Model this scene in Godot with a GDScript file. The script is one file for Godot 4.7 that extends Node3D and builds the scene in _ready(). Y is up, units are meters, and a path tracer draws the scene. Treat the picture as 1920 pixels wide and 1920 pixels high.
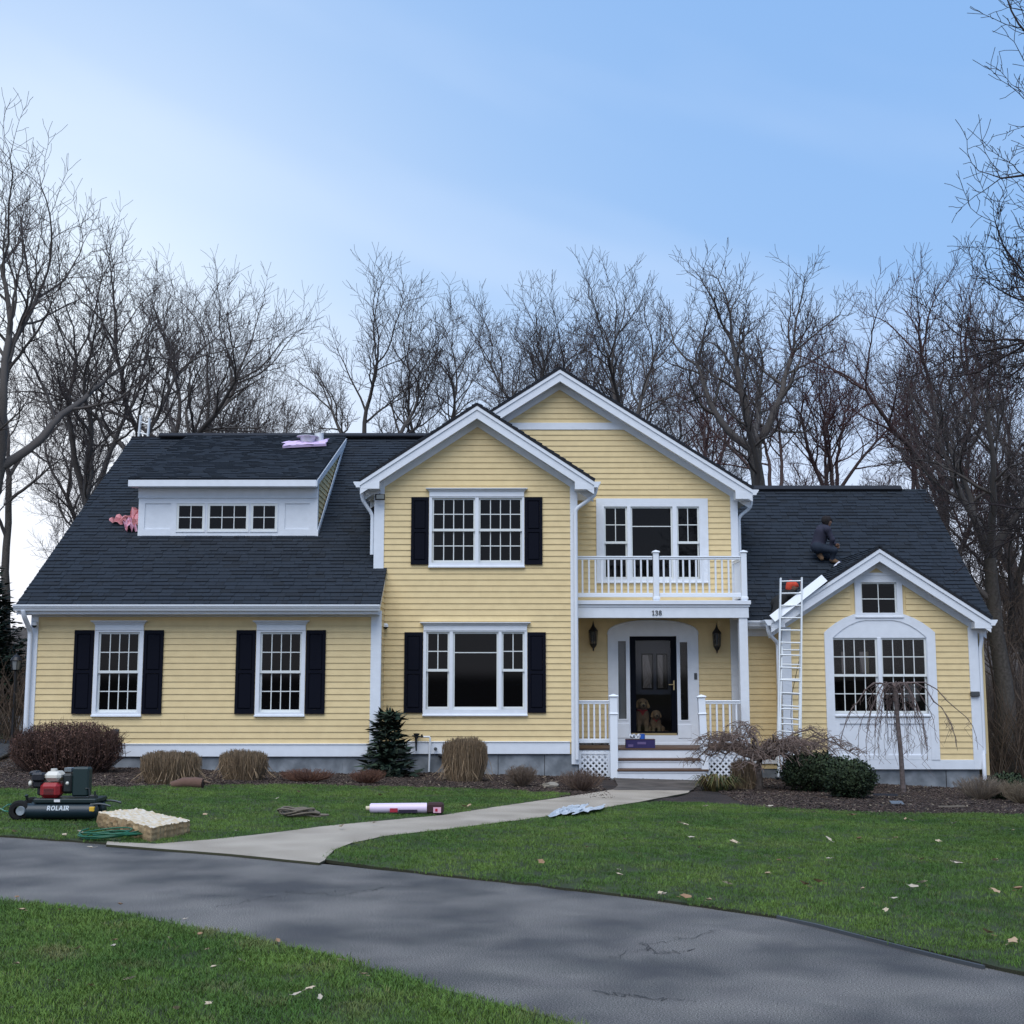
extends Node3D

# ---------------------------------------------------------------- geometry helper
class Geo:
	var v := PackedVector3Array()
	var n := PackedVector3Array()
	var c := PackedColorArray()
	var ix := PackedInt32Array()
	var col := Color(1, 1, 1)
	var xf := Transform3D.IDENTITY

	func tri(a: Vector3, b: Vector3, d: Vector3, na: Vector3, nb = null, nd = null):
		var k := v.size()
		v.append(xf * a); v.append(xf * b); v.append(xf * d)
		var m := xf.basis
		n.append((m * na).normalized())
		n.append((m * (na if nb == null else nb)).normalized())
		n.append((m * (na if nd == null else nd)).normalized())
		c.append(col); c.append(col); c.append(col)
		if (b - a).cross(d - a).dot(na) > 0.0:
			ix.append(k); ix.append(k + 2); ix.append(k + 1)
		else:
			ix.append(k); ix.append(k + 1); ix.append(k + 2)

	func quad(a: Vector3, b: Vector3, d: Vector3, e: Vector3, out: Vector3):
		var nn := (d - a).cross(e - b)
		if nn.length() < 1e-12:
			return
		nn = nn.normalized()
		if nn.dot(out) < 0.0: nn = -nn
		tri(a, b, d, nn); tri(a, d, e, nn)

	func box(ctr: Vector3, size: Vector3, b := Basis.IDENTITY):
		var h := size * 0.5
		var p := []
		for i in 8:
			p.append(ctr + b * Vector3(h.x if i & 1 else -h.x, h.y if i & 2 else -h.y, h.z if i & 4 else -h.z))
		quad(p[1], p[3], p[7], p[5], b.x); quad(p[0], p[2], p[6], p[4], -b.x)
		quad(p[2], p[3], p[7], p[6], b.y); quad(p[0], p[1], p[5], p[4], -b.y)
		quad(p[4], p[5], p[7], p[6], b.z); quad(p[0], p[1], p[3], p[2], -b.z)

	func span(x0: float, y0: float, z0: float, x1: float, y1: float, z1: float):
		box(Vector3((x0 + x1) / 2, (y0 + y1) / 2, (z0 + z1) / 2), Vector3(absf(x1 - x0), absf(y1 - y0), absf(z1 - z0)))

	func bevel(ctr: Vector3, size: Vector3, r: float, b := Basis.IDENTITY):
		var h := size * 0.5
		r = minf(r, minf(h.x, minf(h.y, h.z)) * 0.9)
		var ax := [b.x, b.y, b.z]
		var hh := [h.x, h.y, h.z]
		for k in 3:
			var o = (k + 1) % 3
			var q = (k + 2) % 3
			for s in [-1.0, 1.0]:
				var f: Vector3 = ctr + ax[k] * hh[k] * s
				var ou: Vector3 = ax[o] * (hh[o] - r)
				var qu: Vector3 = ax[q] * (hh[q] - r)
				quad(f - ou - qu, f + ou - qu, f + ou + qu, f - ou + qu, ax[k] * s)
				for t in [-1.0, 1.0]:
					var e1: Vector3 = ctr + ax[k] * hh[k] * s + ax[o] * (hh[o] - r) * t
					var e2: Vector3 = ctr + ax[k] * (hh[k] - r) * s + ax[o] * hh[o] * t
					quad(e1 - qu, e1 + qu, e2 + qu, e2 - qu, ax[k] * s + ax[o] * t)
		for i in 8:
			var s := Vector3(1 if i & 1 else -1, 1 if i & 2 else -1, 1 if i & 4 else -1)
			var px = ctr + b * (s * Vector3(h.x, h.y - r, h.z - r))
			var py = ctr + b * (s * Vector3(h.x - r, h.y, h.z - r))
			var pz = ctr + b * (s * Vector3(h.x - r, h.y - r, h.z))
			tri(px, py, pz, (b * s).normalized())

	func bar(a: Vector3, b: Vector3, w: float, h: float, up := Vector3.UP):
		var d := (b - a)
		var x := d.normalized()
		var z := x.cross(up).normalized()
		var y := z.cross(x).normalized()
		box((a + b) / 2, Vector3(d.length(), h, w), Basis(x, y, z))

	func tube(pts: Array, rad, sides := 6, caps := true):
		var m := pts.size()
		if m < 2: return
		var rings := []
		var nrm := []
		var side := Vector3.ZERO
		for i in m:
			var t: Vector3 = (pts[mini(i + 1, m - 1)] - pts[maxi(i - 1, 0)]).normalized()
			if side == Vector3.ZERO:
				side = t.cross(Vector3(0.31, 0.9, 0.27) if absf(t.y) < 0.8 else Vector3(1, 0.1, 0.2)).normalized()
			side = (side - t * side.dot(t)).normalized()
			var up := t.cross(side)
			var r: float = rad[mini(i, rad.size() - 1)] if rad is Array else rad
			var ring := []
			var rn := []
			for k in sides:
				var a := TAU * k / sides
				var d := side * cos(a) + up * sin(a)
				ring.append(pts[i] + d * r); rn.append(d)
			rings.append(ring); nrm.append(rn)
		for i in m - 1:
			for k in sides:
				var q := (k + 1) % sides
				tri(rings[i][k], rings[i][q], rings[i + 1][q], nrm[i][k], nrm[i][q], nrm[i + 1][q])
				tri(rings[i][k], rings[i + 1][q], rings[i + 1][k], nrm[i][k], nrm[i + 1][q], nrm[i + 1][k])
		if caps:
			for e in [0, m - 1]:
				var t: Vector3 = (pts[1] - pts[0]) if e == 0 else (pts[m - 1] - pts[m - 2])
				t = -t.normalized() if e == 0 else t.normalized()
				for k in range(1, sides - 1):
					tri(rings[e][0], rings[e][k], rings[e][k + 1], t)

	func prism(poly: PackedVector2Array, z0: float, z1: float):
		var t := Geometry2D.triangulate_polygon(poly)
		for i in range(0, t.size(), 3):
			var a := poly[t[i]]; var b := poly[t[i + 1]]; var d := poly[t[i + 2]]
			tri(Vector3(a.x, a.y, z1), Vector3(b.x, b.y, z1), Vector3(d.x, d.y, z1), Vector3(0, 0, 1 if z1 > z0 else -1))
			tri(Vector3(a.x, a.y, z0), Vector3(b.x, b.y, z0), Vector3(d.x, d.y, z0), Vector3(0, 0, -1 if z1 > z0 else 1))
		var sgn := 1.0 if not Geometry2D.is_polygon_clockwise(poly) else -1.0
		for i in poly.size():
			var a := poly[i]; var b := poly[(i + 1) % poly.size()]
			var o := Vector3((b.y - a.y), -(b.x - a.x), 0) * sgn
			quad(Vector3(a.x, a.y, z0), Vector3(b.x, b.y, z0), Vector3(b.x, b.y, z1), Vector3(a.x, a.y, z1), o)

	func lathe(prof: Array, seg := 16, o := Vector3.ZERO, b := Basis.IDENTITY):
		for i in prof.size() - 1:
			var p: Vector2 = prof[i]
			var q: Vector2 = prof[i + 1]
			var dn := Vector2(q.y - p.y, -(q.x - p.x))
			if dn.length() < 1e-9: continue
			dn = dn.normalized()
			for k in seg:
				var a0 := TAU * k / seg
				var a1 := TAU * (k + 1) / seg
				var d0 := Vector3(cos(a0), 0, sin(a0)); var d1 := Vector3(cos(a1), 0, sin(a1))
				var n0 := b * (d0 * dn.x + Vector3(0, dn.y, 0)); var n1 := b * (d1 * dn.x + Vector3(0, dn.y, 0))
				var A := o + b * (d0 * p.x + Vector3(0, p.y, 0)); var B := o + b * (d1 * p.x + Vector3(0, p.y, 0))
				var C := o + b * (d1 * q.x + Vector3(0, q.y, 0)); var D := o + b * (d0 * q.x + Vector3(0, q.y, 0))
				if p.x > 1e-5: tri(A, B, C, n0, n1, n1)
				if q.x > 1e-5: tri(A, C, D, n0, n1, n0)

	func blob(o: Vector3, r: Vector3, rough := 0.0, sd := 1, rings := 8, segs := 12, b := Basis.IDENTITY):
		var f := FastNoiseLite.new()
		f.seed = sd; f.frequency = 0.9
		var P := []
		for i in rings + 1:
			var row := []
			var th := PI * i / rings
			for k in segs:
				var a := TAU * k / segs
				var d := Vector3(sin(th) * cos(a), cos(th), sin(th) * sin(a))
				row.append(o + b * (d * r * (1.0 + rough * f.get_noise_3dv(d * 1.6))))
			P.append(row)
		for i in rings:
			for k in segs:
				var q := (k + 1) % segs
				var na: Vector3 = (P[i][k] - o).normalized(); var nb: Vector3 = (P[i][q] - o).normalized()
				var nc: Vector3 = (P[i + 1][q] - o).normalized(); var nd: Vector3 = (P[i + 1][k] - o).normalized()
				if rough > 0.08:
					var fn: Vector3 = (P[i + 1][q] - P[i][k]).cross(P[i + 1][k] - P[i][q]).normalized()
					if fn.dot(na + nc) < 0.0: fn = -fn
					na = fn; nb = fn; nc = fn; nd = fn
				if i > 0: tri(P[i][k], P[i][q], P[i + 1][q], na, nb, nc)
				if i < rings - 1: tri(P[i][k], P[i + 1][q], P[i + 1][k], na, nc, nd)

	func mesh() -> ArrayMesh:
		var m := ArrayMesh.new()
		if v.size() == 0: return m
		var a := []
		a.resize(Mesh.ARRAY_MAX)
		a[Mesh.ARRAY_VERTEX] = v; a[Mesh.ARRAY_NORMAL] = n; a[Mesh.ARRAY_COLOR] = c; a[Mesh.ARRAY_INDEX] = ix
		m.add_surface_from_arrays(Mesh.PRIMITIVE_TRIANGLES, a)
		return m

# ---------------------------------------------------------------- scene helpers
var M := {}
var taken := {}
var rng := RandomNumberGenerator.new()
var house: Node3D

func numbered(called: String) -> String:
	if not taken.has(called):
		taken[called] = 0
		return called
	taken[called] += 1
	return "%s_%03d" % [called, taken[called]]

func tag(o: Node, label: String, category: String, group := "", kind := ""):
	if label: o.set_meta("label", label)
	if category: o.set_meta("category", category)
	if group: o.set_meta("group", group)
	if kind: o.set_meta("kind", kind)
	return o

func thing(called: String, label: String, category: String, at := Vector3.ZERO, turn := 0.0, group := "") -> Node3D:
	var o := Node3D.new()
	o.name = numbered(called)
	add_child(o)
	o.position = at
	o.rotation.y = turn
	tag(o, label, category, group)
	return o

func obj(called: String, g: Geo, m: Material, parent: Node = null) -> MeshInstance3D:
	return put(called, g.mesh(), m, parent)

func put(called: String, mesh: Mesh, m: Material, parent: Node = null) -> MeshInstance3D:
	var o := MeshInstance3D.new()
	o.mesh = mesh
	o.material_override = m
	if parent:
		o.name = called
		parent.add_child(o, true)
	else:
		o.name = numbered(called)
		add_child(o)
	return o

func struct(called: String, g: Geo, m: Material) -> MeshInstance3D:
	var o := obj(called, g, m)
	o.set_meta("kind", "structure")
	return o

func lin(r: float, g: float, b: float) -> Color:
	return Color(r, g, b).linear_to_srgb()

func noise_tex(sd: int, freq: float, oct: int, lo: Color, hi: Color, size := 512, contrast := 1.0, stretch := Vector2.ONE) -> ImageTexture:
	var f := FastNoiseLite.new()
	f.seed = sd; f.frequency = freq; f.fractal_octaves = oct
	f.noise_type = FastNoiseLite.TYPE_SIMPLEX_SMOOTH
	var src := f.get_seamless_image(int(size * stretch.x), int(size * stretch.y), false, false, 0.2)
	if stretch != Vector2.ONE: src.resize(size, size)
	src.convert(Image.FORMAT_L8)
	var d := src.get_data()
	var out := PackedByteArray()
	out.resize(size * size * 3)
	for i in size * size:
		var t := clampf((d[i] / 255.0 - 0.5) * contrast + 0.5, 0, 1)
		var q := lo.lerp(hi, t)
		out[i * 3] = int(q.r * 255); out[i * 3 + 1] = int(q.g * 255); out[i * 3 + 2] = int(q.b * 255)
	var im := Image.create_from_data(size, size, false, Image.FORMAT_RGB8, out)
	return ImageTexture.create_from_image(im)

func bump_tex(sd: int, freq: float, oct: int, strength: float, size := 512) -> ImageTexture:
	var f := FastNoiseLite.new()
	f.seed = sd; f.frequency = freq; f.fractal_octaves = oct
	var im := f.get_seamless_image(size, size, false, false, 0.2)
	im.convert(Image.FORMAT_RGBA8)
	im.bump_map_to_normal_map(strength)
	return ImageTexture.create_from_image(im)

func mat(c: Color, rough := 0.7, tex: Texture2D = null, scale := 1.0, metal := 0.0, nrm: Texture2D = null, nscale := 1.0) -> StandardMaterial3D:
	var m := StandardMaterial3D.new()
	m.albedo_color = c
	m.roughness = rough
	m.metallic = metal
	m.vertex_color_use_as_albedo = true
	if tex or nrm:
		m.uv1_triplanar = true
		m.uv1_world_triplanar = true
		m.uv1_scale = Vector3.ONE * scale
	if tex: m.albedo_texture = tex
	if nrm:
		m.normal_enabled = true
		m.normal_texture = nrm
		m.normal_scale = nscale
	return m

# height of the ground at a place: almost level, falling a little to the right, rising into the woods
func ground(x: float, z: float) -> float:
	var s := clampf((z - 1.0) / 24.0, 0, 1)
	var h := 0.04 - 0.027 * clampf(x, -14, 14) * (1.0 - 0.7 * s) - 0.02 * maxf(0, minf(x, 14) - 7) * (1.0 - s) + 0.36 * s
	if z < -14.0: h += 0.055 * (-14.0 - z)
	return h

func on_ground(x: float, z: float, lift := 0.0) -> Vector3:
	return Vector3(x, ground(x, z) + lift, z)

func edge_at(e: Array, y: float) -> float:
	for i in e.size() - 1:
		var a: Vector2 = e[i]
		var b: Vector2 = e[i + 1]
		if y <= b.y or i == e.size() - 2:
			var t := (y - a.y) / maxf(b.y - a.y, 1e-6)
			return lerpf(a.x, b.x, t)
	return e[0].x

# pieces of the strip y0..y1 between two edges that the holes leave over: [xl at y0, xr at y0, xl at y1, xr at y1]
func pieces(l: Array, r: Array, y0: float, y1: float, holes: Array, mid := true) -> Array:
	var out := [[edge_at(l, y0), edge_at(r, y0), edge_at(l, y1), edge_at(r, y1)]]
	var ym := (y0 + y1) / 2
	for h in holes:
		if ym < h[1] or ym > h[3]: continue
		var nxt := []
		for q in out:
			if h[2] <= minf(q[0], q[2]) or h[0] >= maxf(q[1], q[3]):
				nxt.append(q); continue
			if h[0] - maxf(q[0], q[2]) > 0.004: nxt.append([q[0], h[0], q[2], h[0]])
			if minf(q[1], q[3]) - h[2] > 0.004: nxt.append([h[2], q[1], h[2], q[3]])
		out = nxt
	return out.filter(func(q): return q[1] - q[0] > 0.003 or q[3] - q[2] > 0.003)

# a sheet with holes cut into it, between two side edges, from zb to zf
func sheet(g: Geo, l: Array, r: Array, holes: Array, zb: float, zf: float, step := 99.0):
	var ys := [l[0].y, l[-1].y]
	for e in [l, r]:
		for p in e: ys.append(p.y)
	for h in holes:
		ys.append(h[1]); ys.append(h[3])
	ys.sort()
	var lo: float = l[0].y
	var hi: float = l[-1].y
	for i in ys.size() - 1:
		var y0: float = clampf(ys[i], lo, hi)
		var y1: float = clampf(ys[i + 1], lo, hi)
		if y1 - y0 < 0.0005: continue
		for q in pieces(l, r, y0, y1, holes):
			var p := PackedVector2Array([Vector2(q[0], y0), Vector2(q[1], y0), Vector2(q[3], y1), Vector2(q[2], y1)])
			var A := Vector3(q[0], y0, zf); var B := Vector3(q[1], y0, zf); var C := Vector3(q[3], y1, zf); var D := Vector3(q[2], y1, zf)
			var k := Vector3(0, 0, zb - zf)
			g.quad(A, B, C, D, Vector3(0, 0, 1)); g.quad(A + k, B + k, C + k, D + k, Vector3(0, 0, -1))
			g.quad(A, B, B + k, A + k, Vector3.DOWN); g.quad(D, C, C + k, D + k, Vector3.UP)
			g.quad(A, D, D + k, A + k, Vector3.LEFT); g.quad(B, C, C + k, B + k, Vector3.RIGHT)

func rect_edges(x0: float, y0: float, x1: float, y1: float) -> Array:
	return [[Vector2(x0, y0), Vector2(x0, y1)], [Vector2(x1, y0), Vector2(x1, y1)]]

func frame_sheet(g: Geo, x0: float, y0: float, x1: float, y1: float, holes: Array, zb: float, zf: float):
	var e := rect_edges(x0, y0, x1, y1)
	sheet(g, e[0], e[1], holes, zb, zf)

# ---------------------------------------------------------------- the house
const EXPO := 0.1185

func tone(g: Geo, spread := 0.03):
	var t := 1.0 + rng.randf_range(-spread, spread)
	g.col = Color(t, t, t)

# a wall: sheathing with window openings, and every clapboard on it a piece of its own
func wall(xf: Transform3D, l: Array, r: Array, openings: Array, cuts: Array, y0: float, y1: float, m: Material, expo := EXPO) -> MeshInstance3D:
	var g := Geo.new()
	sheet(g, l, r, openings, -0.11, -0.002)
	var w := obj("wall", g, m, house)
	w.transform = xf
	var y := y0
	while y < y1 - 0.02:
		var yt := minf(y + expo, y1)
		var run := []
		for q in pieces(l, r, y, yt, cuts):
			if q[1] - q[0] > 3.2 and rng.randf() < 0.42:   # a butt joint
				var j := lerpf(q[0], q[1], rng.randf_range(0.3, 0.7))
				run.append([q[0], j - 0.0012, q[2], j - 0.0012]); run.append([j + 0.0012, q[1], j + 0.0012, q[3]])
			else: run.append(q)
		for q in run:
			if maxf(q[1] - q[0], q[3] - q[2]) < 0.03: continue
			var b := Geo.new()
			tone(b, 0.025)
			var f0 := 0.021
			var f1 := 0.004
			var A := Vector3(q[0], y, f0); var B := Vector3(q[1], y, f0); var C := Vector3(q[3], yt + 0.004, f1); var D := Vector3(q[2], yt + 0.004, f1)
			var A2 := Vector3(q[0], y, 0.001); var B2 := Vector3(q[1], y, 0.001); var C2 := Vector3(q[3], yt + 0.004, 0.001); var D2 := Vector3(q[2], yt + 0.004, 0.001)
			b.quad(A, B, C, D, Vector3(0, 0.1, 1)); b.quad(A, B, B2, A2, Vector3.DOWN); b.quad(D, C, C2, D2, Vector3.UP)
			b.quad(A, D, D2, A2, Vector3.LEFT); b.quad(B, C, C2, B2, Vector3.RIGHT)
			obj("clapboard", b, m, w)
		y = yt
	return w

var unit_box := BoxMesh.new()
var pane_mat: Material

func pane(parent: Node, x0: float, y0: float, x1: float, y1: float, z: float):
	var p := put("pane", unit_box, pane_mat, parent)
	p.position = Vector3((x0 + x1) / 2, (y0 + y1) / 2, z)
	p.scale = Vector3(x1 - x0, y1 - y0, 0.004)

# one sash: stiles and rails, its glazing bars and every pane
func sash(parent: Node, x0: float, y0: float, x1: float, y1: float, z: float, cols: int, rows: Array, st := 0.035, bt := 0.05):
	var g := Geo.new()
	var gx0 := x0 + st; var gx1 := x1 - st; var gy0 := y0 + bt; var gy1 := y1 - st
	frame_sheet(g, x0, y0, x1, y1, [[gx0, gy0, gx1, gy1]], z - 0.035, z)
	obj("sash", g, M.sash, parent)
	var bars := Geo.new()
	var xs := [gx0]
	for i in range(1, cols):
		var x := lerpf(gx0, gx1, float(i) / cols)
		bars.span(x - 0.009, gy0, z - 0.026, x + 0.009, gy1, z - 0.008)
		xs.append(x)
	xs.append(gx1)
	var ys := [gy0]
	for f in rows:
		var yy := lerpf(gy0, gy1, f)
		bars.span(gx0, yy - 0.009, z - 0.024, gx1, yy + 0.009, z - 0.010)
		ys.append(yy)
	ys.append(gy1)
	if bars.v.size(): obj("glazing_bar", bars, M.sash, parent)
	for i in xs.size() - 1:
		for j in ys.size() - 1:
			pane(parent, xs[i] + (0.009 if i > 0 else 0.0), ys[j] + (0.009 if j > 0 else 0.0), xs[i + 1] - (0.009 if i < xs.size() - 2 else 0.0), ys[j + 1] - (0.009 if j < ys.size() - 2 else 0.0), z - 0.017)

# a window on a wall at depth z. casing [x0, y0, x1, y1]; units [x0, y0, x1, y1, kind, columns]
func window(z: float, casing: Array, units: Array, crown: Array, m_y := 0.5, called := "window") -> MeshInstance3D:
	var g := Geo.new()
	var holes := []
	for u in units: holes.append([u[0], u[1], u[2], u[3]])
	frame_sheet(g, casing[0], casing[1], casing[2], casing[3], holes, -0.002, 0.042)
	for u in units:   # jambs behind the casing
		g.span(u[0] - 0.02, u[1], -0.12, u[0], u[3], -0.003); g.span(u[2], u[1], -0.12, u[2] + 0.02, u[3], -0.003)
		g.span(u[0] - 0.02, u[3], -0.12, u[2] + 0.02, u[3] + 0.02, -0.003); g.span(u[0] - 0.02, u[1] - 0.02, -0.12, u[2] + 0.02, u[1], -0.003)
	var w := obj(called, g, M.white, house)
	w.position.z = z
	var s := Geo.new()
	s.bevel(Vector3((casing[0] + casing[2]) / 2, casing[1] - 0.012, 0.032), Vector3(casing[2] - casing[0] + 0.02, 0.035, 0.075), 0.006)
	obj("sill", s, M.white, w)
	if crown.size():
		var h := Geo.new()   # flat head board, then a flaring cornice
		h.bevel(Vector3((casing[0] + casing[2]) / 2, (casing[3] + crown[1]) / 2, 0.028), Vector3(casing[2] - casing[0] - 0.004, crown[1] - casing[3] - 0.002, 0.056), 0.004)
		var a: float = crown[1]
		var b: float = crown[3]
		var prof := [[0.0, 0.058], [0.35, 0.075], [0.7, 0.11], [0.8, 0.125], [1.0, 0.125]]
		for i in prof.size() - 1:
			var p = prof[i]
			var q = prof[i + 1]
			var ya := lerpf(a, b, p[0]); var yb := lerpf(a, b, q[0])
			var ea: float = p[1] - 0.058; var eb: float = q[1] - 0.058
			var A := Vector3(casing[0] - ea, ya, p[1]); var B := Vector3(casing[2] + ea, ya, p[1]); var C := Vector3(casing[2] + eb, yb, q[1]); var D := Vector3(casing[0] - eb, yb, q[1])
			h.quad(A, B, C, D, Vector3(0, -0.3, 1))
			h.quad(A, D, Vector3(D.x, D.y, 0), Vector3(A.x, A.y, 0), Vector3.LEFT); h.quad(B, C, Vector3(C.x, C.y, 0), Vector3(B.x, B.y, 0), Vector3.RIGHT)
		h.quad(Vector3(casing[0] - 0.067, b, 0), Vector3(casing[2] + 0.067, b, 0), Vector3(casing[2] + 0.067, b, 0.125), Vector3(casing[0] - 0.067, b, 0.125), Vector3.UP)
		obj("head_cornice", h, M.white, w)
	for u in units:
		var k: String = u[4]
		if k == "hung":
			var my := lerpf(u[1], u[3], m_y)
			sash(w, u[0], my - 0.02, u[2], u[3], 0.002, u[5], [0.5])
			sash(w, u[0], u[1], u[2], my + 0.015, -0.036, u[5], [0.5])
		elif k == "hung_top":
			var my := lerpf(u[1], u[3], m_y)
			sash(w, u[0], my - 0.02, u[2], u[3], 0.002, u[5], [0.5])
			sash(w, u[0], u[1], u[2], my + 0.015, -0.036, 1, [])
		elif k == "picture":
			sash(w, u[0], u[1], u[2], u[3], 0.002, 1, [u[6]])
		else:
			sash(w, u[0], u[1], u[2], u[3], 0.002, u[5], [0.5], 0.03, 0.03)
	return w

func shutter(z: float, x0: float, y0: float, x1: float, y1: float):
	var g := Geo.new()
	var mid := lerpf(y0, y1, 0.5)
	var s := 0.055
	var h1 := [x0 + s, y0 + 0.09, x1 - s, mid - 0.03]
	var h2 := [x0 + s, mid + 0.03, x1 - s, y1 - 0.07]
	frame_sheet(g, x0, y0, x1, y1, [h1, h2], 0.022, 0.052)
	var o := obj("shutter", g, M.shutter, house)
	o.position.z = z
	for h in [h1, h2]:
		var p := Geo.new()
		var c := Vector3((h[0] + h[2]) / 2, (h[1] + h[3]) / 2, 0.03)
		p.box(c - Vector3(0, 0, 0.004), Vector3(h[2] - h[0] - 0.002, h[3] - h[1] - 0.002, 0.008))
		p.bevel(c + Vector3(0, 0, 0.006), Vector3(h[2] - h[0] - 0.03, h[3] - h[1] - 0.03, 0.02), 0.009)
		obj("panel", p, M.shutter, o)

func board(called: String, x0: float, y0: float, z0: float, x1: float, y1: float, z1: float, m: Material, parent: Node = null, bev := 0.004):
	var g := Geo.new()
	g.bevel(Vector3((x0 + x1) / 2, (y0 + y1) / 2, (z0 + z1) / 2), Vector3(absf(x1 - x0), absf(y1 - y0), absf(z1 - z0)), bev)
	return obj(called, g, m, house if parent == null else parent)

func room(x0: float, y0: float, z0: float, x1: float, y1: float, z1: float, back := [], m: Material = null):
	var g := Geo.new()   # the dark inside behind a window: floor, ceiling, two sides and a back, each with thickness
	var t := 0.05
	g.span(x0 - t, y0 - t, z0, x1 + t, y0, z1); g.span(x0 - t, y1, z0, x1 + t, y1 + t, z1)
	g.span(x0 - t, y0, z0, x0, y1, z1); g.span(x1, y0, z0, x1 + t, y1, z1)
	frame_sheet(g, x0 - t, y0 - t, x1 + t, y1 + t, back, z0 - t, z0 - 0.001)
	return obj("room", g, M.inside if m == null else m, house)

func gutter(x0: float, x1: float, y: float, z: float):
	var g := Geo.new()
	g.xf = Transform3D(Basis(Vector3(0, 0, 1), Vector3(0, 1, 0), Vector3(-1, 0, 0)), Vector3(0, y, z))
	g.prism(PackedVector2Array([Vector2(0, 0), Vector2(0, -0.115), Vector2(0.075, -0.115), Vector2(0.092, -0.075), Vector2(0.112, -0.055), Vector2(0.118, -0.03), Vector2(0.13, -0.026), Vector2(0.13, 0), Vector2(0.118, 0), Vector2(0.118, -0.012), Vector2(0.012, -0.012), Vector2(0.012, 0)]), -x1, -x0)
	return obj("gutter", g, M.gutter, house)

func gutter_along(z0: float, z1: float, y: float, x: float, side: float):
	var g := Geo.new()
	var p := PackedVector2Array()
	for q in [[0, 0], [0, -0.115], [0.075, -0.115], [0.092, -0.075], [0.112, -0.055], [0.118, -0.03], [0.13, -0.026], [0.13, 0]]:
		p.append(Vector2(x + q[0] * side, y + q[1]))
	g.prism(p, z0, z1)
	return obj("gutter", g, M.gutter, house)

func downspout(pts: Array, r := 0.042):
	var g := Geo.new()
	var s := []
	for i in pts.size():   # round the elbows
		if i == 0 or i == pts.size() - 1:
			s.append(pts[i]); continue
		var a: Vector3 = pts[i] + (pts[i - 1] - pts[i]).normalized() * 0.07
		var b: Vector3 = pts[i] + (pts[i + 1] - pts[i]).normalized() * 0.07
		s.append(a); s.append((a + b) * 0.25 + pts[i] * 0.5); s.append(b)
	g.tube(s, r, 8)
	return obj("downspout", g, M.gutter, house)

# a roof: underlay slab and its shingles. o eave corner, u along the eave, s up the slope; edges in (along, up)
func roof(o: Vector3, u: Vector3, s: Vector3, l: Array, r: Array, high: float, singly := 0, sd := 1, course := 0.142) -> MeshInstance3D:
	var nrm := u.cross(s).normalized()
	var bs := Basis(u, s, nrm)
	var g := Geo.new()
	sheet(g, l, r, [], -0.05, -0.012)
	var part := obj("roof", g, M.underlay, house)
	part.transform = Transform3D(bs, o)
	var rr := RandomNumberGenerator.new()
	rr.seed = sd
	var many := Geo.new()
	var y := 0.0
	var row := 0
	while y < high - 0.02:
		var e0 := edge_at(l, y + 0.01); var e1 := edge_at(r, y + 0.01)
		var x := e0 - rr.randf() * 0.2
		while x < e1 - 0.01:
			var w := [0.11, 0.16, 0.2, 0.26, 0.33][rr.randi() % 5] as float
			var a := maxf(x, e0); var b := minf(x + w, e1)
			x += w
			if b - a < 0.02: continue
			var lum := rr.randf_range(0.62, 1.3) * (1.0 if rr.randf() < 0.8 else 1.5)
			var warm := rr.randf_range(-0.06, 0.06)
			var t := 0.022 if rr.randf() < 0.55 else 0.012
			var gg: Geo = Geo.new() if row < singly else many
			gg.col = Color(lum * (1 + warm), lum, lum * (1 - warm))
			var top := minf(y + course + 0.02, high)
			var drop := rr.randf_range(-0.004, 0.004)
			var gap := 0.0025
			var A := Vector3(a + gap, y + drop, t); var B := Vector3(b - gap, y + drop, t); var C := Vector3(b - gap, top, 0.0); var D := Vector3(a + gap, top, 0.0)
			var k := Vector3(0, 0, -0.012)
			gg.quad(A, B, C, D, Vector3(0, 0, 1))
			gg.quad(A, B, Vector3(B.x, B.y, -0.012), Vector3(A.x, A.y, -0.012), Vector3.DOWN)
			gg.quad(A, D, D + k, Vector3(A.x, A.y, -0.012), Vector3.LEFT)
			gg.quad(B, C, C + k, Vector3(B.x, B.y, -0.012), Vector3.RIGHT)
			if row < singly: obj("shingle", gg, M.shingle, part)
		y += course
		row += 1
	if many.v.size():
		var rest := obj("shingle_courses", many, M.shingle, part)
		rest.set_meta("kind", "stuff")
	return part

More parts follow.
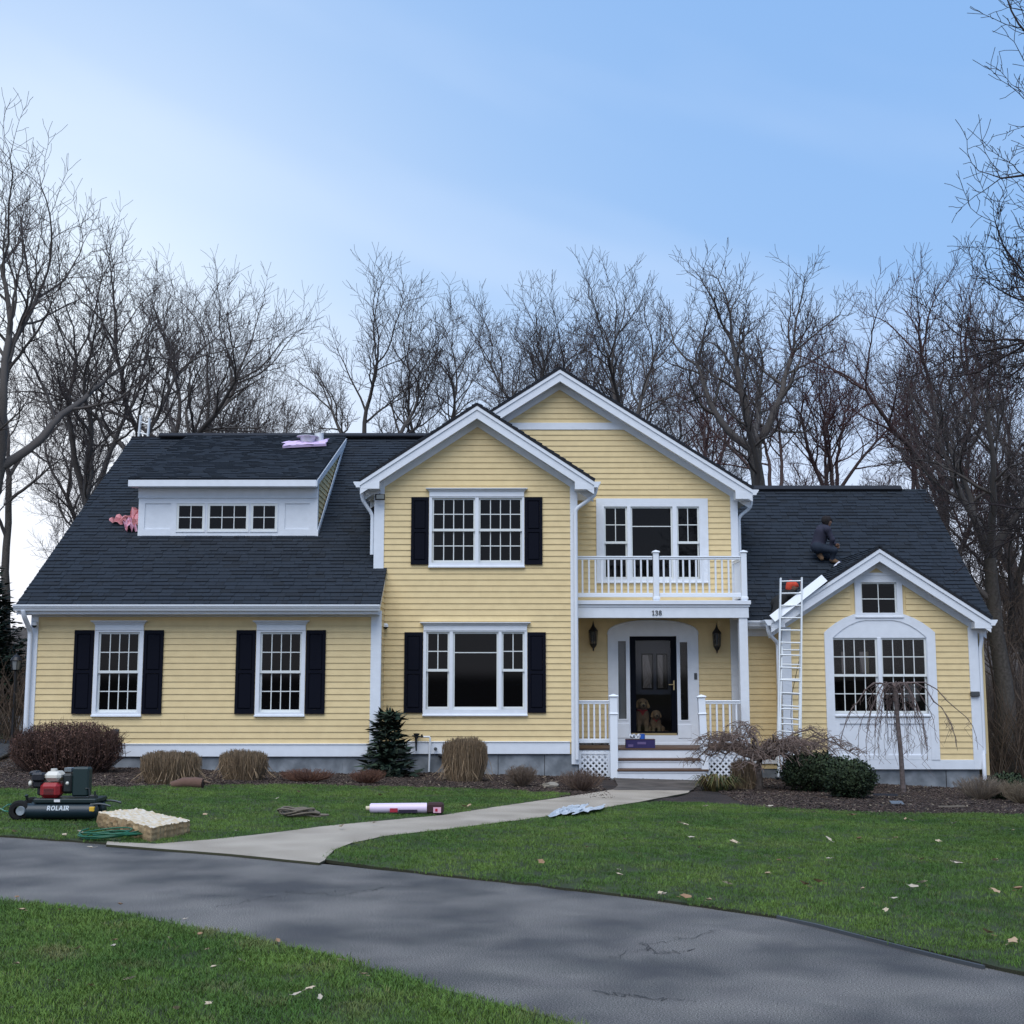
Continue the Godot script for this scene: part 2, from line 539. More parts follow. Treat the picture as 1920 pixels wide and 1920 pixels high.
# the trim along a gable: crown, rake boards, soffit, frieze, boxed returns and the roof edge.
func gable(k: Vector2, el: Vector2, er: Vector2, zf: float, zw: float, zback: float, hl := 0.0, hr := 0.0, trim := true):
	for side in [0, 1]:
		var e: Vector2 = el if side == 0 else er
		var sg := -1.0 if side == 0 else 1.0
		var dir := (k - e).normalized()
		var o2 := e - Vector2(dir.x, dir.y) * 0.03
		# roof slab with shingles on the slope
		var s3 := Vector3(dir.x, dir.y, 0)
		var high := k.distance_to(e) + 0.03
		var depth := zf + 0.02 - zback
		if side == 0:
			roof(Vector3(o2.x, o2.y + 0.065, zback), Vector3(0, 0, 1), s3, rect_edges(0, 0, depth, high)[0], rect_edges(0, 0, depth, high)[1], high, 0, 31 + int(zf * 10))
		else:
			roof(Vector3(o2.x, o2.y + 0.065, zf + 0.02), Vector3(0, 0, -1), s3, rect_edges(0, 0, depth, high)[0], rect_edges(0, 0, depth, high)[1], high, 0, 57 + int(zf * 10))
		var band := func(d0: float, d1: float, z0: float, z1: float, ext := 0.0) -> Geo:
			var q := Geo.new()
			var ee := e - dir * ext
			var pl := PackedVector2Array([Vector2(ee.x, ee.y - d1), Vector2(k.x, k.y - d1), Vector2(k.x, k.y - d0), Vector2(ee.x, ee.y - d0)])
			q.prism(pl, z0, z1)
			return q
		obj("crown_board", band.call(0.0, 0.075, zf - 0.05, zf + 0.012), M.white, house)
		obj("rake_board", band.call(0.0755, 0.25, zf - 0.05, zf - 0.012), M.white, house)
		obj("soffit", band.call(0.20, 0.215, zw + 0.002, zf - 0.051), M.white, house)
		if trim: obj("frieze_board", band.call(0.2155, 0.36, zw - 0.002, zw + 0.032), M.white, house)

func eave_return(xe: float, xc: float, yb: float, k: Vector2, e: Vector2, zf: float, zw: float):
	var sl := (k.y - e.y) / (k.x - e.x)
	var ya := e.y + sl * (xe - e.x) - 0.078
	var yc := e.y + sl * (xc - e.x) - 0.248
	var g := Geo.new()
	g.prism(PackedVector2Array([Vector2(xe, yb), Vector2(xc, yb), Vector2(xc, yc), Vector2(xe, ya)]), zw + 0.034, zf - 0.009)
	return obj("eave_return", g, M.white, house)

func railing(x0: float, x1: float, yt: float, yb: float, z: float, n: int, xs := []) -> Node3D:
	var r := thing_part("railing")
	var g := Geo.new()
	g.bevel(Vector3((x0 + x1) / 2, yt - 0.022, z), Vector3(x1 - x0, 0.03, 0.085), 0.01)
	g.bevel(Vector3((x0 + x1) / 2, yt - 0.058, z), Vector3(x1 - x0, 0.04, 0.055), 0.006)
	obj("top_rail", g, M.vinyl, r)
	var b := Geo.new()
	b.bevel(Vector3((x0 + x1) / 2, yb + 0.04, z), Vector3(x1 - x0, 0.085, 0.05), 0.008)
	obj("bottom_rail", b, M.vinyl, r)
	var mesh := Geo.new()
	mesh.bevel(Vector3.ZERO, Vector3(0.036, yt - 0.078 - yb - 0.083, 0.036), 0.005)
	var ms := mesh.mesh()
	if xs.size() == 0:
		for i in n: xs.append(x0 + (x1 - x0) * (i + 1.0) / (n + 1.0))
	for x in xs:
		var o := put("baluster", ms, M.vinyl, r)
		o.position = Vector3(x, (yt - 0.078 + yb + 0.083) / 2, z)
	return r

func thing_part(called: String, parent: Node = null) -> Node3D:
	var o := Node3D.new()
	o.name = called
	(house if parent == null else parent).add_child(o, true)
	return o

func newel(x: float, z: float, y0: float, y1: float, w: float, lean := 0.0, collar := -1.0):
	var g := Geo.new()
	var h := y1 - y0
	g.bevel(Vector3(0, (h - 0.05) / 2, 0), Vector3(w, h - 0.05, w), 0.008)
	g.bevel(Vector3(0, 0.05, 0), Vector3(w + 0.03, 0.06, w + 0.03), 0.012)
	if collar > 0:
		g.bevel(Vector3(0, collar - y0, 0), Vector3(w + 0.03, 0.035, w + 0.03), 0.012)
	var o := obj("newel_post", g, M.vinyl, house)
	o.position = Vector3(x, y0, z)
	o.rotation.z = lean
	var c := Geo.new()
	c.bevel(Vector3(0, h - 0.045, 0), Vector3(w + 0.045, 0.035, w + 0.045), 0.012)
	var q := (w + 0.02) / 2
	for s in [[1, 1, 1, -1], [1, -1, -1, -1], [-1, -1, -1, 1], [-1, 1, 1, 1]]:
		c.tri(Vector3(s[0] * q, h - 0.028, s[1] * q), Vector3(s[2] * q, h - 0.028, s[3] * q), Vector3(0, h, 0), Vector3((s[0] + s[2]) / 2.0, 1.6, (s[1] + s[3]) / 2.0).normalized())
	obj("post_cap", c, M.vinyl, o)
	return o

func lattice(x0: float, y0: float, x1: float, y1: float, z: float):
	var fr := Geo.new()
	frame_sheet(fr, x0, y0, x1, y1, [[x0 + 0.05, y0 + 0.04, x1 - 0.05, y1 - 0.05]], z - 0.012, z + 0.014)
	var p := obj("lattice_panel", fr, M.vinyl, house)
	var gap := 0.115
	for dirn in [1.0, -1.0]:
		var t := x0 - (y1 - y0)
		while t < x1 + (y1 - y0):
			# strip through (t, y0) going up at 45 degrees
			var a := Vector2(t, y0)
			var b := Vector2(t + (y1 - y0) * dirn, y1)
			var lo := 0.0
			var hi := 1.0
			for k in 2:
				var lim := x0 if k == 0 else x1
				if absf(b.x - a.x) < 1e-6: continue
				var f := (lim - a.x) / (b.x - a.x)
				if (k == 0) == (dirn > 0): lo = maxf(lo, f)
				else: hi = minf(hi, f)
			if hi - lo > 0.05:
				var A := a.lerp(b, lo); var B := a.lerp(b, hi)
				var g := Geo.new()
				g.bar(Vector3(A.x, A.y, z - 0.005 - (0.006 if dirn > 0 else -0.0005)), Vector3(B.x, B.y, z - 0.005 - (0.006 if dirn > 0 else -0.0005)), 0.006, 0.036)
				obj("lattice_strip", g, M.vinyl, p)
			t += gap
	return p

func lantern(x: float, y: float, z: float):
	var o := thing_part("wall_lantern")
	o.position = Vector3(x, y, z)
	var g := Geo.new()
	g.bevel(Vector3(0, 0.02, 0.01), Vector3(0.1, 0.26, 0.02), 0.008)
	g.tube([Vector3(0, 0.05, 0.02), Vector3(0, 0.12, 0.07), Vector3(0, 0.16, 0.13)], 0.012, 6)
	g.tube([Vector3(0, -0.05, 0.02), Vector3(0, -0.12, 0.06), Vector3(0, -0.15, 0.11)], 0.012, 6)
	obj("bracket", g, M.black, o)
	var b := Geo.new()
	b.lathe([Vector2(0, -0.32), Vector2(0.015, -0.3), Vector2(0.02, -0.26), Vector2(0.05, -0.22), Vector2(0.07, -0.18), Vector2(0.072, -0.165)], 8, Vector3(0, 0, 0.14))
	b.lathe([Vector2(0.1, 0.1), Vector2(0.095, 0.115), Vector2(0.05, 0.18), Vector2(0.035, 0.2), Vector2(0.02, 0.24), Vector2(0.012, 0.28), Vector2(0.0, 0.33)], 8, Vector3(0, 0, 0.14))
	for i in 8:
		var a := TAU * i / 8
		b.bar(Vector3(cos(a) * 0.07, -0.17, 0.14 + sin(a) * 0.07), Vector3(cos(a) * 0.09, 0.105, 0.14 + sin(a) * 0.09), 0.01, 0.01, Vector3(1, 0, 0.3))
	obj("cage", b, M.black, o)
	var q := Geo.new()
	q.lathe([Vector2(0.062, -0.165), Vector2(0.082, 0.1)], 8, Vector3(0, 0, 0.14))
	obj("lantern_glass", q, M.smoked, o)
	return o

func camera_dome(at: Vector3):
	var o := thing_part("security_camera")
	o.position = at
	var g := Geo.new()
	g.bevel(Vector3(0, 0, 0.03), Vector3(0.1, 0.11, 0.06), 0.01)
	g.lathe([Vector2(0, 0.045), Vector2(0.045, 0.04), Vector2(0.055, 0.015), Vector2(0.055, -0.02)], 14, Vector3(0.02, 0.0, 0.1))
	obj("camera_housing", g, M.plastic, o)
	var d := Geo.new()
	d.lathe([Vector2(0.045, -0.02), Vector2(0.04, -0.045), Vector2(0.02, -0.062), Vector2(0, -0.066)], 12, Vector3(0.02, 0, 0.1))
	obj("camera_dome", d, M.black, o)

func build_house():
	house = thing("house", "yellow clapboard two storey house with white trim, black shutters and dark shingled roofs", "house")
	var I := Transform3D.IDENTITY
	# ------------------------------------------------ left wing, its front wall at z 0.8
	var zl := 0.8
	var lx0 := (-9.224)
	var lx1 := (-2.545)
	var wa := [(-8.008), (1.233), (-7.068), (2.844)]
	var wb := [(-4.903), (1.233), (-3.958), (2.844)]
	var base_y := (0.683)
	var base_b := (0.458)
	var ltop := (3.172)
	var cuts := []
	var holes := []
	for w in [wa, wb]:
		cuts.append([w[0] + 0.03, w[1] + 0.01, w[2] - 0.03, w[3] + 0.1])
		holes.append([w[0] + 0.07, w[1] + 0.05, w[2] - 0.07, w[3] - 0.03])
	var le := rect_edges(lx0, base_b + 0.02, lx1, ltop + 0.15)
	wall(Transform3D(Basis.IDENTITY, Vector3(0, 0, zl)), le[0], le[1], holes, cuts, base_y, ltop + 0.1, M.siding)
	for w in [wa, wb]:
		var u := [w[0] + 0.075, w[1] + 0.055, w[2] - 0.075, w[3] - 0.035, "hung", 4]
		var ww := window(zl, w, [u], [0, w[3] + 0.105, 0, w[3] + 0.185])
		var bl := Geo.new()
		bl.span(u[0] + 0.02, u[3] - 0.2, -0.1, u[2] - 0.02, u[3] - 0.02, -0.085)
		obj("blind", bl, M.blind, ww)
		shutter(zl, w[0] - 0.385, w[1] + 0.025, w[0] - 0.012, w[3] + 0.005)
		shutter(zl, w[2] + 0.012, w[1] + 0.025, w[2] + 0.385, w[3] + 0.005)
	room(lx0 + 0.3, base_y, zl - 3.2, lx1 - 0.1, ltop - 0.05, zl - 0.13)
	# side and back of the wing
	var side := Geo.new()
	side.prism(PackedVector2Array([Vector2(-zl, base_b), Vector2(6.0, base_b), Vector2(6.0, 7.6), Vector2(5.4, 7.6), Vector2(-zl, ltop)]), -0.1, 0.0)
	var sw := obj("wall", side, M.siding, house)
	sw.transform = Transform3D(Basis(Vector3(0, 0, -1), Vector3(0, 1, 0), Vector3(1, 0, 0)), Vector3(lx0 + 0.11, 0, 0))
	# trim
	board("corner_board", lx0 - 0.02, base_b, zl - 0.1, lx0 + 0.12, ltop, zl + 0.036, M.white)
	board("corner_board", lx1 - 0.165, base_b, zl - 0.002, lx1 + 0.02, ltop + 0.05, zl + 0.036, M.white)
	board("water_table", lx0 + 0.12, base_b, zl, lx1 - 0.166, base_y, zl + 0.033, M.white)
	board("drip_cap", lx0 + 0.12, base_y, zl, lx1 - 0.166, base_y + 0.02, zl + 0.05, M.white)
	board("frieze_board", lx0 + 0.1, ltop - 0.07, zl + 0.001, lx1, ltop + 0.14, zl + 0.03, M.white)
	# the return of the wing beside the tall gable, facing right
	var rb := Basis(Vector3(0, 0, -1), Vector3(0, 1, 0), Vector3(1, 0, 0))
	var rx := lx1
	var re := [[Vector2(0, base_b), Vector2(0, ltop + 0.1), Vector2(0.78, ltop + 0.72)], [Vector2(0.8, base_b), Vector2(0.8, ltop + 0.72)]]
	wall(Transform3D(rb, Vector3(rx, 0, zl)), re[0], re[1], [], [], base_y, ltop + 0.6, M.siding)
	board("corner_board", rx - 0.002, base_b, zl - 0.05, rx + 0.034, ltop + 0.05, zl + 0.035, M.white)
	board("water_table", rx, base_b, 0.02, rx + 0.033, base_y, zl - 0.051, M.white)
	# roof of the wing
	var ey := (3.324)
	var sl := 0.668
	var sdir := Vector3(0, sl, -1).normalized()
	var rl := (-9.409)
	var len_l := ((7.847) - ey) / sdir.y
	var up := func(z: float) -> float: return (1.2 - z) / (-sdir.z)
	var r_edge := [Vector2((-2.509) - rl, 0), Vector2((-2.501) - rl, up.call(0.03)), Vector2((-2.501) - rl, up.call(0.02) + 0.001), Vector2(-2.66 - rl, up.call(0.0)), Vector2(-2.66 - rl, up.call(-2.2)), Vector2(-0.4 - rl, len_l)]
	roof(Vector3(rl, ey, 1.2), Vector3.RIGHT, sdir, [Vector2(0, 0), Vector2(0, len_l)], r_edge, len_l, 9, 11)
	var bk := roof(Vector3(-0.4, ey, -5.5 - (-sdir.z) * len_l), Vector3.LEFT, Vector3(0, sl, 1).normalized(), [Vector2(0, 0), Vector2(0, len_l)], [Vector2(-0.4 - rl, 0), Vector2(-0.4 - rl, len_l)], len_l, 0, 12, 0.3)
	var rc := Geo.new()
	var ry := ey + len_l * sdir.y
	for s in [-1.0, 1.0]:
		rc.bar(Vector3(rl + 0.7, ry + 0.015, -5.5 + s * 0.07), Vector3(-0.6, ry + 0.015, -5.5 + s * 0.07), 0.16, 0.05, Vector3(0, 1, s * 0.67))
	obj("ridge_vent", rc, M.ridge, house)
	var fa := Geo.new()
	fa.bevel(Vector3((rl + (-2.509)) / 2, ey - 0.1, 1.165), Vector3((-2.509) - rl - 0.06, 0.17, 0.03), 0.004)
	obj("fascia", fa, M.white, house)
	board("soffit", rl + 0.05, ey - 0.19, zl + 0.031, (-2.509) - 0.04, ey - 0.17, 1.149, M.white)
	gutter(rl - 0.02, (-2.509) + 0.01, ey - 0.01, 1.181)
	for x in [rl + 0.015, (-2.509) - 0.03]:
		var rk := Geo.new()
		rk.prism(PackedVector2Array([Vector2(-1.15, ey - 0.2), Vector2(-1.15, ey - 0.04), Vector2(5.5 if x < -5 else -0.05, (ry - 0.07) if x < -5 else ey - 0.04 + 1.1 * sl), Vector2(5.5 if x < -5 else -0.05, (ry - 0.25) if x < -5 else ey - 0.22 + 1.1 * sl)]), -0.012, 0.012)
		var ro := obj("rake_board", rk, M.white, house)
		ro.transform = Transform3D(Basis(Vector3(0, 0, -1), Vector3(0, 1, 0), Vector3(1, 0, 0)), Vector3(x, 0, 0))
	downspout([Vector3(rl + 0.16, ey - 0.12, 1.24), Vector3(rl + 0.17, ey - 0.22, 1.22), Vector3(lx0 - 0.0, ey - 0.5, zl + 0.1), Vector3(lx0 - 0.0, base_b - 0.1, zl + 0.1)], 0.046)
	camera_dome(Vector3(-9.161, 2.955, 0.840))
	camera_dome(Vector3(-2.519, 2.955, 0.040))
	board("outlet_cover", (-7.596), (0.884), zl + 0.02, (-7.474), (0.974), zl + 0.05, M.metal_dark)
	# ------------------------------------------------ dormer
	var dz := -1.136
	var dx0 := (-7.855)
	var dx1 := (-4.096)
	var df := dz
	var D := thing_part("dormer")
	var face := Geo.new()
	var yb2 := (4.884)
	var yt2 := (5.902)
	var du := [[(-7.050), (4.986), (-6.456), (5.573), "fixed", 2], [(-6.400), (4.986), (-5.537), (5.573), "fixed", 3], [(-5.520) + 0.03, (4.986), (-4.932), (5.573), "fixed", 2]]
	var pn := [[(-7.723), (5.031), (-7.174), (5.573)], [(-4.775), (5.031), (-4.259), (5.573)]]
	frame_sheet(face, dx0, yb2 - 0.1, dx1, yt2 + 0.2, [du[0].slice(0, 4), du[1].slice(0, 4), du[2].slice(0, 4)] + pn, df - 0.06, df)
	for p in pn: face.span(p[0] - 0.01, p[1] - 0.01, df - 0.055, p[2] + 0.01, p[3] + 0.01, df - 0.022)
	face.span(dx0 - 0.01, (5.687), df + 0.001, dx1 + 0.01, yt2 + 0.19, df + 0.026)
	obj("dormer_face", face, M.white, D)
	for u in du:
		var wn := Node3D.new()
		wn.name = "window"
		house.add_child(wn, true)
		wn.position.z = df
		var cs := Geo.new()
		frame_sheet(cs, u[0] - 0.012, u[1] - 0.02, u[2] + 0.012, u[3] + 0.012, [[u[0], u[1], u[2], u[3]]], 0.0005, 0.018)
		obj("casing", cs, M.white, wn)
		sash(wn, u[0], u[1], u[2], u[3], 0.006, u[5], [0.5], 0.05, 0.05)
	room(dx0 + 0.3, yb2 + 0.02, df - 2.0, dx1 - 0.3, yt2 - 0.02, df - 0.07)
	for xx in [(-6.225), (-5.654)]:
		var fig := Geo.new()
		fig.lathe([Vector2(0, 0), Vector2(0.035, 0.0), Vector2(0.03, 0.05), Vector2(0.015, 0.075), Vector2(0.028, 0.1), Vector2(0.02, 0.13), Vector2(0, 0.135)], 8, Vector3(xx, du[1][1] + 0.05, df - 0.09))
		obj("window_ornament", fig, M.plastic, D)
	# dormer roof
	var dey := (6.027) + 0.03
	var dez := df + 0.34
	var dsl := (ry - 0.02 - dey) / (5.5 - 0.15 + dez)
	var dd := Vector3(0, dsl, -1).normalized()
	var dlen := (ry - 0.02 - dey) / dd.y
	var ex0 := dx0 - 0.14
	var ex1 := dx1 + 0.02
	roof(Vector3(ex0, dey, dez), Vector3.RIGHT, dd, [Vector2(0, 0), Vector2(0, dlen)], [Vector2(ex1 - ex0, 0), Vector2(ex1 - ex0, dlen)], dlen, 0, 21, 0.128)
	board("fascia", ex0, dey - 0.17, dez - 0.05, ex1, dey - 0.03, dez - 0.01, M.white)
	board("soffit", ex0, dey - 0.16, df + 0.03, ex1 - 0.02, dey - 0.145, dez - 0.051, M.white)
	# right cheek of the dormer, facing right: white rake and skirt, clapboards between
	var cw := [[Vector2(0.07, yb2), Vector2(0.07, dey - 0.1 + dsl * (dez - df)), Vector2(5.3 + df, dey - 0.1 + dsl * (dez + 5.3))], [Vector2(0.09, yb2), Vector2((ry - 0.3 - yb2) / sl, ry - 0.3)]]
	wall(Transform3D(rb, Vector3(dx1 - 0.04, 0, df)), cw[0], cw[1], [], [], yb2 + 0.1, ry - 0.45, M.siding, 0.118)
	var ck := Geo.new()
	var zr := func(z: float) -> float: return dey - 0.05 + dsl * (dez - z)
	ck.prism(PackedVector2Array([Vector2(-dez + 0.02, dey - 0.17), Vector2(-dez + 0.02, dey - 0.05), Vector2(5.3, zr.call(-5.3)), Vector2(5.3, zr.call(-5.3) - 0.17)]), -0.02, 0.02)
	var co := obj("rake_board", ck, M.white, house)
	co.transform = Transform3D(rb, Vector3(dx1 + 0.02, 0, 0))
	var sk := Geo.new()
	var mr := func(z: float) -> float: return ey + sl * (1.2 - z)
	sk.prism(PackedVector2Array([Vector2(-df - 0.03, mr.call(df) - 0.02), Vector2(5.0, mr.call(-5.0)), Vector2(5.0, mr.call(-5.0) + 0.12), Vector2(-df - 0.03, mr.call(df) + 0.11)]), -0.02, 0.0)
	var so := obj("skirt_board", sk, M.white, house)
	so.transform = Transform3D(rb, Vector3(dx1 + 0.03, 0, 0))
	board("corner_board", dx1 - 0.03, yb2 - 0.02, df - 0.1, dx1 + 0.012, yt2 + 0.15, df + 0.012, M.white)
	var lc := Geo.new()   # the left cheek, out of sight
	lc.prism(PackedVector2Array([Vector2(-df + 0.07, yb2), Vector2(5.3, ry - 0.1), Vector2(-df + 0.07, yt2 + 0.2)]), -0.05, 0.0)
	var lo := obj("wall", lc, M.siding, house)
	lo.transform = Transform3D(rb, Vector3(dx0 + 0.06, 0, 0))

	# ------------------------------------------------ tall front gable, wall at z 0
	var gx0 := (-2.748)
	var gx1 := (1.301)
	var gk := Vector2((-0.701), (7.345))
	var gl := Vector2((-3.024), (5.809))
	var gr := Vector2((1.634), (5.809))
	var gw := [Vector2(gx0, base_b), Vector2(gx0, gl.y - 0.2 + 0.2), Vector2(gk.x - 0.001, gk.y - 0.28)]
	var gw2 := [Vector2(gx1, base_b), Vector2(gx1, gl.y), Vector2(gk.x + 0.001, gk.y - 0.28)]
	var u1 := [(-1.664), (4.147), (0.246), (5.548)]
	var u2 := [(-1.757), (1.219), (0.301), (2.862)]
	var lower := [[(-1.699), (1.322), (-1.240), u2[3] - 0.02, "hung_top", 2], [(-1.171), (1.322), (-0.269), u2[3] - 0.02, "picture", 1, 0.74], [(-0.206), (1.322), (0.248), u2[3] - 0.02, "hung_top", 2]]
	var upper := [[(-1.606), (4.222), (-0.739), u1[3] - 0.02, "hung", 4], [(-0.669), (4.222), (0.203), u1[3] - 0.02, "hung", 4]]
	wall(I, gw, gw2, [[lower[0][0], lower[0][1], lower[2][2], lower[0][3]], [upper[0][0], upper[0][1], upper[1][2], upper[0][3]]], [[u1[0] + 0.02, u1[1] + 0.01, u1[2] - 0.02, u1[3] + 0.08], [u2[0] + 0.02, u2[1] + 0.01, u2[2] - 0.02, u2[3] + 0.08]], base_y, gk.y - 0.3, M.siding)
	window(0, u1, upper, [0, u1[3] + 0.1, 0, u1[3] + 0.17])
	window(0, u2, lower, [0, u2[3] + 0.1, 0, u2[3] + 0.17])
	shutter(0, (-2.023), (4.180), u1[0] - 0.008, (5.543))
	shutter(0, u1[2] + 0.008, (4.180), (0.610), (5.543))
	shutter(0, (-2.132), (1.255), u2[0] - 0.008, (2.835))
	shutter(0, u2[2] + 0.008, (1.255), (0.670), (2.835))
	room(gx0 + 0.4, base_y, -2.6, gx1 - 0.2, 3.0, -0.13)
	room(gx0 + 0.4, 3.6, -2.0, gx1 - 0.2, 6.0, -0.13)
	board("corner_board", gx0 - 0.02, (4.105) - 0.05, -0.15, (-2.565), (5.907), 0.036, M.white)
	board("corner_board", (1.167), (0.258), -0.15, gx1 + 0.015, (5.907), 0.036, M.white)
	board("water_table", rx + 0.035, base_b, 0, (1.140) - 0.002, base_y, 0.033, M.white)
	board("drip_cap", rx + 0.035, base_y, 0, (1.140) - 0.002, base_y + 0.02, 0.05, M.white)
	gable(gk, gl, gr, 0.35, 0.0, -6.5)
	eave_return((-3.002), (-2.641), (5.670), gk, gl, 0.35, 0.0)
	eave_return((1.612), (1.252), (5.659), gk, gr, 0.35, 0.0)
	gutter_along(-3.0, 0.36, gl.y - 0.0, gl.x - 0.0, -1.0)
	gutter_along(-1.1, 0.36, gr.y - 0.0, gr.x + 0.0, 1.0)
	for k in [[gl.x, gx0, (5.670)], [gx1, gr.x, (5.659)]]:   # soffits along the eaves
		board("soffit", k[0], k[2] + 0.0, -1.3, k[1], k[2] + 0.02, 0.03, M.white)
		board("fascia", k[0] - (0.012 if k[0] < 0 else -(k[1] - k[0])), k[2] + 0.022, -1.3, k[0] + (0.012 if k[0] < 0 else (k[1] - k[0]) + 0.012), gl.y - 0.01, 0.0, M.white)
	downspout([Vector3(gl.x + 0.0, gl.y - 0.1, 0.1), Vector3(gl.x + 0.02, gl.y - 0.32, 0.1), Vector3(gx0 - 0.06, gl.y - 0.62, 0.0), Vector3(gx0 - 0.06, (4.383), 0.0)], 0.038)
	downspout([Vector3(gr.x + 0.06, gr.y - 0.08, 0.1), Vector3(gr.x + 0.02, gr.y - 0.25, 0.1), Vector3(gx1 - 0.03, gr.y - 0.52, 0.09), Vector3(gx1 - 0.03, base_b - 0.1, 0.09)], 0.04)
	var gs := Geo.new()   # left side of the tall gable above the wing roof
	gs.span(gx0, base_y, -5.0, gx0 + 0.1, gl.y, -0.12)
	gs.span(gx1 - 0.1, base_y, -1.5, gx1, gr.y, -0.12)
	obj("wall", gs, M.siding, house)
	# flood light and its sensor under the left return
	var fl := thing_part("flood_light")
	var fg := Geo.new()
	fg.bevel(Vector3(-2.638, 5.520, 0.200), Vector3(0.2, 0.125, 0.05), 0.01, Basis(Vector3.RIGHT, 0.2))
	fg.tube([Vector3(-2.660, 5.606, 0.050), Vector3(-2.648, 5.547, 0.160)], 0.015, 6)
	obj("lamp_housing", fg, M.black, fl)
	var fp := Geo.new()
	fp.bevel(Vector3(-2.630, 5.521, 0.226), Vector3(0.155, 0.085, 0.012), 0.004, Basis(Vector3.RIGHT, 0.2))
	obj("lamp_glass", fp, M.lens, fl)
	var fs := Geo.new()
	fs.bevel(Vector3(-2.906, 5.599, 0.100), Vector3(0.06, 0.07, 0.06), 0.012)
	obj("motion_sensor", fs, M.plastic, fl)

	# ------------------------------------------------ main block, its gable wall at z -1.5
	var zm := -1.5
	var mk := Vector2((1.025), (8.460))
	var mr2 := Vector2((5.072), (5.870))
	var ml := Vector2(mk.x * 2 - mr2.x, mr2.y)
	var mx1 := (4.794)
	var msl := (mk.y - mr2.y) / (mr2.x - mk.x)
	var dby := (0.590)
	var mle := [Vector2(gx1 - 0.12, dby), Vector2(gx1 - 0.12, 5.55), Vector2(1.45, 5.62), Vector2(-0.25, 7.2), Vector2(mk.x - (mk.y - 0.28 - 7.25) / msl, 7.25), Vector2(mk.x - 0.001, mk.y - 0.28)]
	var mre := [Vector2(mx1, dby), Vector2(mx1, mr2.y - 0.05), Vector2(mk.x + 0.001, mk.y - 0.28)]
	var m1 := [(1.793), (3.948), (4.170), (5.726)]
	var mt := (5.554)
	var mb := (4.005)
	var mu := [[(1.957), mb, (2.451), mt, "hung_top", 2], [(2.525), mb, (3.415), mt, "picture", 1, 0.735], [(3.506), mb, (3.982), mt, "hung_top", 2]]
	var dcx := (2.961)
	var dtop := (2.802)
	var sd0 := (2.011)
	var sd1 := (3.911)
	var arc_y := (2.835)
	wall(Transform3D(Basis.IDENTITY, Vector3(0, 0, zm)), mle, mre, [[mu[0][0], mb, mu[2][2], mt], [sd0 + 0.05, dby + 0.02, sd1 - 0.05, dtop]], [[m1[0] + 0.02, m1[1] + 0.01, m1[2] - 0.02, m1[3] - 0.01], [sd0 + 0.03, dby, sd1 - 0.03, arc_y + 0.1], [gx1 - 0.2, (7.220), 9, (7.372)], [-3, (7.220), 9, (7.372)], [-3, 3.02, 9, 3.32]], dby, mk.y - 0.3, M.siding, 0.1185)
	window(zm, m1, mu, [])
	room(gx1 + 0.3, 3.6, -3.6, mx1 - 0.4, 5.6, zm - 0.13)
	board("belt_board", mk.x - 1.9, (7.220), zm - 0.001, mk.x + 1.9 - 0.1, (7.372), zm + 0.03, M.white)
	board("corner_board", (4.652), 3.2, zm - 0.1, mx1 + 0.015, (5.911), zm + 0.036, M.white)
	gable(mk, ml, mr2, -1.15, zm, -9.0)
	eave_return((5.059), (4.716), (5.677), mk, mr2, -1.15, zm)
	gutter_along(-5.0, -1.14, mr2.y, mr2.x, 1.0)
	board("soffit", mx1, (5.677), -5.0, mr2.x, (5.677) + 0.02, zm + 0.03, M.white)
	board("fascia", mr2.x - 0.012, (5.677) + 0.022, -5.0, mr2.x, mr2.y - 0.01, zm, M.white)
	downspout([Vector3(mr2.x + 0.06, mr2.y - 0.08, -1.6), Vector3(mr2.x + 0.04, mr2.y - 0.32, -1.6), Vector3(mx1 + 0.06, mr2.y - 0.52, -1.6), Vector3(mx1 + 0.06, 3.3, -1.6)], 0.036)
	var ms := Geo.new()
	ms.span(mx1 - 0.1, base_y, -5.5, mx1, mr2.y, zm - 0.12)
	obj("wall", ms, M.siding, house)

	# ------------------------------------------------ porch and balcony, front at z -0.35
	var zp := -0.35
	var px0 := (1.281)
	var px1 := (4.780)
	var bt := (3.357)
	var bb := (3.136)
	board("porch_beam", px0, bb, zp - 0.16, px1, bt, zp, M.white)
	board("porch_beam", px1 - 0.16, bb, zm, px1, bt, zp - 0.161, M.white)
	board("balcony_trim", px0, bt, zp - 0.3, px1 + 0.02, (3.394), zp + 0.02, M.white)
	board("balcony_deck", px0, (3.405), zm, px1 + 0.04, (3.486), zp + 0.05, M.white)
	var cl := Geo.new()
	cl.span(px0, bb + 0.04, zm, px1 - 0.17, bb + 0.06, zp - 0.17)
	obj("porch_ceiling", cl, M.white, house)
	var by := (3.486)
	var tr := (4.400)
	var br := (3.561)
	var c1 := (2.928)
	var c2 := (4.711)
	var xs1 := []
	for k in 11: xs1.append(lerpf((1.432), (2.756), k / 10.0))
	railing(px0, c1 - 0.07, tr, br, zp - 0.08, 0, xs1)
	var xs2 := []
	for k in 11: xs2.append(lerpf((3.085), (4.403), k / 10.0))
	railing(c1 + 0.07, c2 - 0.06, tr, br, zp - 0.08, 0, xs2)
	newel(c1, zp - 0.08, by, (4.520), 0.115)
	newel(c2, zp - 0.08, by, (4.520), 0.115)
	# side rail of the balcony running back to the wall
	var srl := railing(-(zp - 0.14), -zm - 0.02, tr, br, 0.0, 8)
	srl.transform = Transform3D(Basis(Vector3(0, 0, -1), Vector3(0, 1, 0), Vector3(1, 0, 0)), Vector3(c2, 0, 0))
	# house number
	var tm := TextMesh.new()
	var sf := SystemFont.new()
	sf.font_names = PackedStringArray(["Droid Serif"])
	sf.font_italic = true
	tm.font = sf
	tm.text = "138"
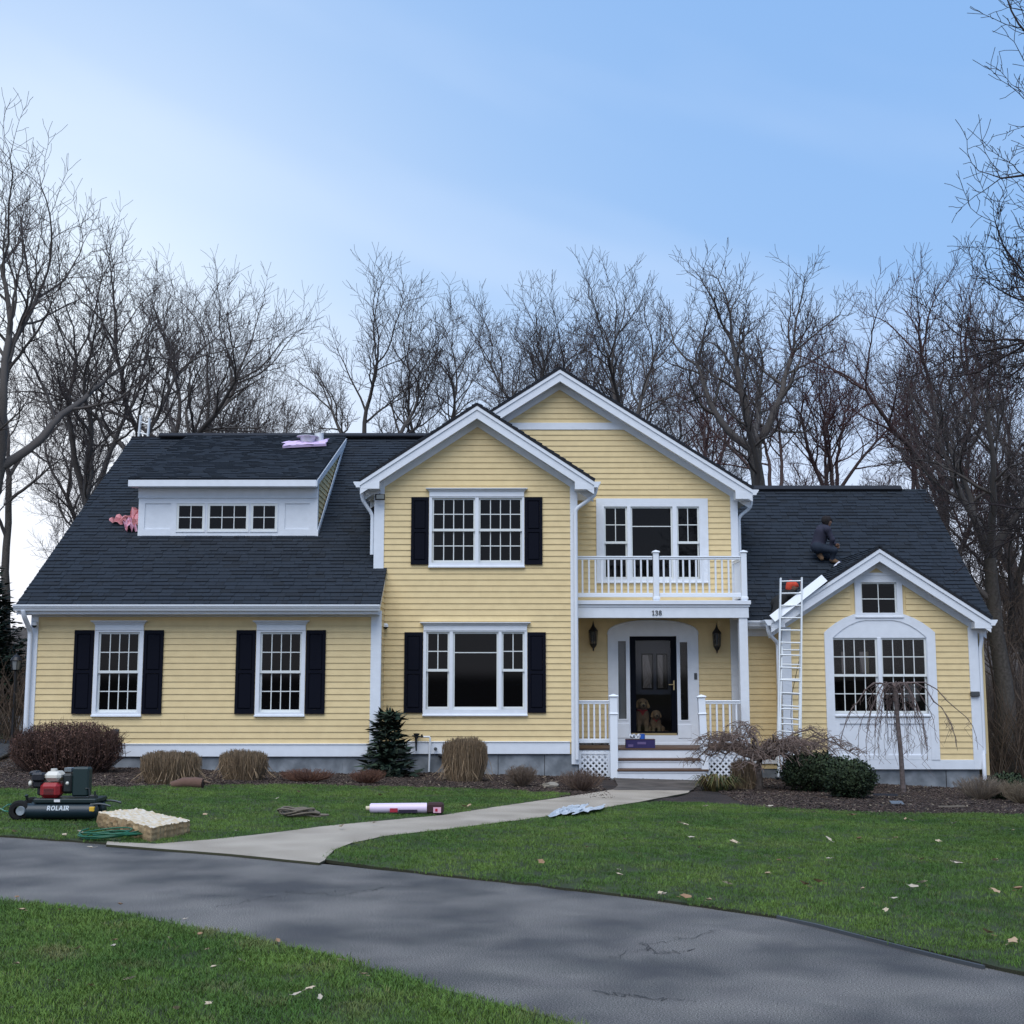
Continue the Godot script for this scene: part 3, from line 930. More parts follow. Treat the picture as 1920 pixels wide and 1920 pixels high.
	tm.font_size = 12
	tm.pixel_size = 0.0105
	tm.depth = 0.015
	var nb := put("house_number", tm, M.black, house)
	nb.position = Vector3(2.927, 3.238, -0.340)
	# porch posts, deck, rails and steps
	var dk := (0.547)
	board("porch_post", (4.582), dk - 0.1, zp - 0.18, (4.754), bb, zp - 0.02, M.white)
	board("pilaster", (4.589), dk, zm + 0.02, (4.768), bb + 0.04, zm + 0.07, M.white)
	var rows := 8
	for k in rows:
		var z0 := lerpf(zm + 0.02, zp + 0.03, float(k) / rows)
		var z1 := lerpf(zm + 0.02, zp + 0.03, (k + 1.0) / rows) - 0.005
		board("deck_board", px0, dk - 0.03, z0, px1 - 0.02, dk, z1, M.deck, null, 0.003)
	board("deck_fascia", px0, (0.484), zp - 0.03, px1 - 0.02, dk - 0.031, zp + 0.005, M.white)
	var st0 := (2.087)
	var st1 := (3.763)
	var h0 := dk
	var tread_y := [(0.360), (0.175)]
	var gy := ground(2.8, 0.4) - 0.05
	var zz := [zp + 0.0, -0.08, 0.2]
	board("riser", st0 - 0.02, tread_y[0], zz[0] - 0.02, st1, (0.484), zz[0], M.white)
	board("stair_tread", st0 - 0.02, tread_y[0] - 0.035, zz[0] - 0.02, st1 + 0.01, tread_y[0], zz[1] + 0.03, M.deck)
	board("riser", st0 - 0.02, tread_y[1], zz[1] - 0.02, st1, tread_y[0] - 0.036, zz[1], M.white)
	board("stair_tread", st0 - 0.04, tread_y[1] - 0.035, zz[1] - 0.02, st1 + 0.06, tread_y[1], zz[2] + 0.03, M.deck)
	board("riser", st0 - 0.04, gy, zz[2] - 0.02, st1 + 0.03, tread_y[1] - 0.036, zz[2], M.white)
	for k in 2:
		board("tread_nosing", st0 - 0.02, tread_y[k] - 0.072, zz[k + 1] + 0.001, st1, tread_y[k] - 0.037, zz[k + 1] + 0.012, M.white)
	newel((1.992), 0.1, gy, (1.626), 0.15, 0.0, (1.242))
	newel((3.776), 0.1, gy, (1.615), 0.14, 0.035, (1.242))
	var rt := (1.500)
	var rbm := (0.659)
	var xs3 := []
	for k in 5: xs3.append(lerpf((1.405), (1.859), k / 4.0))
	railing(gx1 + 0.02, (1.948), rt, rbm, -0.2, 5, xs3)
	var xs4 := []
	for k in 5: xs4.append(lerpf((3.938), (4.456), k / 4.0))
	railing((3.832), (4.541), rt, rbm, -0.2, 5, xs4)
	lattice(gx1 + 0.02, gy - 0.05, (1.940), (0.493), -0.22)
	lattice((3.839), gy - 0.12, (4.682), (0.493), -0.22)
	board("porch_skirt", gx1 + 0.02, (0.257), -0.36, px1 - 0.05, (0.486), -0.34, M.white)
	# door surround
	pane_mat = M.clear
	var sur := Geo.new()
	var pts := PackedVector2Array([Vector2(sd0, dby + 0.0), Vector2(sd1, dby + 0.0), Vector2(sd1, arc_y)])
	var cx2 := (sd0 + sd1) / 2
	var rise := (3.132) - arc_y
	for k in range(1, 16):
		var a := PI * k / 16.0
		pts.append(Vector2(cx2 + cos(a) * (sd1 - sd0) / 2, arc_y + pow(sin(a), 0.8) * rise))
	pts.append(Vector2(sd0, arc_y))
	# posts and head as sheets; the arched fan board above
	var dl := (2.469)
	var dr := (3.453)
	var ty := (0.749)
	var slh := [[(2.212), (1.073), (2.402), (2.712)], [(3.509), (1.051), (3.693), (2.690)]]
	frame_sheet(sur, sd0, dby, sd1, arc_y + 0.005, [[dl, ty, dr, dtop], slh[0], slh[1]], -0.06, 0.045)
	var arch := Geo.new()
	var ap := PackedVector2Array()
	for q in pts:
		if q.y >= arc_y - 0.001: ap.append(q)
	arch.prism(ap, 0.0, 0.042)
	var af := PackedVector2Array()
	var ad := thing_part("entry_surround")
	ad.position.z = zm
	obj("surround_board", sur, M.white, ad)
	obj("arch_board", arch, M.white, ad)
	var ring := []
	for q in ap: ring.append(Vector3(q.x, q.y, 0.04))
	var tr2 := Geo.new()
	tr2.tube(ring, 0.018, 6)
	obj("arch_moulding", tr2, M.white, ad)
	for k in slh:
		var sp := Geo.new()
		frame_sheet(sp, k[0] - 0.02, k[1] - 0.02, k[2] + 0.02, k[3] + 0.02, [[k[0] + 0.012, k[1] + 0.012, k[2] - 0.012, k[3] - 0.012]], -0.03, 0.056)
		obj("sidelight_frame", sp, M.white, ad)
		pane(ad, k[0] + 0.01, k[1] + 0.01, k[2] - 0.01, k[3] - 0.01, -0.02)
		if k == slh[0]:
			var cu := Geo.new()
			for q in 6: cu.bar(Vector3(lerpf(k[0], k[2], (q + 0.5) / 6), k[1], -0.06 - 0.012 * (q % 2)), Vector3(lerpf(k[0], k[2], (q + 0.5) / 6), k[3], -0.06 - 0.012 * (q % 2)), 0.012, (k[2] - k[0]) / 5.6, Vector3.RIGHT)
			obj("curtain", cu, M.blind, ad)
		var bp := Geo.new()
		bp.bevel(Vector3((k[0] + k[2]) / 2, lerpf(dby, k[1], 0.52), 0.047), Vector3(k[2] - k[0] + 0.1, (k[1] - dby) * 0.62, 0.02), 0.007)
		obj("sidelight_panel", bp, M.white, ad)
	# black storm door with a full pane, brass handle and sweep
	var sdr := Node3D.new()
	sdr.name = "storm_door"
	house.add_child(sdr, true)
	sdr.position.z = zm
	var sg := Geo.new()
	var gi := [(2.592), (0.831), (3.330), (2.712)]
	frame_sheet(sg, dl + 0.01, ty + 0.045, dr - 0.01, dtop - 0.008, [gi], -0.005, 0.035)
	obj("door_frame", sg, M.door_black, sdr)
	pane(sdr, gi[0], gi[1], gi[2], gi[3], 0.01)
	var sw2 := Geo.new()
	sw2.bevel(Vector3((dl + dr) / 2, ty + 0.022, 0.02), Vector3(dr - dl - 0.04, 0.044, 0.05), 0.008)
	obj("door_sweep", sw2, M.brass, sdr)
	var hd := Geo.new()
	var hx := (3.386)
	var hy := (1.778)
	hd.bevel(Vector3(hx, hy, 0.04), Vector3(0.03, 0.2, 0.012), 0.005)
	hd.tube([Vector3(hx, hy + 0.02, 0.045), Vector3(hx, hy + 0.02, 0.075), Vector3(hx - 0.11, hy + 0.015, 0.08)], 0.011, 6)
	obj("door_handle", hd, M.brass, sdr)
	# inner door: dark leaf, two tall arched lights
	var idr := thing_part("inner_door")
	idr.position.z = zm - 0.14
	var ig := Geo.new()
	var l1 := [(2.756), (1.722), (2.947), (2.413)]
	var l2 := [(3.071), (1.722), (3.251), (2.413)]
	frame_sheet(ig, dl + 0.03, (1.588), dr - 0.03, dtop, [l1, l2], -0.05, 0.0)
	obj("door_leaf", ig, M.door_blue, idr)
	for k in [l1, l2]:
		pane(idr, k[0], k[1], k[2], k[3], -0.02)
		var mg := Geo.new()
		frame_sheet(mg, k[0] - 0.03, k[1] - 0.03, k[2] + 0.03, k[3] + 0.03, [[k[0], k[1], k[2], k[3]]], 0.001, 0.014)
		obj("light_moulding", mg, M.door_black, idr)
	room(sd0 + 0.02, dby + 0.02, zm - 3.6, sd1 - 0.02, dtop + 0.1, zm - 0.07, [[(3.087), (1.660), (3.596), (2.492)]], M.hall)
	board("doorbell", (3.811), (1.900), zm + 0.046, (3.873), (2.033), zm + 0.066, M.metal_dark, null, 0.006)
	board("threshold", sd0, dk + 0.002, zm + 0.02, sd1, dby + 0.005, zm + 0.055, M.white)
	lantern((1.700), (2.801), zm + 0.02)
	lantern((4.285), (2.756), zm + 0.02)
	var hk := Geo.new()
	hk.tube([Vector3(4.232, 3.125, -0.700), Vector3(4.230, 3.049, -0.700), Vector3(4.262, 2.984, -0.700), Vector3(4.223, 2.962, -0.700)], 0.007, 5)
	obj("plant_hook", hk, M.brass, house)

	pane_mat = M.glass
	# ------------------------------------------------ right wing: recessed wall, roof
	var zw := -1.0
	var wx0 := mx1 - 0.05
	var rx1 := (5.435)
	var we := rect_edges(wx0, 0.1, rx1 + 0.05, (2.874))
	wall(Transform3D(Basis.IDENTITY, Vector3(0, 0, zw)), we[0], we[1], [], [], 0.42, (2.819), M.siding)
	board("frieze_board", wx0, (2.786), zw + 0.001, rx1, (2.951), zw + 0.03, M.white)
	board("water_table", wx0, 0.2, zw, rx1, 0.42, zw + 0.033, M.white)
	var wey := (3.099)
	board("soffit", wx0, wey - 0.17, zw + 0.031, rx1, wey - 0.155, -0.65, M.white)
	board("fascia", wx0, wey - 0.17, -0.649, rx1, wey - 0.02, -0.62, M.white)
	gutter(wx0, (5.127), wey - 0.01, -0.619)
	var zr2 := -4.8
	var wr := (6.423)
	var wsl := (wr - wey) / (-0.6 - zr2)
	var wd := Vector3(0, wsl, -1).normalized()
	var wlen := (wr - wey) / wd.y
	var wxr := (9.934)
	roof(Vector3(wx0 - 0.02, wey, -0.6), Vector3.RIGHT, wd, [Vector2(0, 0), Vector2(0, wlen)], [Vector2(wxr - 0.1 - wx0, 0), Vector2(wxr + 0.02 - wx0, wlen)], wlen, 0, 41)
	roof(Vector3(wxr, wey, zr2 - (-wd.z) * wlen), Vector3.LEFT, Vector3(0, wsl, 1).normalized(), [Vector2(0, 0), Vector2(0, wlen)], [Vector2(wxr - wx0, 0), Vector2(wxr - wx0, wlen)], wlen, 0, 42, 0.3)
	var rc2 := Geo.new()
	for s in [-1.0, 1.0]:
		rc2.bar(Vector3(wx0 - 0.1, wr + 0.015, zr2 + s * 0.07), Vector3(wxr - 0.6, wr + 0.015, zr2 + s * 0.07), 0.16, 0.05, Vector3(0, 1, s * 0.8))
	obj("ridge_vent", rc2, M.ridge, house)
	var es := Geo.new()
	es.prism(PackedVector2Array([Vector2(0.6, 0.0), Vector2(9.0, 0.0), Vector2(9.0, wey), Vector2(-zr2, wr - 0.1), Vector2(0.6, wey - 0.1)]), -0.1, 0.0)
	var eo := obj("wall", es, M.siding, house)
	eo.transform = Transform3D(rb, Vector3(wxr - 0.35, 0, 0))

	# ------------------------------------------------ right gable, wall at z -0.3
	var zg := -0.3
	var qk := Vector2((7.363), (4.501))
	var ql := Vector2((5.156), (3.094))
	var qr := Vector2((9.527), (3.073))
	ql.y = (ql.y + qr.y) / 2; qr.y = ql.y
	var qx0 := (5.419)
	var qx1 := (9.335)
	var qb := (0.139)
	var qt := (0.326)
	var qe0 := [Vector2(qx0, qb), Vector2(qx0, ql.y - 0.05), Vector2(qk.x - 0.001, qk.y - 0.28)]
	var qe1 := [Vector2(qx1, qb), Vector2(qx1, ql.y - 0.05), Vector2(qk.x + 0.001, qk.y - 0.28)]
	var sm := [(6.909), (3.161), (7.866), (3.979)]
	var smu := [(7.032), (3.182), (7.753), (3.849), "fixed", 2]
	var wy1 := (2.733)
	var wy0 := (1.230)
	var ru := [[(6.417), wy0, (7.324), wy1, "hung", 4], [(7.399), wy0, (8.306), wy1, "hung", 4]]
	var ax0 := (6.267)
	var ax1 := (8.488)
	var shy := (2.840)
	wall(Transform3D(Basis.IDENTITY, Vector3(0, 0, zg)), qe0, qe1, [[ru[0][0], wy0, ru[1][2], wy1], smu.slice(0, 4)], [[ax0 + 0.03, qt, ax1 - 0.03, shy], [ax0 + 0.55, shy, ax1 - 0.55, sm[3]]], qt, qk.y - 0.3, M.siding)
	# arched casing and the panels above and below the big window
	var ac := thing_part("arched_casing")
	ac.position.z = zg
	var cxm := (ax0 + ax1) / 2
	var hw := (ax1 - ax0) / 2
	var top := (3.215) + 0.02
	var prof := [Vector2(-1, 0), Vector2(-0.93, 0.18), Vector2(-0.8, 0.46), Vector2(-0.64, 0.72), Vector2(-0.46, 0.92), Vector2(-0.3, 1.0), Vector2(0.3, 1.0), Vector2(0.46, 0.92), Vector2(0.64, 0.72), Vector2(0.8, 0.46), Vector2(0.93, 0.18), Vector2(1, 0)]
	var outer := PackedVector2Array()
	var inner := PackedVector2Array()
	for q in prof:
		outer.append(Vector2(cxm + q.x * hw, shy + q.y * (top - shy)))
		inner.append(Vector2(cxm + q.x * (hw - 0.17), wy1 + q.y * (top - 0.15 - wy1)))
	var band := PackedVector2Array()
	for q in outer: band.append(q)
	for k in range(inner.size() - 1, -1, -1): band.append(inner[k])
	var agg := Geo.new()
	agg.prism(band, 0.0, 0.046)
	obj("arch_board", agg, M.white, ac)
	var fan := Geo.new()
	var fp2 := PackedVector2Array()
	for q in inner: fp2.append(q)
	fan.prism(fp2, 0.0, 0.03)
	obj("arch_panel", fan, M.white, ac)
	for s in [[ax0, ax0 + 0.17 - 0.001], [ax1 - 0.169, ax1]]:
		var sb := Geo.new()
		sb.span(s[0], qt + 0.001, 0.0, s[1], shy - 0.0005 if false else wy1, 0.046)
		sb.prism(PackedVector2Array([Vector2(s[0], wy1), Vector2(s[1], wy1), Vector2(s[0] if s[0] == ax0 else s[1], shy)]), 0.0, 0.0455)
		obj("side_board", sb, M.white, ac)
	pane_mat = M.clear
	var rw := window(zg, [ax0 + 0.172, wy0 - 0.03, ax1 - 0.172, wy1 - 0.001], ru, [])
	pane_mat = M.glass
	var lp := Geo.new()
	var py0 := qt + 0.002
	var py1 := wy0 - 0.075
	var pw := (ax1 - ax0 - 0.35)
	var pan := []
	for k in 2:
		pan.append([ax0 + 0.175 + 0.08 + k * (pw / 2), py0 + 0.09, ax0 + 0.175 + pw / 2 - 0.08 + k * (pw / 2), py1 - 0.12])
	frame_sheet(lp, ax0 + 0.1705, py0, ax1 - 0.1705, py1, pan, 0.0, 0.036)
	obj("apron_board", lp, M.white, ac)
	for p in pan:
		var pg := Geo.new()
		pg.span(p[0], p[1], 0.0, p[2], p[3], 0.014)
		obj("apron_panel", pg, M.white, ac)
	window(zg, sm, [smu], [])
	board("window_surround", sm[0] - 0.02, sm[3] + 0.001, zg, sm[2] + 0.02, (4.043), zg + 0.05, M.white)
	# the room behind with an opening at the back, and a table lamp
	room(qx0 + 0.15, qt - 0.1, -4.4, qx1 - 0.15, 3.2, zg - 0.13, [[(7.678), (2.037), (7.777), (2.530)], [(8.100), (2.037), (8.324), (2.530)]])
	var lmp := thing("table_lamp", "pale drum shaded table lamp standing inside the arched window", "lamp", Vector3(8.246, 1.379, -1.100))
	var lg := Geo.new()
	lg.lathe([Vector2(0.001, -0.6), Vector2(0.1, -0.6), Vector2(0.1, -0.57), Vector2(0.03, -0.5), Vector2(0.05, -0.3), Vector2(0.02, 0.0), Vector2(0.012, 0.12)], 12)
	obj("lamp_base", lg, M.metal_dark, lmp)
	var lsh := Geo.new()
	lsh.lathe([Vector2(0.17, 0.08), Vector2(0.145, 0.42)], 18)
	obj("lamp_shade", lsh, M.blind, lmp)
	board("corner_board", qx0 - 0.01, qb, zg - 0.1, (5.594), ql.y - 0.14, zg + 0.036, M.white)
	board("corner_board", (9.154), qb, zg - 0.1, qx1 + 0.01, ql.y - 0.14, zg + 0.036, M.white)
	board("water_table", (5.594), qb, zg, (9.154), qt, zg + 0.034, M.white)
	gable(qk, ql, qr, 0.0, zg, -3.4)
	eave_return((5.144), (5.430), (2.936), qk, ql, 0.0, zg)
	eave_return((9.545), (9.206), (2.915), qk, qr, 0.0, zg)
	gutter_along(-0.7, 0.01, ql.y, ql.x, -1.0)
	gutter_along(-3.0, 0.01, qr.y, qr.x, 1.0)
	board("soffit", ql.x, (2.936), -0.7, qx0, (2.936) + 0.02, zg + 0.03, M.white)
	board("soffit", qx1, (2.915), -3.0, qr.x, (2.915) + 0.02, zg + 0.03, M.white)
	downspout([Vector3(ql.x - 0.06, ql.y - 0.1, -0.1), Vector3(ql.x - 0.02, ql.y - 0.28, -0.15), Vector3(qx0 - 0.07, ql.y - 0.45, -0.35), Vector3(qx0 - 0.07, 0.1, -0.35)], 0.04)
	downspout([Vector3(qr.x - 0.1, qr.y - 0.25, -0.3), Vector3(qx1 + 0.1, qr.y - 0.4, -0.3), Vector3(qx1 + 0.06, qr.y - 0.6, -0.32), Vector3(qx1 + 0.05, qb + 0.3, -0.32)], 0.04)
	downspout([Vector3(qx1 + 0.03, qb + 0.35, -0.3), Vector3(qx1 + 0.0, qb, -0.22), Vector3(qx1 + 0.0, ground(qx1, 0) - 0.05, -0.22)], 0.04)
	var ls := Geo.new()
	ls.prism(PackedVector2Array([Vector2(0.42, qb), Vector2(1.2, qb), Vector2(1.2, ql.y), Vector2(0.42, ql.y)]), -0.1, 0.0)
	var lso := obj("wall", ls, M.siding, house)
	lso.transform = Transform3D(rb, Vector3(qx0 + 0.1, 0, 0))
	# light fixture on the right corner, and the boxes on the right side wall
	board("corner_light", (9.136), (1.568), zg + 0.037, (9.316), (1.668), zg + 0.1, M.metal_dark, null, 0.012)
	for k in [[1258, 1284, -0.9], [1398, 1432, -0.55], [1352, 1376, -0.9]]:
		board("meter_box", qx1 + 0.01, 2.0 - (k[1] - 1265) / 94.0, k[2] - 0.3, qx1 + 0.14, 2.0 - (k[0] - 1265) / 94.0, k[2], M.meter, null, 0.01)
	for k in [1284, 1407]:
		var vt := Geo.new()
		vt.tube([Vector3(qx1, 2.0 - (k - 1265) / 94.0, -0.8), Vector3(qx1 + 0.13, 2.0 - (k - 1265) / 94.0 - 0.01, -0.8), Vector3(qx1 + 0.17, 2.0 - (k - 1265) / 94.0 - 0.05, -0.8)], 0.03, 8)
		obj("vent_pipe", vt, M.plastic, house)

	# ------------------------------------------------ foundations
	var f1 := Geo.new()
	f1.span(lx0 + 0.05, -0.6, -0.1, lx1, base_b - 0.012, zl - 0.02)
	f1.span(lx1 + 0.001, -0.6, -1.0, gx1 - 0.01, base_b - 0.012, -0.02)
	f1.span(gx1, -0.6, -2.0, wx0, 0.35, zm - 0.05)
	f1.span(wx0, -0.7, -1.6, qx0, 0.2, zw - 0.02)
	f1.span(qx0 + 0.02, -0.9, -4.0, qx1 - 0.06, qb - 0.012, zg - 0.025)
	for x in [(-5.142), (-4.130), (-3.229)]: f1.span(x - 0.006, -0.5, zl - 0.022, x + 0.006, base_b - 0.02, zl - 0.012)
	var fo := obj("foundation", f1, M.concrete, house)
	for x in [(-0.272), (0.638)]:
		var jt := Geo.new()
		jt.span(x - 0.005, -0.5, -0.022, x + 0.005, base_b - 0.02, -0.014)
		obj("wall_joint", jt, M.soil, fo)
	var jr := Geo.new()
	jr.span((8.610) - 0.006, -0.6, zg - 0.027, (8.610) + 0.006, qb - 0.03, zg - 0.018)
	obj("wall_joint", jr, M.soil, fo)
	# gas meter and pipes on the front of the tall gable
	var gm := thing_part("gas_meter")
	var gp := Geo.new()
	gp.bevel(Vector3(-2.057, 0.558, 0.200), Vector3(0.17, 0.09, 0.14), 0.02)
	gp.tube([Vector3(-2.284, 0.697, 0.120), Vector3(-2.065, 0.697, 0.120), Vector3(-2.061, 0.586, 0.150)], 0.014, 6)
	gp.tube([Vector3(-1.878, 0.790, 0.120), Vector3(-1.872, 0.521, 0.100)], [0.028, 0.012], 7)
	gp.lathe([Vector2(0, -0.05), Vector2(0.035, -0.05), Vector2(0.04, 0.01), Vector2(0.06, 0.03), Vector2(0.06, 0.05), Vector2(0.0, 0.055)], 10, Vector3(-1.868, 0.810, 0.120))
	gp.tube([Vector3(-1.951, 0.815, 0.120), Vector3(-1.721, 0.790, 0.120)], 0.014, 6)
	gp.tube([Vector3(-1.764, 0.841, 0.120), Vector3(-1.763, 0.779, 0.120)], 0.02, 6)
	obj("meter_body", gp, M.black, gm)
	var gv := Geo.new()
	gv.tube([Vector3(-1.731, 0.795, 0.130), Vector3(-1.616, 0.795, 0.130), Vector3(-1.601, 0.769, 0.130), Vector3(-1.621, 0.124, 0.130)], 0.019, 8)
	obj("white_pipe", gv, M.plastic, gm)
	var hs := Geo.new()
	hs.lathe([Vector2(0, 0.0), Vector2(0.025, 0.0), Vector2(0.02, 0.04), Vector2(0.035, 0.06), Vector2(0.0, 0.065)], 8, Vector3(-1.494, 0.560, 0.060), Basis(Vector3.RIGHT, PI / 2))
	obj("hose_tap", hs, M.metal_dark, house)
	var sp2 := Geo.new()
	sp2.bevel(Vector3(-1.366, 0.418, 0.080), Vector3(0.16, 0.07, 0.12), 0.02, Basis(Vector3(0, 0, 1), -0.35))
	obj("dryer_vent", sp2, M.black, house)

# ---------------------------------------------------------------- materials, light, sky, camera
func materials():
	var grain := noise_tex(3, 0.03, 4, Color(0.965, 0.965, 0.965), Color(1, 1, 1), 256, 1.0)
	var streak := noise_tex(5, 0.02, 4, Color(0.955, 0.95, 0.945), Color(1, 1, 1), 512, 1.2)
	var speck := noise_tex(8, 0.16, 3, Color(0.55, 0.55, 0.56), Color(1, 1, 1), 512, 1.8)
	var speck2 := noise_tex(9, 0.22, 3, Color(0.5, 0.5, 0.5), Color(1.0, 1.0, 1.0), 512, 2.2)
	var bark := noise_tex(12, 0.05, 4, Color(0.72, 0.71, 0.7), Color(1, 1, 1), 256, 1.6)
	var bumps := bump_tex(4, 0.08, 4, 3.0, 256)
	M.siding = mat(lin(0.78, 0.605, 0.315), 0.62, streak, 0.35)
	M.white = mat(lin(0.77, 0.80, 0.845), 0.5, grain, 0.6)
	M.vinyl = mat(lin(0.80, 0.83, 0.87), 0.38)
	M.sash = mat(lin(0.72, 0.74, 0.72), 0.45)
	M.gutter = mat(lin(0.74, 0.77, 0.81), 0.35)
	M.shutter = mat(lin(0.005, 0.006, 0.012), 0.6)
	M.shutter.metallic_specular = 0.2
	M.shingle = mat(lin(0.023, 0.034, 0.050), 0.95, speck, 2.2)
	M.underlay = mat(lin(0.012, 0.013, 0.017), 0.95)
	M.ridge = mat(lin(0.012, 0.013, 0.018), 0.8)
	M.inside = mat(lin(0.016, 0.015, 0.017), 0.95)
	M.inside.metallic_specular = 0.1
	M.hall = mat(lin(0.06, 0.065, 0.075), 0.9)
	M.blind = mat(lin(0.35, 0.37, 0.38), 0.8)
	M.black = mat(lin(0.008, 0.008, 0.010), 0.45)
	M.door_black = mat(lin(0.004, 0.005, 0.009), 0.4)
	M.door_black.metallic_specular = 0.15
	M.door_blue = mat(lin(0.02, 0.03, 0.055), 0.4)
	M.brass = mat(lin(0.55, 0.42, 0.22), 0.35, null, 1.0, 0.7)
	M.metal_dark = mat(lin(0.06, 0.065, 0.07), 0.5)
	M.meter = mat(lin(0.22, 0.25, 0.27), 0.5)
	M.plastic = mat(lin(0.72, 0.74, 0.76), 0.4)
	M.concrete = mat(lin(0.27, 0.29, 0.31), 0.9, noise_tex(15, 0.012, 5, Color(0.74, 0.75, 0.76), Color(1, 1, 1), 512, 1.5), 0.4)
	M.deck = mat(lin(0.11, 0.06, 0.035), 0.6, streak, 1.0)
	M.soil = mat(lin(0.02, 0.016, 0.013), 0.95)
	M.alu = mat(lin(0.72, 0.74, 0.74), 0.35, null, 1.0, 0.25)
	M.bark = mat(Color(1, 1, 1), 0.95, bark, 0.9)
	M.twig = mat(Color(1, 1, 1), 0.95)
	M.leaf = mat(Color(1, 1, 1), 0.8)
	M.leaf.backlight = Color(0.15, 0.15, 0.1)
	M.grass = mat(Color(1, 1, 1), 0.75)
	M.grass.backlight = Color(0.25, 0.3, 0.12)
	M.cloth = mat(Color(1, 1, 1), 0.9)
	M.paint = mat(Color(1, 1, 1), 0.4)
	M.rough = mat(Color(1, 1, 1), 0.95, speck2, 3.0)
	M.litter = mat(Color(1, 1, 1), 0.95, noise_tex(21, 0.06, 5, Color(0.4, 0.38, 0.36), Color(1, 1, 1), 512, 2.4), 0.5, 0.0, bumps, 1.2)
	M.mulch = mat(Color(1, 1, 1), 0.95, noise_tex(22, 0.10, 4, Color(0.35, 0.35, 0.35), Color(1, 1, 1), 512, 2.6), 1.2, 0.0, bumps, 1.5)
	M.lawn = mat(Color(1, 1, 1), 0.95, noise_tex(23, 0.12, 4, Color(0.5, 0.5, 0.5), Color(1, 1, 1), 512, 2.0), 1.5)
	M.asphalt = mat(Color(1, 1, 1), 0.75, noise_tex(24, 0.12, 4, Color(0.45, 0.45, 0.45), Color(1, 1, 1), 1024, 2.4), 0.7, 0.0, bump_tex(6, 0.25, 2, 3.0, 512), 0.06)
	M.path = mat(Color(1, 1, 1), 0.9, noise_tex(25, 0.2, 3, Color(0.78, 0.78, 0.78), Color(1, 1, 1), 512, 2.0), 1.2)
	var g := StandardMaterial3D.new()
	g.albedo_color = Color(0.010, 0.013, 0.026, 0.8)
	g.transparency = BaseMaterial3D.TRANSPARENCY_ALPHA
	g.roughness = 0.02
	g.metallic_specular = 0.32
	M.glass = g
	M.clear = g.duplicate()
	M.clear.albedo_color = Color(0.02, 0.022, 0.03, 0.22)
	pane_mat = M.glass
	var s := StandardMaterial3D.new()
	s.albedo_color = Color(0.3, 0.3, 0.3, 0.45)
	s.transparency = BaseMaterial3D.TRANSPARENCY_ALPHA
	s.roughness = 0.05
	M.smoked = s
	M.lens = mat(lin(0.22, 0.24, 0.24), 0.12)
	var wrap := mat(lin(0.62, 0.50, 0.66), 0.35)
	M.wrap = wrap
	M.film = mat(Color(1, 1, 1), 0.35)

func sky_image() -> Image:
	var w := 1024
	var h := 512
	var im := Image.create(w, h, false, Image.FORMAT_RGBF)
	var sun := Vector3(sin(deg_to_rad(-24.0)) * cos(deg_to_rad(9.0)), sin(deg_to_rad(9.0)), -cos(deg_to_rad(-24.0)) * cos(deg_to_rad(9.0)))
	var f := FastNoiseLite.new()
	f.seed = 77; f.frequency = 1.1; f.fractal_octaves = 5
	for y in h:
		var th := PI * (y + 0.5) / h
		var sy := cos(th)
		var cy := sin(th)
		for x in w:
			var ph := TAU * (x + 0.5) / w
			var d := Vector3(sin(ph) * cy, sy, -cos(ph) * cy)
			var e := maxf(sy, 0.0)
			var t := pow(1.0 - e, 3.0)
			var c := Vector3(0.17, 0.335, 0.64).lerp(Vector3(0.33, 0.51, 0.77), t)
			var ang := rad_to_deg(acos(clampf(d.dot(sun), -1, 1)))
			c = c.lerp(Vector3(0.74, 0.80, 0.87), clampf(0.9 * exp(-pow(ang / 17.0, 2.0)), 0, 1))
			c += Vector3(0.12, 0.11, 0.05) * exp(-pow(ang / 33.0, 2.0)) * 0.6
			if e < 0.3: c = c.lerp(Vector3(0.79, 0.785, 0.845), pow(1.0 - e / 0.3, 1.1) * 0.9)
			# thin veils of cirrus, drawn out along one direction
			var q := Vector3(d.x * 1.2 + d.y * 1.6, d.y * 5.0 + d.x * 1.4, d.z * 1.2)
			var cl := clampf(f.get_noise_3dv(q * 1.3) * 1.5 + 0.1, 0, 1) * clampf(1.3 - ang / 60.0, 0.12, 1.0)
			c = c.lerp(Vector3(0.72, 0.78, 0.88), cl * 0.22)
			if sy < 0: c = Vector3(0.10, 0.10, 0.09)
			im.set_pixel(x, y, Color(c.x, c.y, c.z))
	return im

func setting():
	var cam := Camera3D.new()
	cam.name = "camera"
	cam.position = Vector3(0, 2.0, 25.0)
	cam.rotation_degrees = Vector3(7.3949, 0, 0)
	cam.fov = 44.4411
	cam.near = 0.1
	cam.far = 400.0
	add_child(cam)
	var we := WorldEnvironment.new()
	var e := Environment.new()
	e.background_mode = Environment.BG_SKY
	var sm := PanoramaSkyMaterial.new()
	sm.panorama = ImageTexture.create_from_image(sky_image())
	var sk := Sky.new()
	sk.sky_material = sm
	e.sky = sk
	e.background_energy_multiplier = 0.95
	e.tonemap_mode = Environment.TONE_MAPPER_LINEAR
	e.tonemap_exposure = 1.42
	e.sdfgi_enabled = true
	e.ssao_enabled = true
	e.ssil_enabled = true
	we.environment = e
	add_child(we)
	# veiled evening daylight from the open sky over the drive, no hard shadows
	var sun := DirectionalLight3D.new()
	sun.name = "daylight"
	sun.light_energy = 0.62
	sun.light_angular_distance = 55.0
	sun.light_color = Color(1.0, 0.99, 0.975)
	sun.shadow_enabled = true
	sun.rotation_degrees = Vector3(-57, -14, 0)
	add_child(sun)

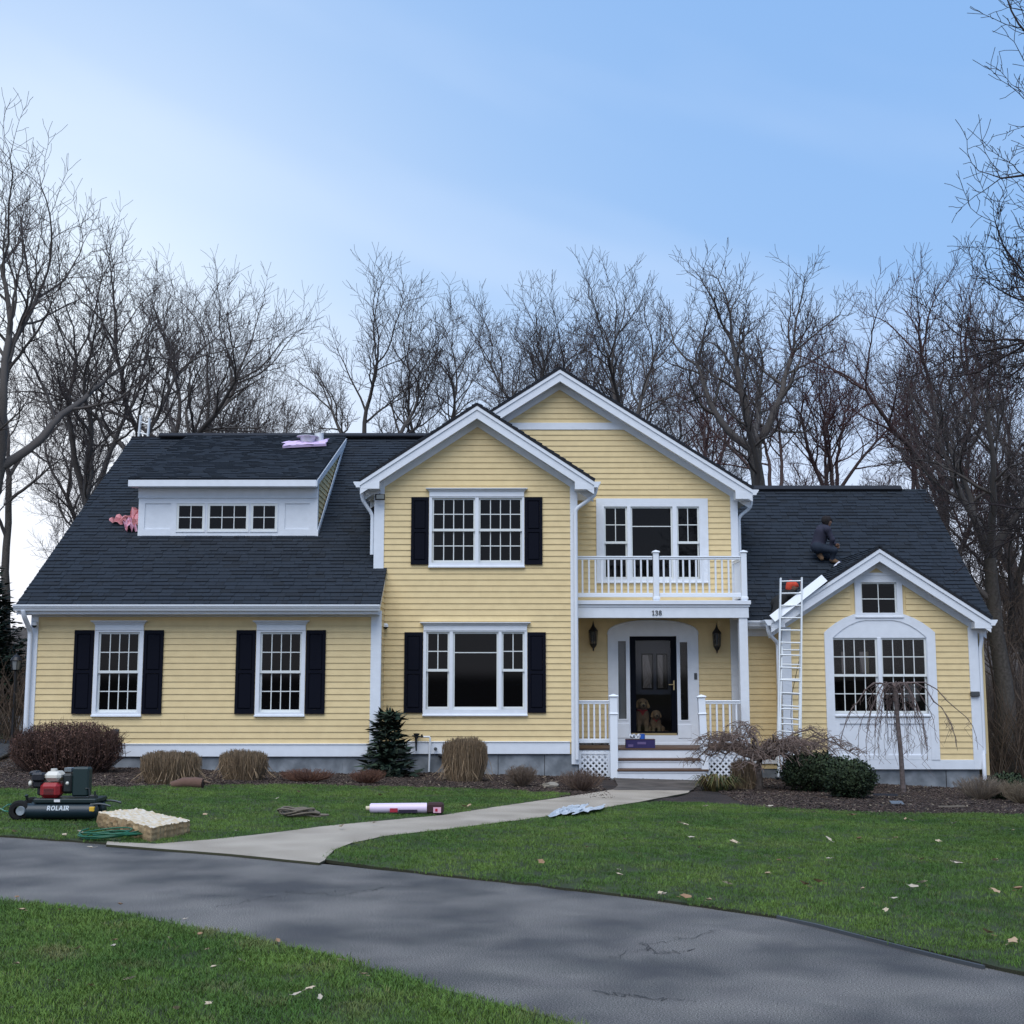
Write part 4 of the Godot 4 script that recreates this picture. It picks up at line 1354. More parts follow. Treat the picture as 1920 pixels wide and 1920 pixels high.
# ---------------------------------------------------------------- ground, drive, path, lawns
func outline(pts: Array, step: float, wobble := 0.0, sd := 1) -> PackedVector2Array:
	var out := PackedVector2Array()
	var r := RandomNumberGenerator.new()
	r.seed = sd
	for i in pts.size():
		var a: Vector2 = pts[i]
		var b: Vector2 = pts[(i + 1) % pts.size()]
		var k := maxi(1, int(a.distance_to(b) / step))
		for j in k:
			out.append(a.lerp(b, float(j) / k) + Vector2(r.randf_range(-1, 1), r.randf_range(-1, 1)) * wobble)
	return out

# a sheet laid over the ground inside an outline (x, z), lift above it, with a skirt down its edge
func drape(poly: PackedVector2Array, step: float, lift: float, skirt: float, a: Color, b: Color, freq: float, sd := 1, bumpy := 0.0) -> Geo:
	var g := Geo.new()
	var f := FastNoiseLite.new()
	f.seed = sd; f.frequency = freq; f.fractal_octaves = 6; f.fractal_gain = 0.62
	var f2 := FastNoiseLite.new()
	f2.seed = sd + 5; f2.frequency = 0.9; f2.fractal_octaves = 3
	var pts := PackedVector2Array(poly)
	var lo := poly[0]
	var hi := poly[0]
	for p in poly:
		lo = lo.min(p); hi = hi.max(p)
	var r := RandomNumberGenerator.new()
	r.seed = sd
	var z := lo.y
	while z < hi.y:
		var x := lo.x
		while x < hi.x:
			var p := Vector2(x + r.randf() * step * 0.6, z + r.randf() * step * 0.6)
			if Geometry2D.is_point_in_polygon(p, poly): pts.append(p)
			x += step
		z += step
	var hgt := func(p: Vector2) -> Vector3: return Vector3(p.x, ground(p.x, p.y) + lift + bumpy * f2.get_noise_2dv(p), p.y)
	var col := func(p: Vector2) -> Color: return a.lerp(b, clampf(f.get_noise_2dv(p) * 1.3 + 0.5, 0, 1))
	var nrm := func(p: Vector2) -> Vector3:
		var e := 0.15
		var hx: float = hgt.call(p + Vector2(e, 0)).y - hgt.call(p - Vector2(e, 0)).y
		var hz: float = hgt.call(p + Vector2(0, e)).y - hgt.call(p - Vector2(0, e)).y
		return Vector3(-hx / (2 * e), 1, -hz / (2 * e)).normalized()
	var V := []
	for p in pts:
		g.v.append(hgt.call(p)); g.c.append(col.call(p)); g.n.append(nrm.call(p) if bumpy > 0 else Vector3.UP)
	var t := Geometry2D.triangulate_delaunay(pts)
	for i in range(0, t.size(), 3):
		var q := (pts[t[i]] + pts[t[i + 1]] + pts[t[i + 2]]) / 3.0
		if not Geometry2D.is_point_in_polygon(q, poly): continue
		var cr := (pts[t[i + 1]] - pts[t[i]]).cross(pts[t[i + 2]] - pts[t[i]])
		if cr > 0: g.ix.append_array([t[i], t[i + 1], t[i + 2]])
		else: g.ix.append_array([t[i], t[i + 2], t[i + 1]])
	if skirt > 0:
		g.col = Color(0.06, 0.06, 0.028)
		for i in poly.size():
			var p := poly[i]
			var q := poly[(i + 1) % poly.size()]
			var A: Vector3 = hgt.call(p)
			var B: Vector3 = hgt.call(q)
			var o := Vector3(q.y - p.y, 0, -(q.x - p.x))
			if Geometry2D.is_polygon_clockwise(poly): o = -o
			g.quad(A, B, B - Vector3(0, skirt, 0), A - Vector3(0, skirt, 0), o)
	return g

var lawn_polys := []

func grounds():
	var g := Geo.new()
	var f := FastNoiseLite.new()
	f.seed = 3; f.frequency = 0.08; f.fractal_octaves = 4
	var xs := []
	var zs := []
	for i in 61: xs.append(signf(i - 30) * pow(absf(i - 30) / 30.0, 1.7) * 150.0)
	for i in 71: zs.append(40.0 - pow(i / 70.0, 1.5) * 220.0)
	for j in zs.size():
		for i in xs.size():
			g.v.append(Vector3(xs[i], ground(xs[i], zs[j]) - 0.02, zs[j]))
			g.n.append(Vector3(0, 1, 0.05).normalized())
			g.c.append(Color(0.085, 0.055, 0.034).lerp(Color(0.15, 0.105, 0.07), clampf(f.get_noise_2d(xs[i], zs[j]) + 0.5, 0, 1)))
	for j in zs.size() - 1:
		for i in xs.size() - 1:
			var k := j * xs.size() + i
			g.ix.append_array([k, k + xs.size(), k + 1, k + 1, k + xs.size(), k + xs.size() + 1])
	struct("ground", g, M.litter)
	# the drive
	var up := [Vector2(-8.661, 10.729), Vector2(-5.409, 11.428), Vector2(-4.453, 11.749), Vector2(-3.700, 12.070), Vector2(-2.742, 12.512), Vector2(-1.789, 12.995), Vector2(-0.757, 13.558), Vector2(0.180, 14.122), Vector2(1.019, 14.706), Vector2(1.398, 15.029), Vector2(1.984, 15.553), Vector2(2.326, 16.159), Vector2(2.683, 16.825), Vector2(3.007, 17.350), Vector2(3.640, 18.784)]
	var low := [Vector2(1.873, 20.889), Vector2(0.804, 19.173), Vector2(0.262, 18.567), Vector2(-0.055, 18.245), Vector2(-0.471, 17.801), Vector2(-1.180, 17.014), Vector2(-1.987, 16.369), Vector2(-2.917, 15.684), Vector2(-3.832, 15.322), Vector2(-6.175, 14.762)]
	var drive := outline(up + low, 0.25, 0.012, 4)
	struct("driveway", drape(drive, 0.13, 0.0, 0.0, Color(0.105, 0.098, 0.092), Color(0.31, 0.28, 0.245), 0.7, 8), M.asphalt)
	# cracks in the drive
	var cr := Geo.new()
	cr.col = Color(0.075, 0.072, 0.07)
	var rr := RandomNumberGenerator.new()
	rr.seed = 8
	for run in [[Vector3(-2.211, 0.291, 15.420), Vector3(-1.842, 0.277, 14.854), Vector3(-1.133, 0.260, 14.448)], [Vector3(0.619, 0.272, 17.051), Vector3(0.940, 0.259, 16.525), Vector3(1.441, 0.243, 16.019)], [Vector3(0.437, 0.287, 17.880), Vector3(0.631, 0.286, 17.981), Vector3(0.958, 0.284, 18.101)], [Vector3(-1.884, 0.275, 14.631), Vector3(-1.348, 0.269, 14.792), Vector3(-1.058, 0.257, 14.327)], [Vector3(0.837, 0.260, 16.505), Vector3(0.934, 0.264, 16.869), Vector3(1.160, 0.258, 16.687)]]:
		for k in run.size() - 1:
			var p: Vector3 = run[k]
			var dd: Vector3 = run[k + 1] - run[k]
			var prev := p
			for s in range(1, 15):
				var q: Vector3 = p + dd * (s / 14.0) + Vector3(rr.randf_range(-0.05, 0.05), 0, rr.randf_range(-0.06, 0.06)) * (0.0 if s == 14 else 1.0)
				q.y = ground(q.x, q.z) + 0.004
				prev.y = ground(prev.x, prev.z) + 0.004
				var w := rr.randf_range(0.001, 0.0035)
				var sd := (q - prev).cross(Vector3.UP).normalized() * w
				cr.quad(prev - sd, prev + sd, q + sd, q - sd, Vector3.UP)
				prev = q
	struct("pavement_crack", cr, M.rough)
	# mulch beds in front of the house
	var bed := outline([Vector2(-13, 3.2), Vector2(-7.459, 6.365), Vector2(-3.748, 4.576), Vector2(-0.943, 4.446), Vector2(1.084, 4.985), Vector2(1.580, 5.045), Vector2(1.871, 6.277), Vector2(2.627, 6.436), Vector2(4.104, 6.735), Vector2(5.530, 7.034), Vector2(8.046, 6.398), Vector2(11.986, 4.981), Vector2(14, -3.0), Vector2(-9, -2.0), Vector2(-13, -1)], 0.3, 0.02, 5)
	struct("mulch_bed", drape(bed, 0.14, 0.0, 0.0, Color(0.034, 0.021, 0.015), Color(0.095, 0.06, 0.044), 1.8, 9, 0.018), M.mulch)
	var chip := Geo.new()
	chip.bevel(Vector3.ZERO, Vector3(0.055, 0.008, 0.016), 0.003)
	var mc := MultiMesh.new()
	mc.transform_format = MultiMesh.TRANSFORM_3D
	mc.use_colors = true
	mc.mesh = chip.mesh()
	var tr := []
	for k in 105000:
		var p := Vector2(rr.randf_range(-12, 12), rr.randf_range(-1.2, 7.0))
		if p.x > 1.6 and p.x < 3.6 and p.y > 0.4: continue   # the walk and the landing are swept
		if Geometry2D.is_point_in_polygon(p, bed):
			tr.append(Transform3D(Basis.from_euler(Vector3(rr.randf_range(-0.5, 0.5), rr.randf() * TAU, rr.randf_range(-0.5, 0.5))).scaled(Vector3.ONE * rr.randf_range(0.5, 1.4)), on_ground(p.x, p.y, rr.randf_range(0.004, 0.02))))
	mc.instance_count = tr.size()
	for k in tr.size():
		var tn := rr.randf_range(0.35, 1.5)
		mc.set_instance_transform(k, tr[k])
		mc.set_instance_color(k, Color(0.062 * tn, 0.041 * tn, 0.031 * tn) if rr.randf() < 0.96 else Color(0.24, 0.19, 0.13))
	var mci := MultiMeshInstance3D.new()
	mci.multimesh = mc
	mci.material_override = M.twig
	mci.name = "mulch_chips"
	add_child(mci)
	tag(mci, "dark brown wood chips scattered over the mulch beds", "mulch", "", "stuff")
	# concrete walk from the drive to the steps
	var walk := outline([Vector2(-4.165, 11.788), Vector2(-3.632, 11.928), Vector2(-3.150, 11.442), Vector2(-2.705, 10.836), Vector2(-2.237, 10.046), Vector2(-1.693, 9.338), Vector2(-0.899, 8.366), Vector2(-0.076, 6.707), Vector2(1.020, 4.602), Vector2(1.733, 3.124), Vector2(3.108, 2.756), Vector2(2.969, 3.423), Vector2(1.947, 5.529), Vector2(1.289, 6.784), Vector2(0.274, 8.524), Vector2(-0.689, 9.921), Vector2(-1.407, 10.873), Vector2(-1.675, 11.540), Vector2(-1.782, 12.166), Vector2(-1.761, 12.914), Vector2(-1.774, 13.096), Vector2(-2.724, 12.593), Vector2(-4.081, 12.051)], 0.2, 0.008, 6)
	struct("footpath", drape(walk, 0.3, 0.024, 0.02, Color(0.38, 0.315, 0.24), Color(0.56, 0.475, 0.375), 1.3, 10), M.path)
	var land := outline([Vector2(1.724, 3.245), Vector2(1.908, 1.911), Vector2(2.033, -0.612), Vector2(3.974, -1.285), Vector2(3.481, 1.299), Vector2(3.097, 2.897)], 0.1, 0.02, 61)
	struct("landing", drape(land, 0.15, 0.027, 0.0, Color(0.06, 0.048, 0.04), Color(0.16, 0.135, 0.115), 2.0, 62), M.path)
	# lawns
	var l1 := [Vector2(-8.785, 10.528), Vector2(-5.409, 11.428), Vector2(-4.453, 11.749), Vector2(-3.958, 11.929), Vector2(-3.638, 11.908), Vector2(-3.155, 11.422), Vector2(-2.709, 10.815), Vector2(-2.243, 10.006), Vector2(-1.697, 9.297), Vector2(-0.901, 8.346), Vector2(-0.076, 6.666), Vector2(0.939, 4.521), Vector2(0.866, 4.218), Vector2(0.000, 3.938), Vector2(-0.978, 3.679), Vector2(-2.303, 3.764), Vector2(-3.868, 3.930), Vector2(-5.351, 4.642), Vector2(-6.293, 5.150), Vector2(-7.598, 6.022), Vector2(-10.239, 8.170)]
	var l2 := [Vector2(-1.789, 12.833), Vector2(-1.763, 12.187), Vector2(-1.644, 11.560), Vector2(-1.376, 10.893), Vector2(-0.687, 9.962), Vector2(0.273, 8.565), Vector2(1.286, 6.824), Vector2(2.019, 5.609), Vector2(2.367, 5.406), Vector2(2.763, 5.486), Vector2(3.527, 5.746), Vector2(4.228, 6.189), Vector2(4.946, 6.429), Vector2(5.693, 6.508), Vector2(7.549, 6.097), Vector2(13.932, 3.250), Vector2(3.689, 18.703), Vector2(3.015, 17.330), Vector2(2.696, 16.785), Vector2(2.337, 16.118), Vector2(1.988, 15.533), Vector2(1.398, 15.029), Vector2(1.019, 14.706), Vector2(0.180, 14.122), Vector2(-0.756, 13.578)]
	var l3 := [Vector2(-6.126, 14.842), Vector2(-3.807, 15.383), Vector2(-2.898, 15.745), Vector2(-1.973, 16.430), Vector2(-1.170, 17.075), Vector2(-0.467, 17.862), Vector2(-0.055, 18.305), Vector2(0.260, 18.607), Vector2(0.558, 19.274), Vector2(-0.097, 20.953), Vector2(-2.336, 20.995)]
	var l4 := [Vector2(-21.618, -15.850), Vector2(-16.453, -16.231), Vector2(-15.716, -15.850), Vector2(-12.582, -7.761), Vector2(-12.680, -7.176), Vector2(-16.900, -6.990)]
	var i := 0
	for l in [l1, l2, l3, l4]:
		var poly := outline(l, 0.15, 0.022, 20 + i)
		lawn_polys.append(poly)
		struct("lawn", drape(poly, 0.3, 0.02, 0.03, Color(0.045, 0.066, 0.015), Color(0.07, 0.10, 0.024), 0.5, 12 + i), M.lawn)
		i += 1
	var side := outline([Vector2(-16.621, -6.465), Vector2(-12.175, -6.915), Vector2(-8.992, 1.363), Vector2(-9.282, 1.626), Vector2(-11.549, 3.067)], 0.3, 0.0, 9)
	struct("side_drive", drape(side, 0.4, 0.01, 0.0, Color(0.045, 0.05, 0.058), Color(0.09, 0.09, 0.09), 0.4, 19), M.asphalt)
	# edging strip along the right of the drive
	var ed := Geo.new()
	var ep := [Vector3(1.945, 0.227, 15.513), Vector3(2.149, 0.230, 15.836), Vector3(2.320, 0.233, 16.179), Vector3(2.544, 0.237, 16.623), Vector3(2.689, 0.240, 16.906), Vector3(2.840, 0.242, 17.168)]
	for k in ep.size() - 1:
		ed.bar(ep[k] + Vector3(0, 0.008, 0), ep[k + 1] + Vector3(0, 0.008, 0), 0.022, 0.03)
	ed.col = Color(0.1, 0.1, 0.1)
	tag(obj("lawn_edging", ed, M.metal_dark), "thin grey edging strip between the drive and the right lawn", "edging")

func grass():
	# three tufts, planted over the lawns
	var r := RandomNumberGenerator.new()
	r.seed = 5
	var f := FastNoiseLite.new()
	f.seed = 31; f.frequency = 0.55; f.fractal_octaves = 3
	var f3 := FastNoiseLite.new()
	f3.seed = 41; f3.frequency = 0.9; f3.fractal_octaves = 3
	var clumps := []
	for k in 3:
		var g := Geo.new()
		for b in 26:
			var a := r.randf() * TAU
			var o := Vector3(cos(a), 0, sin(a)) * sqrt(r.randf()) * 0.085
			var h := r.randf_range(0.018, 0.04)
			var lean := Vector3(r.randf_range(-1, 1), 0, r.randf_range(-1, 1)) * h * 0.7
			var w := Vector3(cos(a * 3), 0, sin(a * 3)) * r.randf_range(0.0016, 0.003)
			var t := r.randf_range(0.7, 1.25)
			g.col = Color(t * r.randf_range(0.9, 1.25), t, t * 0.9)
			var mid := o + lean * 0.4 + Vector3(0, h * 0.65, 0)
			var nn := Vector3(lean.x, 0.03, lean.z).normalized() * 0.4 + Vector3.UP
			g.quad(o - w, o + w, mid + w * 0.7, mid - w * 0.7, nn)
			g.tri(mid - w * 0.7, mid + w * 0.7, o + lean + Vector3(0, h, 0), nn)
		clumps.append(g.mesh())
	var names := ["left_lawn_grass", "right_lawn_grass", "near_lawn_grass"]
	var said := ["short green grass of the lawn left of the footpath", "short green grass of the lawn right of the footpath", "short green grass of the near lawn below the drive"]
	for i in 3:
		var poly: PackedVector2Array = lawn_polys[i]
		var lo := poly[0]
		var hi := poly[0]
		for p in poly:
			lo = lo.min(p); hi = hi.max(p)
		lo.x = maxf(lo.x, -9.5); hi.x = minf(hi.x, 9.5); hi.y = minf(hi.y, 20.0)
		var per: float = [190.0, 200.0, 460.0][i]
		var n := int((hi.x - lo.x) * (hi.y - lo.y) * per)
		var tf := [[], [], []]
		var cc := [[], [], []]
		for k in n:
			var p := Vector2(r.randf_range(lo.x, hi.x), r.randf_range(lo.y, hi.y))
			var dist := 25.0 - p.y
			if absf(p.x) > dist * 0.44 + 0.6: continue
			if not Geometry2D.is_point_in_polygon(p, poly): continue
			var q := r.randi() % 3
			var s := r.randf_range(0.7, 1.15) * (1.0 if i == 2 else 0.95)
			tf[q].append(Transform3D(Basis(Vector3.UP, r.randf() * TAU).scaled(Vector3(s, s * r.randf_range(0.7, 1.2), s)), on_ground(p.x, p.y, 0.016)))
			var t := clampf(f.get_noise_2dv(p) * 1.2 + 0.5, 0, 1)
			var dry := clampf((f3.get_noise_2dv(p) - 0.22) * 3.0, 0, 1) * (0.6 if i == 2 else 0.15) + (0.5 if r.randf() < 0.02 else 0.0)
			var cg := Color(0.062, 0.142, 0.018).lerp(Color(0.125, 0.215, 0.032), t).lerp(Color(0.26, 0.22, 0.11), minf(dry, 0.8))
			cc[q].append(cg * r.randf_range(0.75, 1.25))
		var owner_ := Node3D.new()
		owner_.name = names[i]
		add_child(owner_)
		tag(owner_, said[i], "grass", "", "stuff")
		for q in 3:
			var mm := MultiMesh.new()
			mm.transform_format = MultiMesh.TRANSFORM_3D
			mm.use_colors = true
			mm.mesh = clumps[q]
			mm.instance_count = tf[q].size()
			for k in tf[q].size():
				mm.set_instance_transform(k, tf[q][k])
				mm.set_instance_color(k, cc[q][k])
			var mi := MultiMeshInstance3D.new()
			mi.name = "grass_blades"
			mi.multimesh = mm
			mi.material_override = M.grass
			mi.set_meta("kind", "stuff")
			owner_.add_child(mi, true)

# ---------------------------------------------------------------- trees
class Wood:
	var v := PackedVector3Array()
	var n := PackedVector3Array()
	var c := PackedColorArray()
	var ix := PackedInt32Array()
	func limb(pts: PackedVector3Array, rad: PackedFloat32Array, sides: int, col: Color):
		var m := pts.size()
		var side := Vector3.ZERO
		for i in m:
			var t := (pts[mini(i + 1, m - 1)] - pts[maxi(i - 1, 0)]).normalized()
			if side == Vector3.ZERO:
				side = t.cross(Vector3(0.37, 0.1, 0.92) if absf(t.y) > 0.7 else Vector3.UP).normalized()
			side = (side - t * side.dot(t)).normalized()
			var up := t.cross(side)
			for k in sides:
				var a := TAU * k / sides
				var d := side * cos(a) + up * sin(a)
				v.append(pts[i] + d * rad[i]); n.append(d); c.append(col)
		var b := v.size() - m * sides
		for i in m - 1:
			for k in sides:
				var p := b + i * sides + k
				var q := b + i * sides + (k + 1) % sides
				ix.append(p); ix.append(p + sides); ix.append(q)
				ix.append(q); ix.append(p + sides); ix.append(q + sides)
	func mesh() -> ArrayMesh:
		var m := ArrayMesh.new()
		var a := []
		a.resize(Mesh.ARRAY_MAX)
		a[Mesh.ARRAY_VERTEX] = v; a[Mesh.ARRAY_NORMAL] = n; a[Mesh.ARRAY_COLOR] = c; a[Mesh.ARRAY_INDEX] = ix
		m.add_surface_from_arrays(Mesh.PRIMITIVE_TRIANGLES, a)
		return m

class Habit:
	var steps := [9, 10, 8, 5, 3, 2]
	var wig := [0.10, 0.2, 0.26, 0.3, 0.34, 0.25]
	var trop := [0.03, 0.06, 0.06, 0.09, 0.12, 0.05]
	var kids := [2, 6, 6, 6, 4]
	var start := [0.65, 0.42, 0.3, 0.12, 0.2]
	var ang := [44.0, 42.0, 44.0, 44.0, 40.0]
	var ratio := [0.7, 0.52, 0.46, 0.44, 0.55]
	var sides := [9, 7, 5, 3, 3, 3]
	var fork := [3, 3, 3, 3, 2]
	var fork_ang := [28.0, 28.0, 30.0, 30.0, 24.0]
	var fork_len := [0.85, 0.55, 0.5, 0.44, 0.6]
	var levels := 4
	var trunk := Color(0.10, 0.088, 0.078)
	var twig := Color(0.075, 0.062, 0.058)
	var thin := 0.0058
	var bud := 0.0

func limb(ws: Array, h: Habit, lv: int, p: Vector3, dir: Vector3, length: float, r: float, rr: RandomNumberGenerator):
	var st: int = h.steps[lv]
	var pts := PackedVector3Array([p])
	var rad := PackedFloat32Array([r])
	var tip := 0.55 if lv == 0 else (0.4 if lv < h.levels else 0.55)
	var dirs := [dir]
	for i in st:
		dir = (dir + Vector3(rr.randf_range(-1, 1), rr.randf_range(-1, 1), rr.randf_range(-1, 1)) * h.wig[lv] + Vector3(0, h.trop[lv], 0)).normalized()
		p += dir * length / st
		pts.append(p)
		rad.append(maxf(lerpf(r, r * tip, (i + 1.0) / st), h.thin))
		dirs.append(dir)
	var w: Wood = ws[0] if lv <= 0 else ws[1]
	if lv == 0:
		rad[0] *= 1.35
	w.limb(pts, rad, h.sides[lv], h.trunk.lerp(h.twig, clampf(lv / 3.0, 0, 1)))
	if lv >= h.levels: return
	var az := rr.randf() * TAU
	for k in h.kids[lv]:
		az += 2.4 + rr.randf_range(-0.4, 0.4)
		var t: float = lerpf(h.start[lv], 0.97, (k + rr.randf() * 0.7) / h.kids[lv])
		var fi := t * st
		var i0 := mini(int(fi), st - 1)
		var q := pts[i0].lerp(pts[i0 + 1], fi - i0)
		var d0: Vector3 = dirs[i0 + 1]
		var perp := d0.cross(Vector3(0.3, 0.2, 0.9)).normalized().rotated(d0, az)
		var cd := d0.rotated(perp, deg_to_rad(h.ang[lv] * rr.randf_range(0.75, 1.25)))
		var rad_here := rad[i0]
		limb(ws, h, lv + 1, q, cd, length * h.ratio[lv] * (1.15 - 0.4 * t) * rr.randf_range(0.75, 1.15), maxf(rad_here * 0.55, h.thin), rr)
	for k in h.fork[lv]:
		az += TAU / h.fork[lv]
		var perp := dir.cross(Vector3(0.3, 0.2, 0.9)).normalized().rotated(dir, az)
		var cd := dir.rotated(perp, deg_to_rad(h.fork_ang[lv] * rr.randf_range(0.7, 1.3)))
		limb(ws, h, lv + 1, p, cd, length * h.fork_len[lv] * rr.randf_range(0.85, 1.1), maxf(rad[st] * 0.75, h.thin), rr)

func tree(called: String, label: String, h: Habit, at: Vector3, height: float, r: float, sd: int, lean := Vector3.ZERO, group := "bare trees behind the house", trunk_share := 0.42) -> Node3D:
	var rr := RandomNumberGenerator.new()
	rr.seed = sd
	if trunk_share < 0.6:
		h.fork_len[0] = (1.0 - trunk_share) * 0.56 / trunk_share
		h.ratio[0] = h.fork_len[0] * 0.8
	var ws := [Wood.new(), Wood.new()]
	limb(ws, h, 0, Vector3(0, -0.15, 0), (Vector3.UP + lean).normalized(), height * trunk_share, r, rr)
	var top := 0.1
	for p in ws[1].v: top = maxf(top, p.y)
	var t := thing(called, label, "tree", at, 0.0, group)
	var k := height / top
	var a := put("trunk", ws[0].mesh(), M.bark, t)
	var b := put("crown", ws[1].mesh(), M.twig, t)
	a.scale = Vector3(k, k, k)
	b.scale = Vector3(k, k, k)
	return t

func copy(o: Node3D, at: Vector3, turn: float, s: float, label := "", group := "") -> Node3D:
	var c: Node3D = o.duplicate()
	var base := String(o.name)
	if base.right(3).is_valid_int(): base = base.left(-4)
	c.name = numbered(base)
	add_child(c)
	c.position = at
	c.rotation.y = turn
	c.scale = Vector3(s, s, s)
	if label: c.set_meta("label", label)
	if group: c.set_meta("group", group)
	return c

# where a tree stands that shows at this share of the picture's width (-1 .. 1 from the middle) this far from the drive's viewpoint
func woods():
	var h := Habit.new()
	var wide := Habit.new()
	wide.fork = [4, 3, 3, 3, 2]
	wide.fork_ang = [38.0, 30.0, 30.0, 30.0, 24.0]
	wide.start = [0.75, 0.45, 0.3, 0.12, 0.2]
	wide.kids = [1, 6, 6, 6, 4]
	var tall := Habit.new()
	tall.kids = [9, 5, 6, 6, 4]
	tall.start = [0.4, 0.3, 0.25, 0.1, 0.2]
	tall.ang = [40.0, 38.0, 42.0, 44.0, 40.0]
	tall.ratio = [0.42, 0.56, 0.5, 0.5, 0.55]
	tall.fork_len = [0.42, 0.6, 0.55, 0.5, 0.6]
	tall.fork = [3, 2, 3, 3, 2]
	var red := Habit.new()
	red.trunk = Color(0.09, 0.07, 0.065)
	red.twig = Color(0.075, 0.034, 0.032)
	red.fork_ang = [24.0, 24.0, 28.0, 28.0, 24.0]
	var L := [
		["bare grey tree at the left edge, its crown rising highest on that side", h, Vector2(-12.766, -5.000), 16.516, 0.30, 101, Vector3(0.10, 0, 0), 0.42],
		["bare tree with a bent forked trunk left of the wing roof", wide, Vector2(-13.481, -11.000), 14.856, 0.26, 102, Vector3(0.05, 0, 0), 0.45],
		["bare tree with a thick limb leaning right over the wing's left ridge end", wide, Vector2(-13.532, -15.000), 16.225, 0.28, 103, Vector3(0.3, 0, 0), 0.5],
		["bare tree standing behind the ladder tips on the left ridge", h, Vector2(-12.136, -21.000), 16.617, 0.22, 104, Vector3(0.05, 0, 0), 0.56],
		["slender oval bare tree above the left dormer roof", tall, Vector2(-8.746, -18.000), 16.612, 0.2, 105, Vector3.ZERO, 0.62],
		["broad bare tree forking wide above the left wing's right ridge", wide, Vector2(-4.711, -16.000), 15.661, 0.26, 106, Vector3.ZERO, 0.55],
		["bare tree rising behind the left slope of the tall front gable", h, Vector2(-1.762, -20.000), 16.368, 0.2, 107, Vector3(0.05, 0, 0), 0.56],
		["bare tree standing just left of the main gable peak", wide, Vector2(0.319, -25.000), 17.155, 0.2, 108, Vector3.ZERO, 0.57],
		["broad bare tree rising right behind the main gable peak", h, Vector2(2.777, -20.000), 16.738, 0.24, 109, Vector3.ZERO, 0.55],
		["slim bare tree above the middle of the main gable's right slope", tall, Vector2(5.851, -25.000), 17.189, 0.18, 110, Vector3.ZERO, 0.6],
		["tall grey bare tree leaning right behind the main gable's lower right end", wide, Vector2(6.339, -13.000), 15.863, 0.32, 111, Vector3(0.28, 0, 0), 0.55],
		["bare reddish tree above the left part of the right wing's ridge", red, Vector2(9.736, -19.000), 14.706, 0.2, 112, Vector3.ZERO, 0.56],
		["bare reddish tree with close upright limbs above the right wing's ridge", red, Vector2(11.617, -17.000), 14.801, 0.24, 113, Vector3.ZERO, 0.54],
		["tall bare reddish tree beyond the right end of the right wing's ridge", red, Vector2(13.147, -12.000), 15.561, 0.27, 114, Vector3(-0.04, 0, 0), 0.52],
		["thick bare tree with a forked trunk right of the right gable", wide, Vector2(12.202, -6.000), 11.907, 0.26, 115, Vector3(-0.03, 0, 0), 0.45],
		["dark bare trunk standing close behind the right gable's corner", tall, Vector2(12.498, -8.000), 11.638, 0.16, 116, Vector3(-0.02, 0, 0), 0.66],
	]
	var made := []
	for q in L:
		var xz: Vector2 = q[2]
		made.append(tree("bare_tree", q[0], q[1], on_ground(xz.x, xz.y), q[3], q[4], q[5], q[6], "bare trees behind the house", q[7]))
	# farther trees, copies of those turned and scaled
	var rr := RandomNumberGenerator.new()
	rr.seed = 9
	var spots := [[20, 54, 600], [215, 56, 620], [410, 60, 670], [560, 62, 690], [745, 60, 660], [920, 62, 630], [1040, 64, 630], [1165, 60, 600], [1290, 57, 620], [1420, 60, 660], [1545, 58, 670], [1690, 50, 630], [1905, 50, 570], [1945, 38, 500]]
	var where := ["at the far left edge under the tallest crown", "left of the ladder tips on the left ridge", "over the middle of the dormer roof", "over the right end of the dormer roof", "just left of the tall front gable's peak", "between the two gable peaks", "just left of the main gable's peak, low", "halfway down the main gable's right slope", "behind the lower right slope of the main gable", "above the left end of the right wing's ridge", "above the squatting roofer", "above the right end of the right wing's ridge", "at the right edge above the meter boxes", "at the far right edge, cut by the frame"]
	var k := 0
	for s in spots:
		var src: Node3D = made[[3, 4, 6, 7, 9, 8, 11, 5, 12, 3, 4, 13][k % 12]] if s[0] < 1400 else made[[11, 12, 13, 9, 4][k % 5]]
		var x: float = (s[0] - 960.0) / 2350.0 * s[1]
		var z: float = 25.0 - s[1]
		var want: float = s[1] * ((960.0 - s[2]) / 2350.0 * 0.9917 + 0.1287) / (0.9917 - (960.0 - s[2]) / 2350.0 * 0.1287) + 2.0 - ground(x, z)
		var hs: float = L[made.find(src)][3]
		copy(src, on_ground(x, z), rr.randf() * TAU, want / hs, "bare tree farther back in the woods, " + where[k], "bare trees farther back in the woods")
		k += 1
	# the near tree whose branches reach in at the upper right
	var near := Habit.new()
	near.twig = Color(0.03, 0.022, 0.022)
	near.trunk = Color(0.06, 0.05, 0.045)
	near.thin = 0.0048
	near.kids = [11, 6, 6, 6, 4]
	near.ang = [68.0, 45.0, 48.0, 50.0, 45.0]
	near.start = [0.62, 0.25, 0.15, 0.1, 0.2]
	near.trop = [0.02, 0.0, 0.04, 0.07, 0.08, 0.05]
	near.ratio = [0.36, 0.6, 0.46, 0.36, 0.5]
	near.fork_len = [0.4, 0.6, 0.5, 0.4, 0.5]
	near.wig = [0.06, 0.24, 0.3, 0.36, 0.34, 0.25]
	tree("near_tree", "dark bare branches reaching in at the upper right corner", near, on_ground(7.9, 11.0), 10.6, 0.2, 214, Vector3.ZERO, "", 0.72)
	# saplings and brush on the slope at the right and left
	var sap := Habit.new()
	sap.levels = 3
	sap.kids = [5, 4, 4]
	sap.fork = [2, 2, 1]
	sap.thin = 0.006
	sap.twig = Color(0.12, 0.085, 0.065)
	sap.trunk = Color(0.12, 0.09, 0.07)
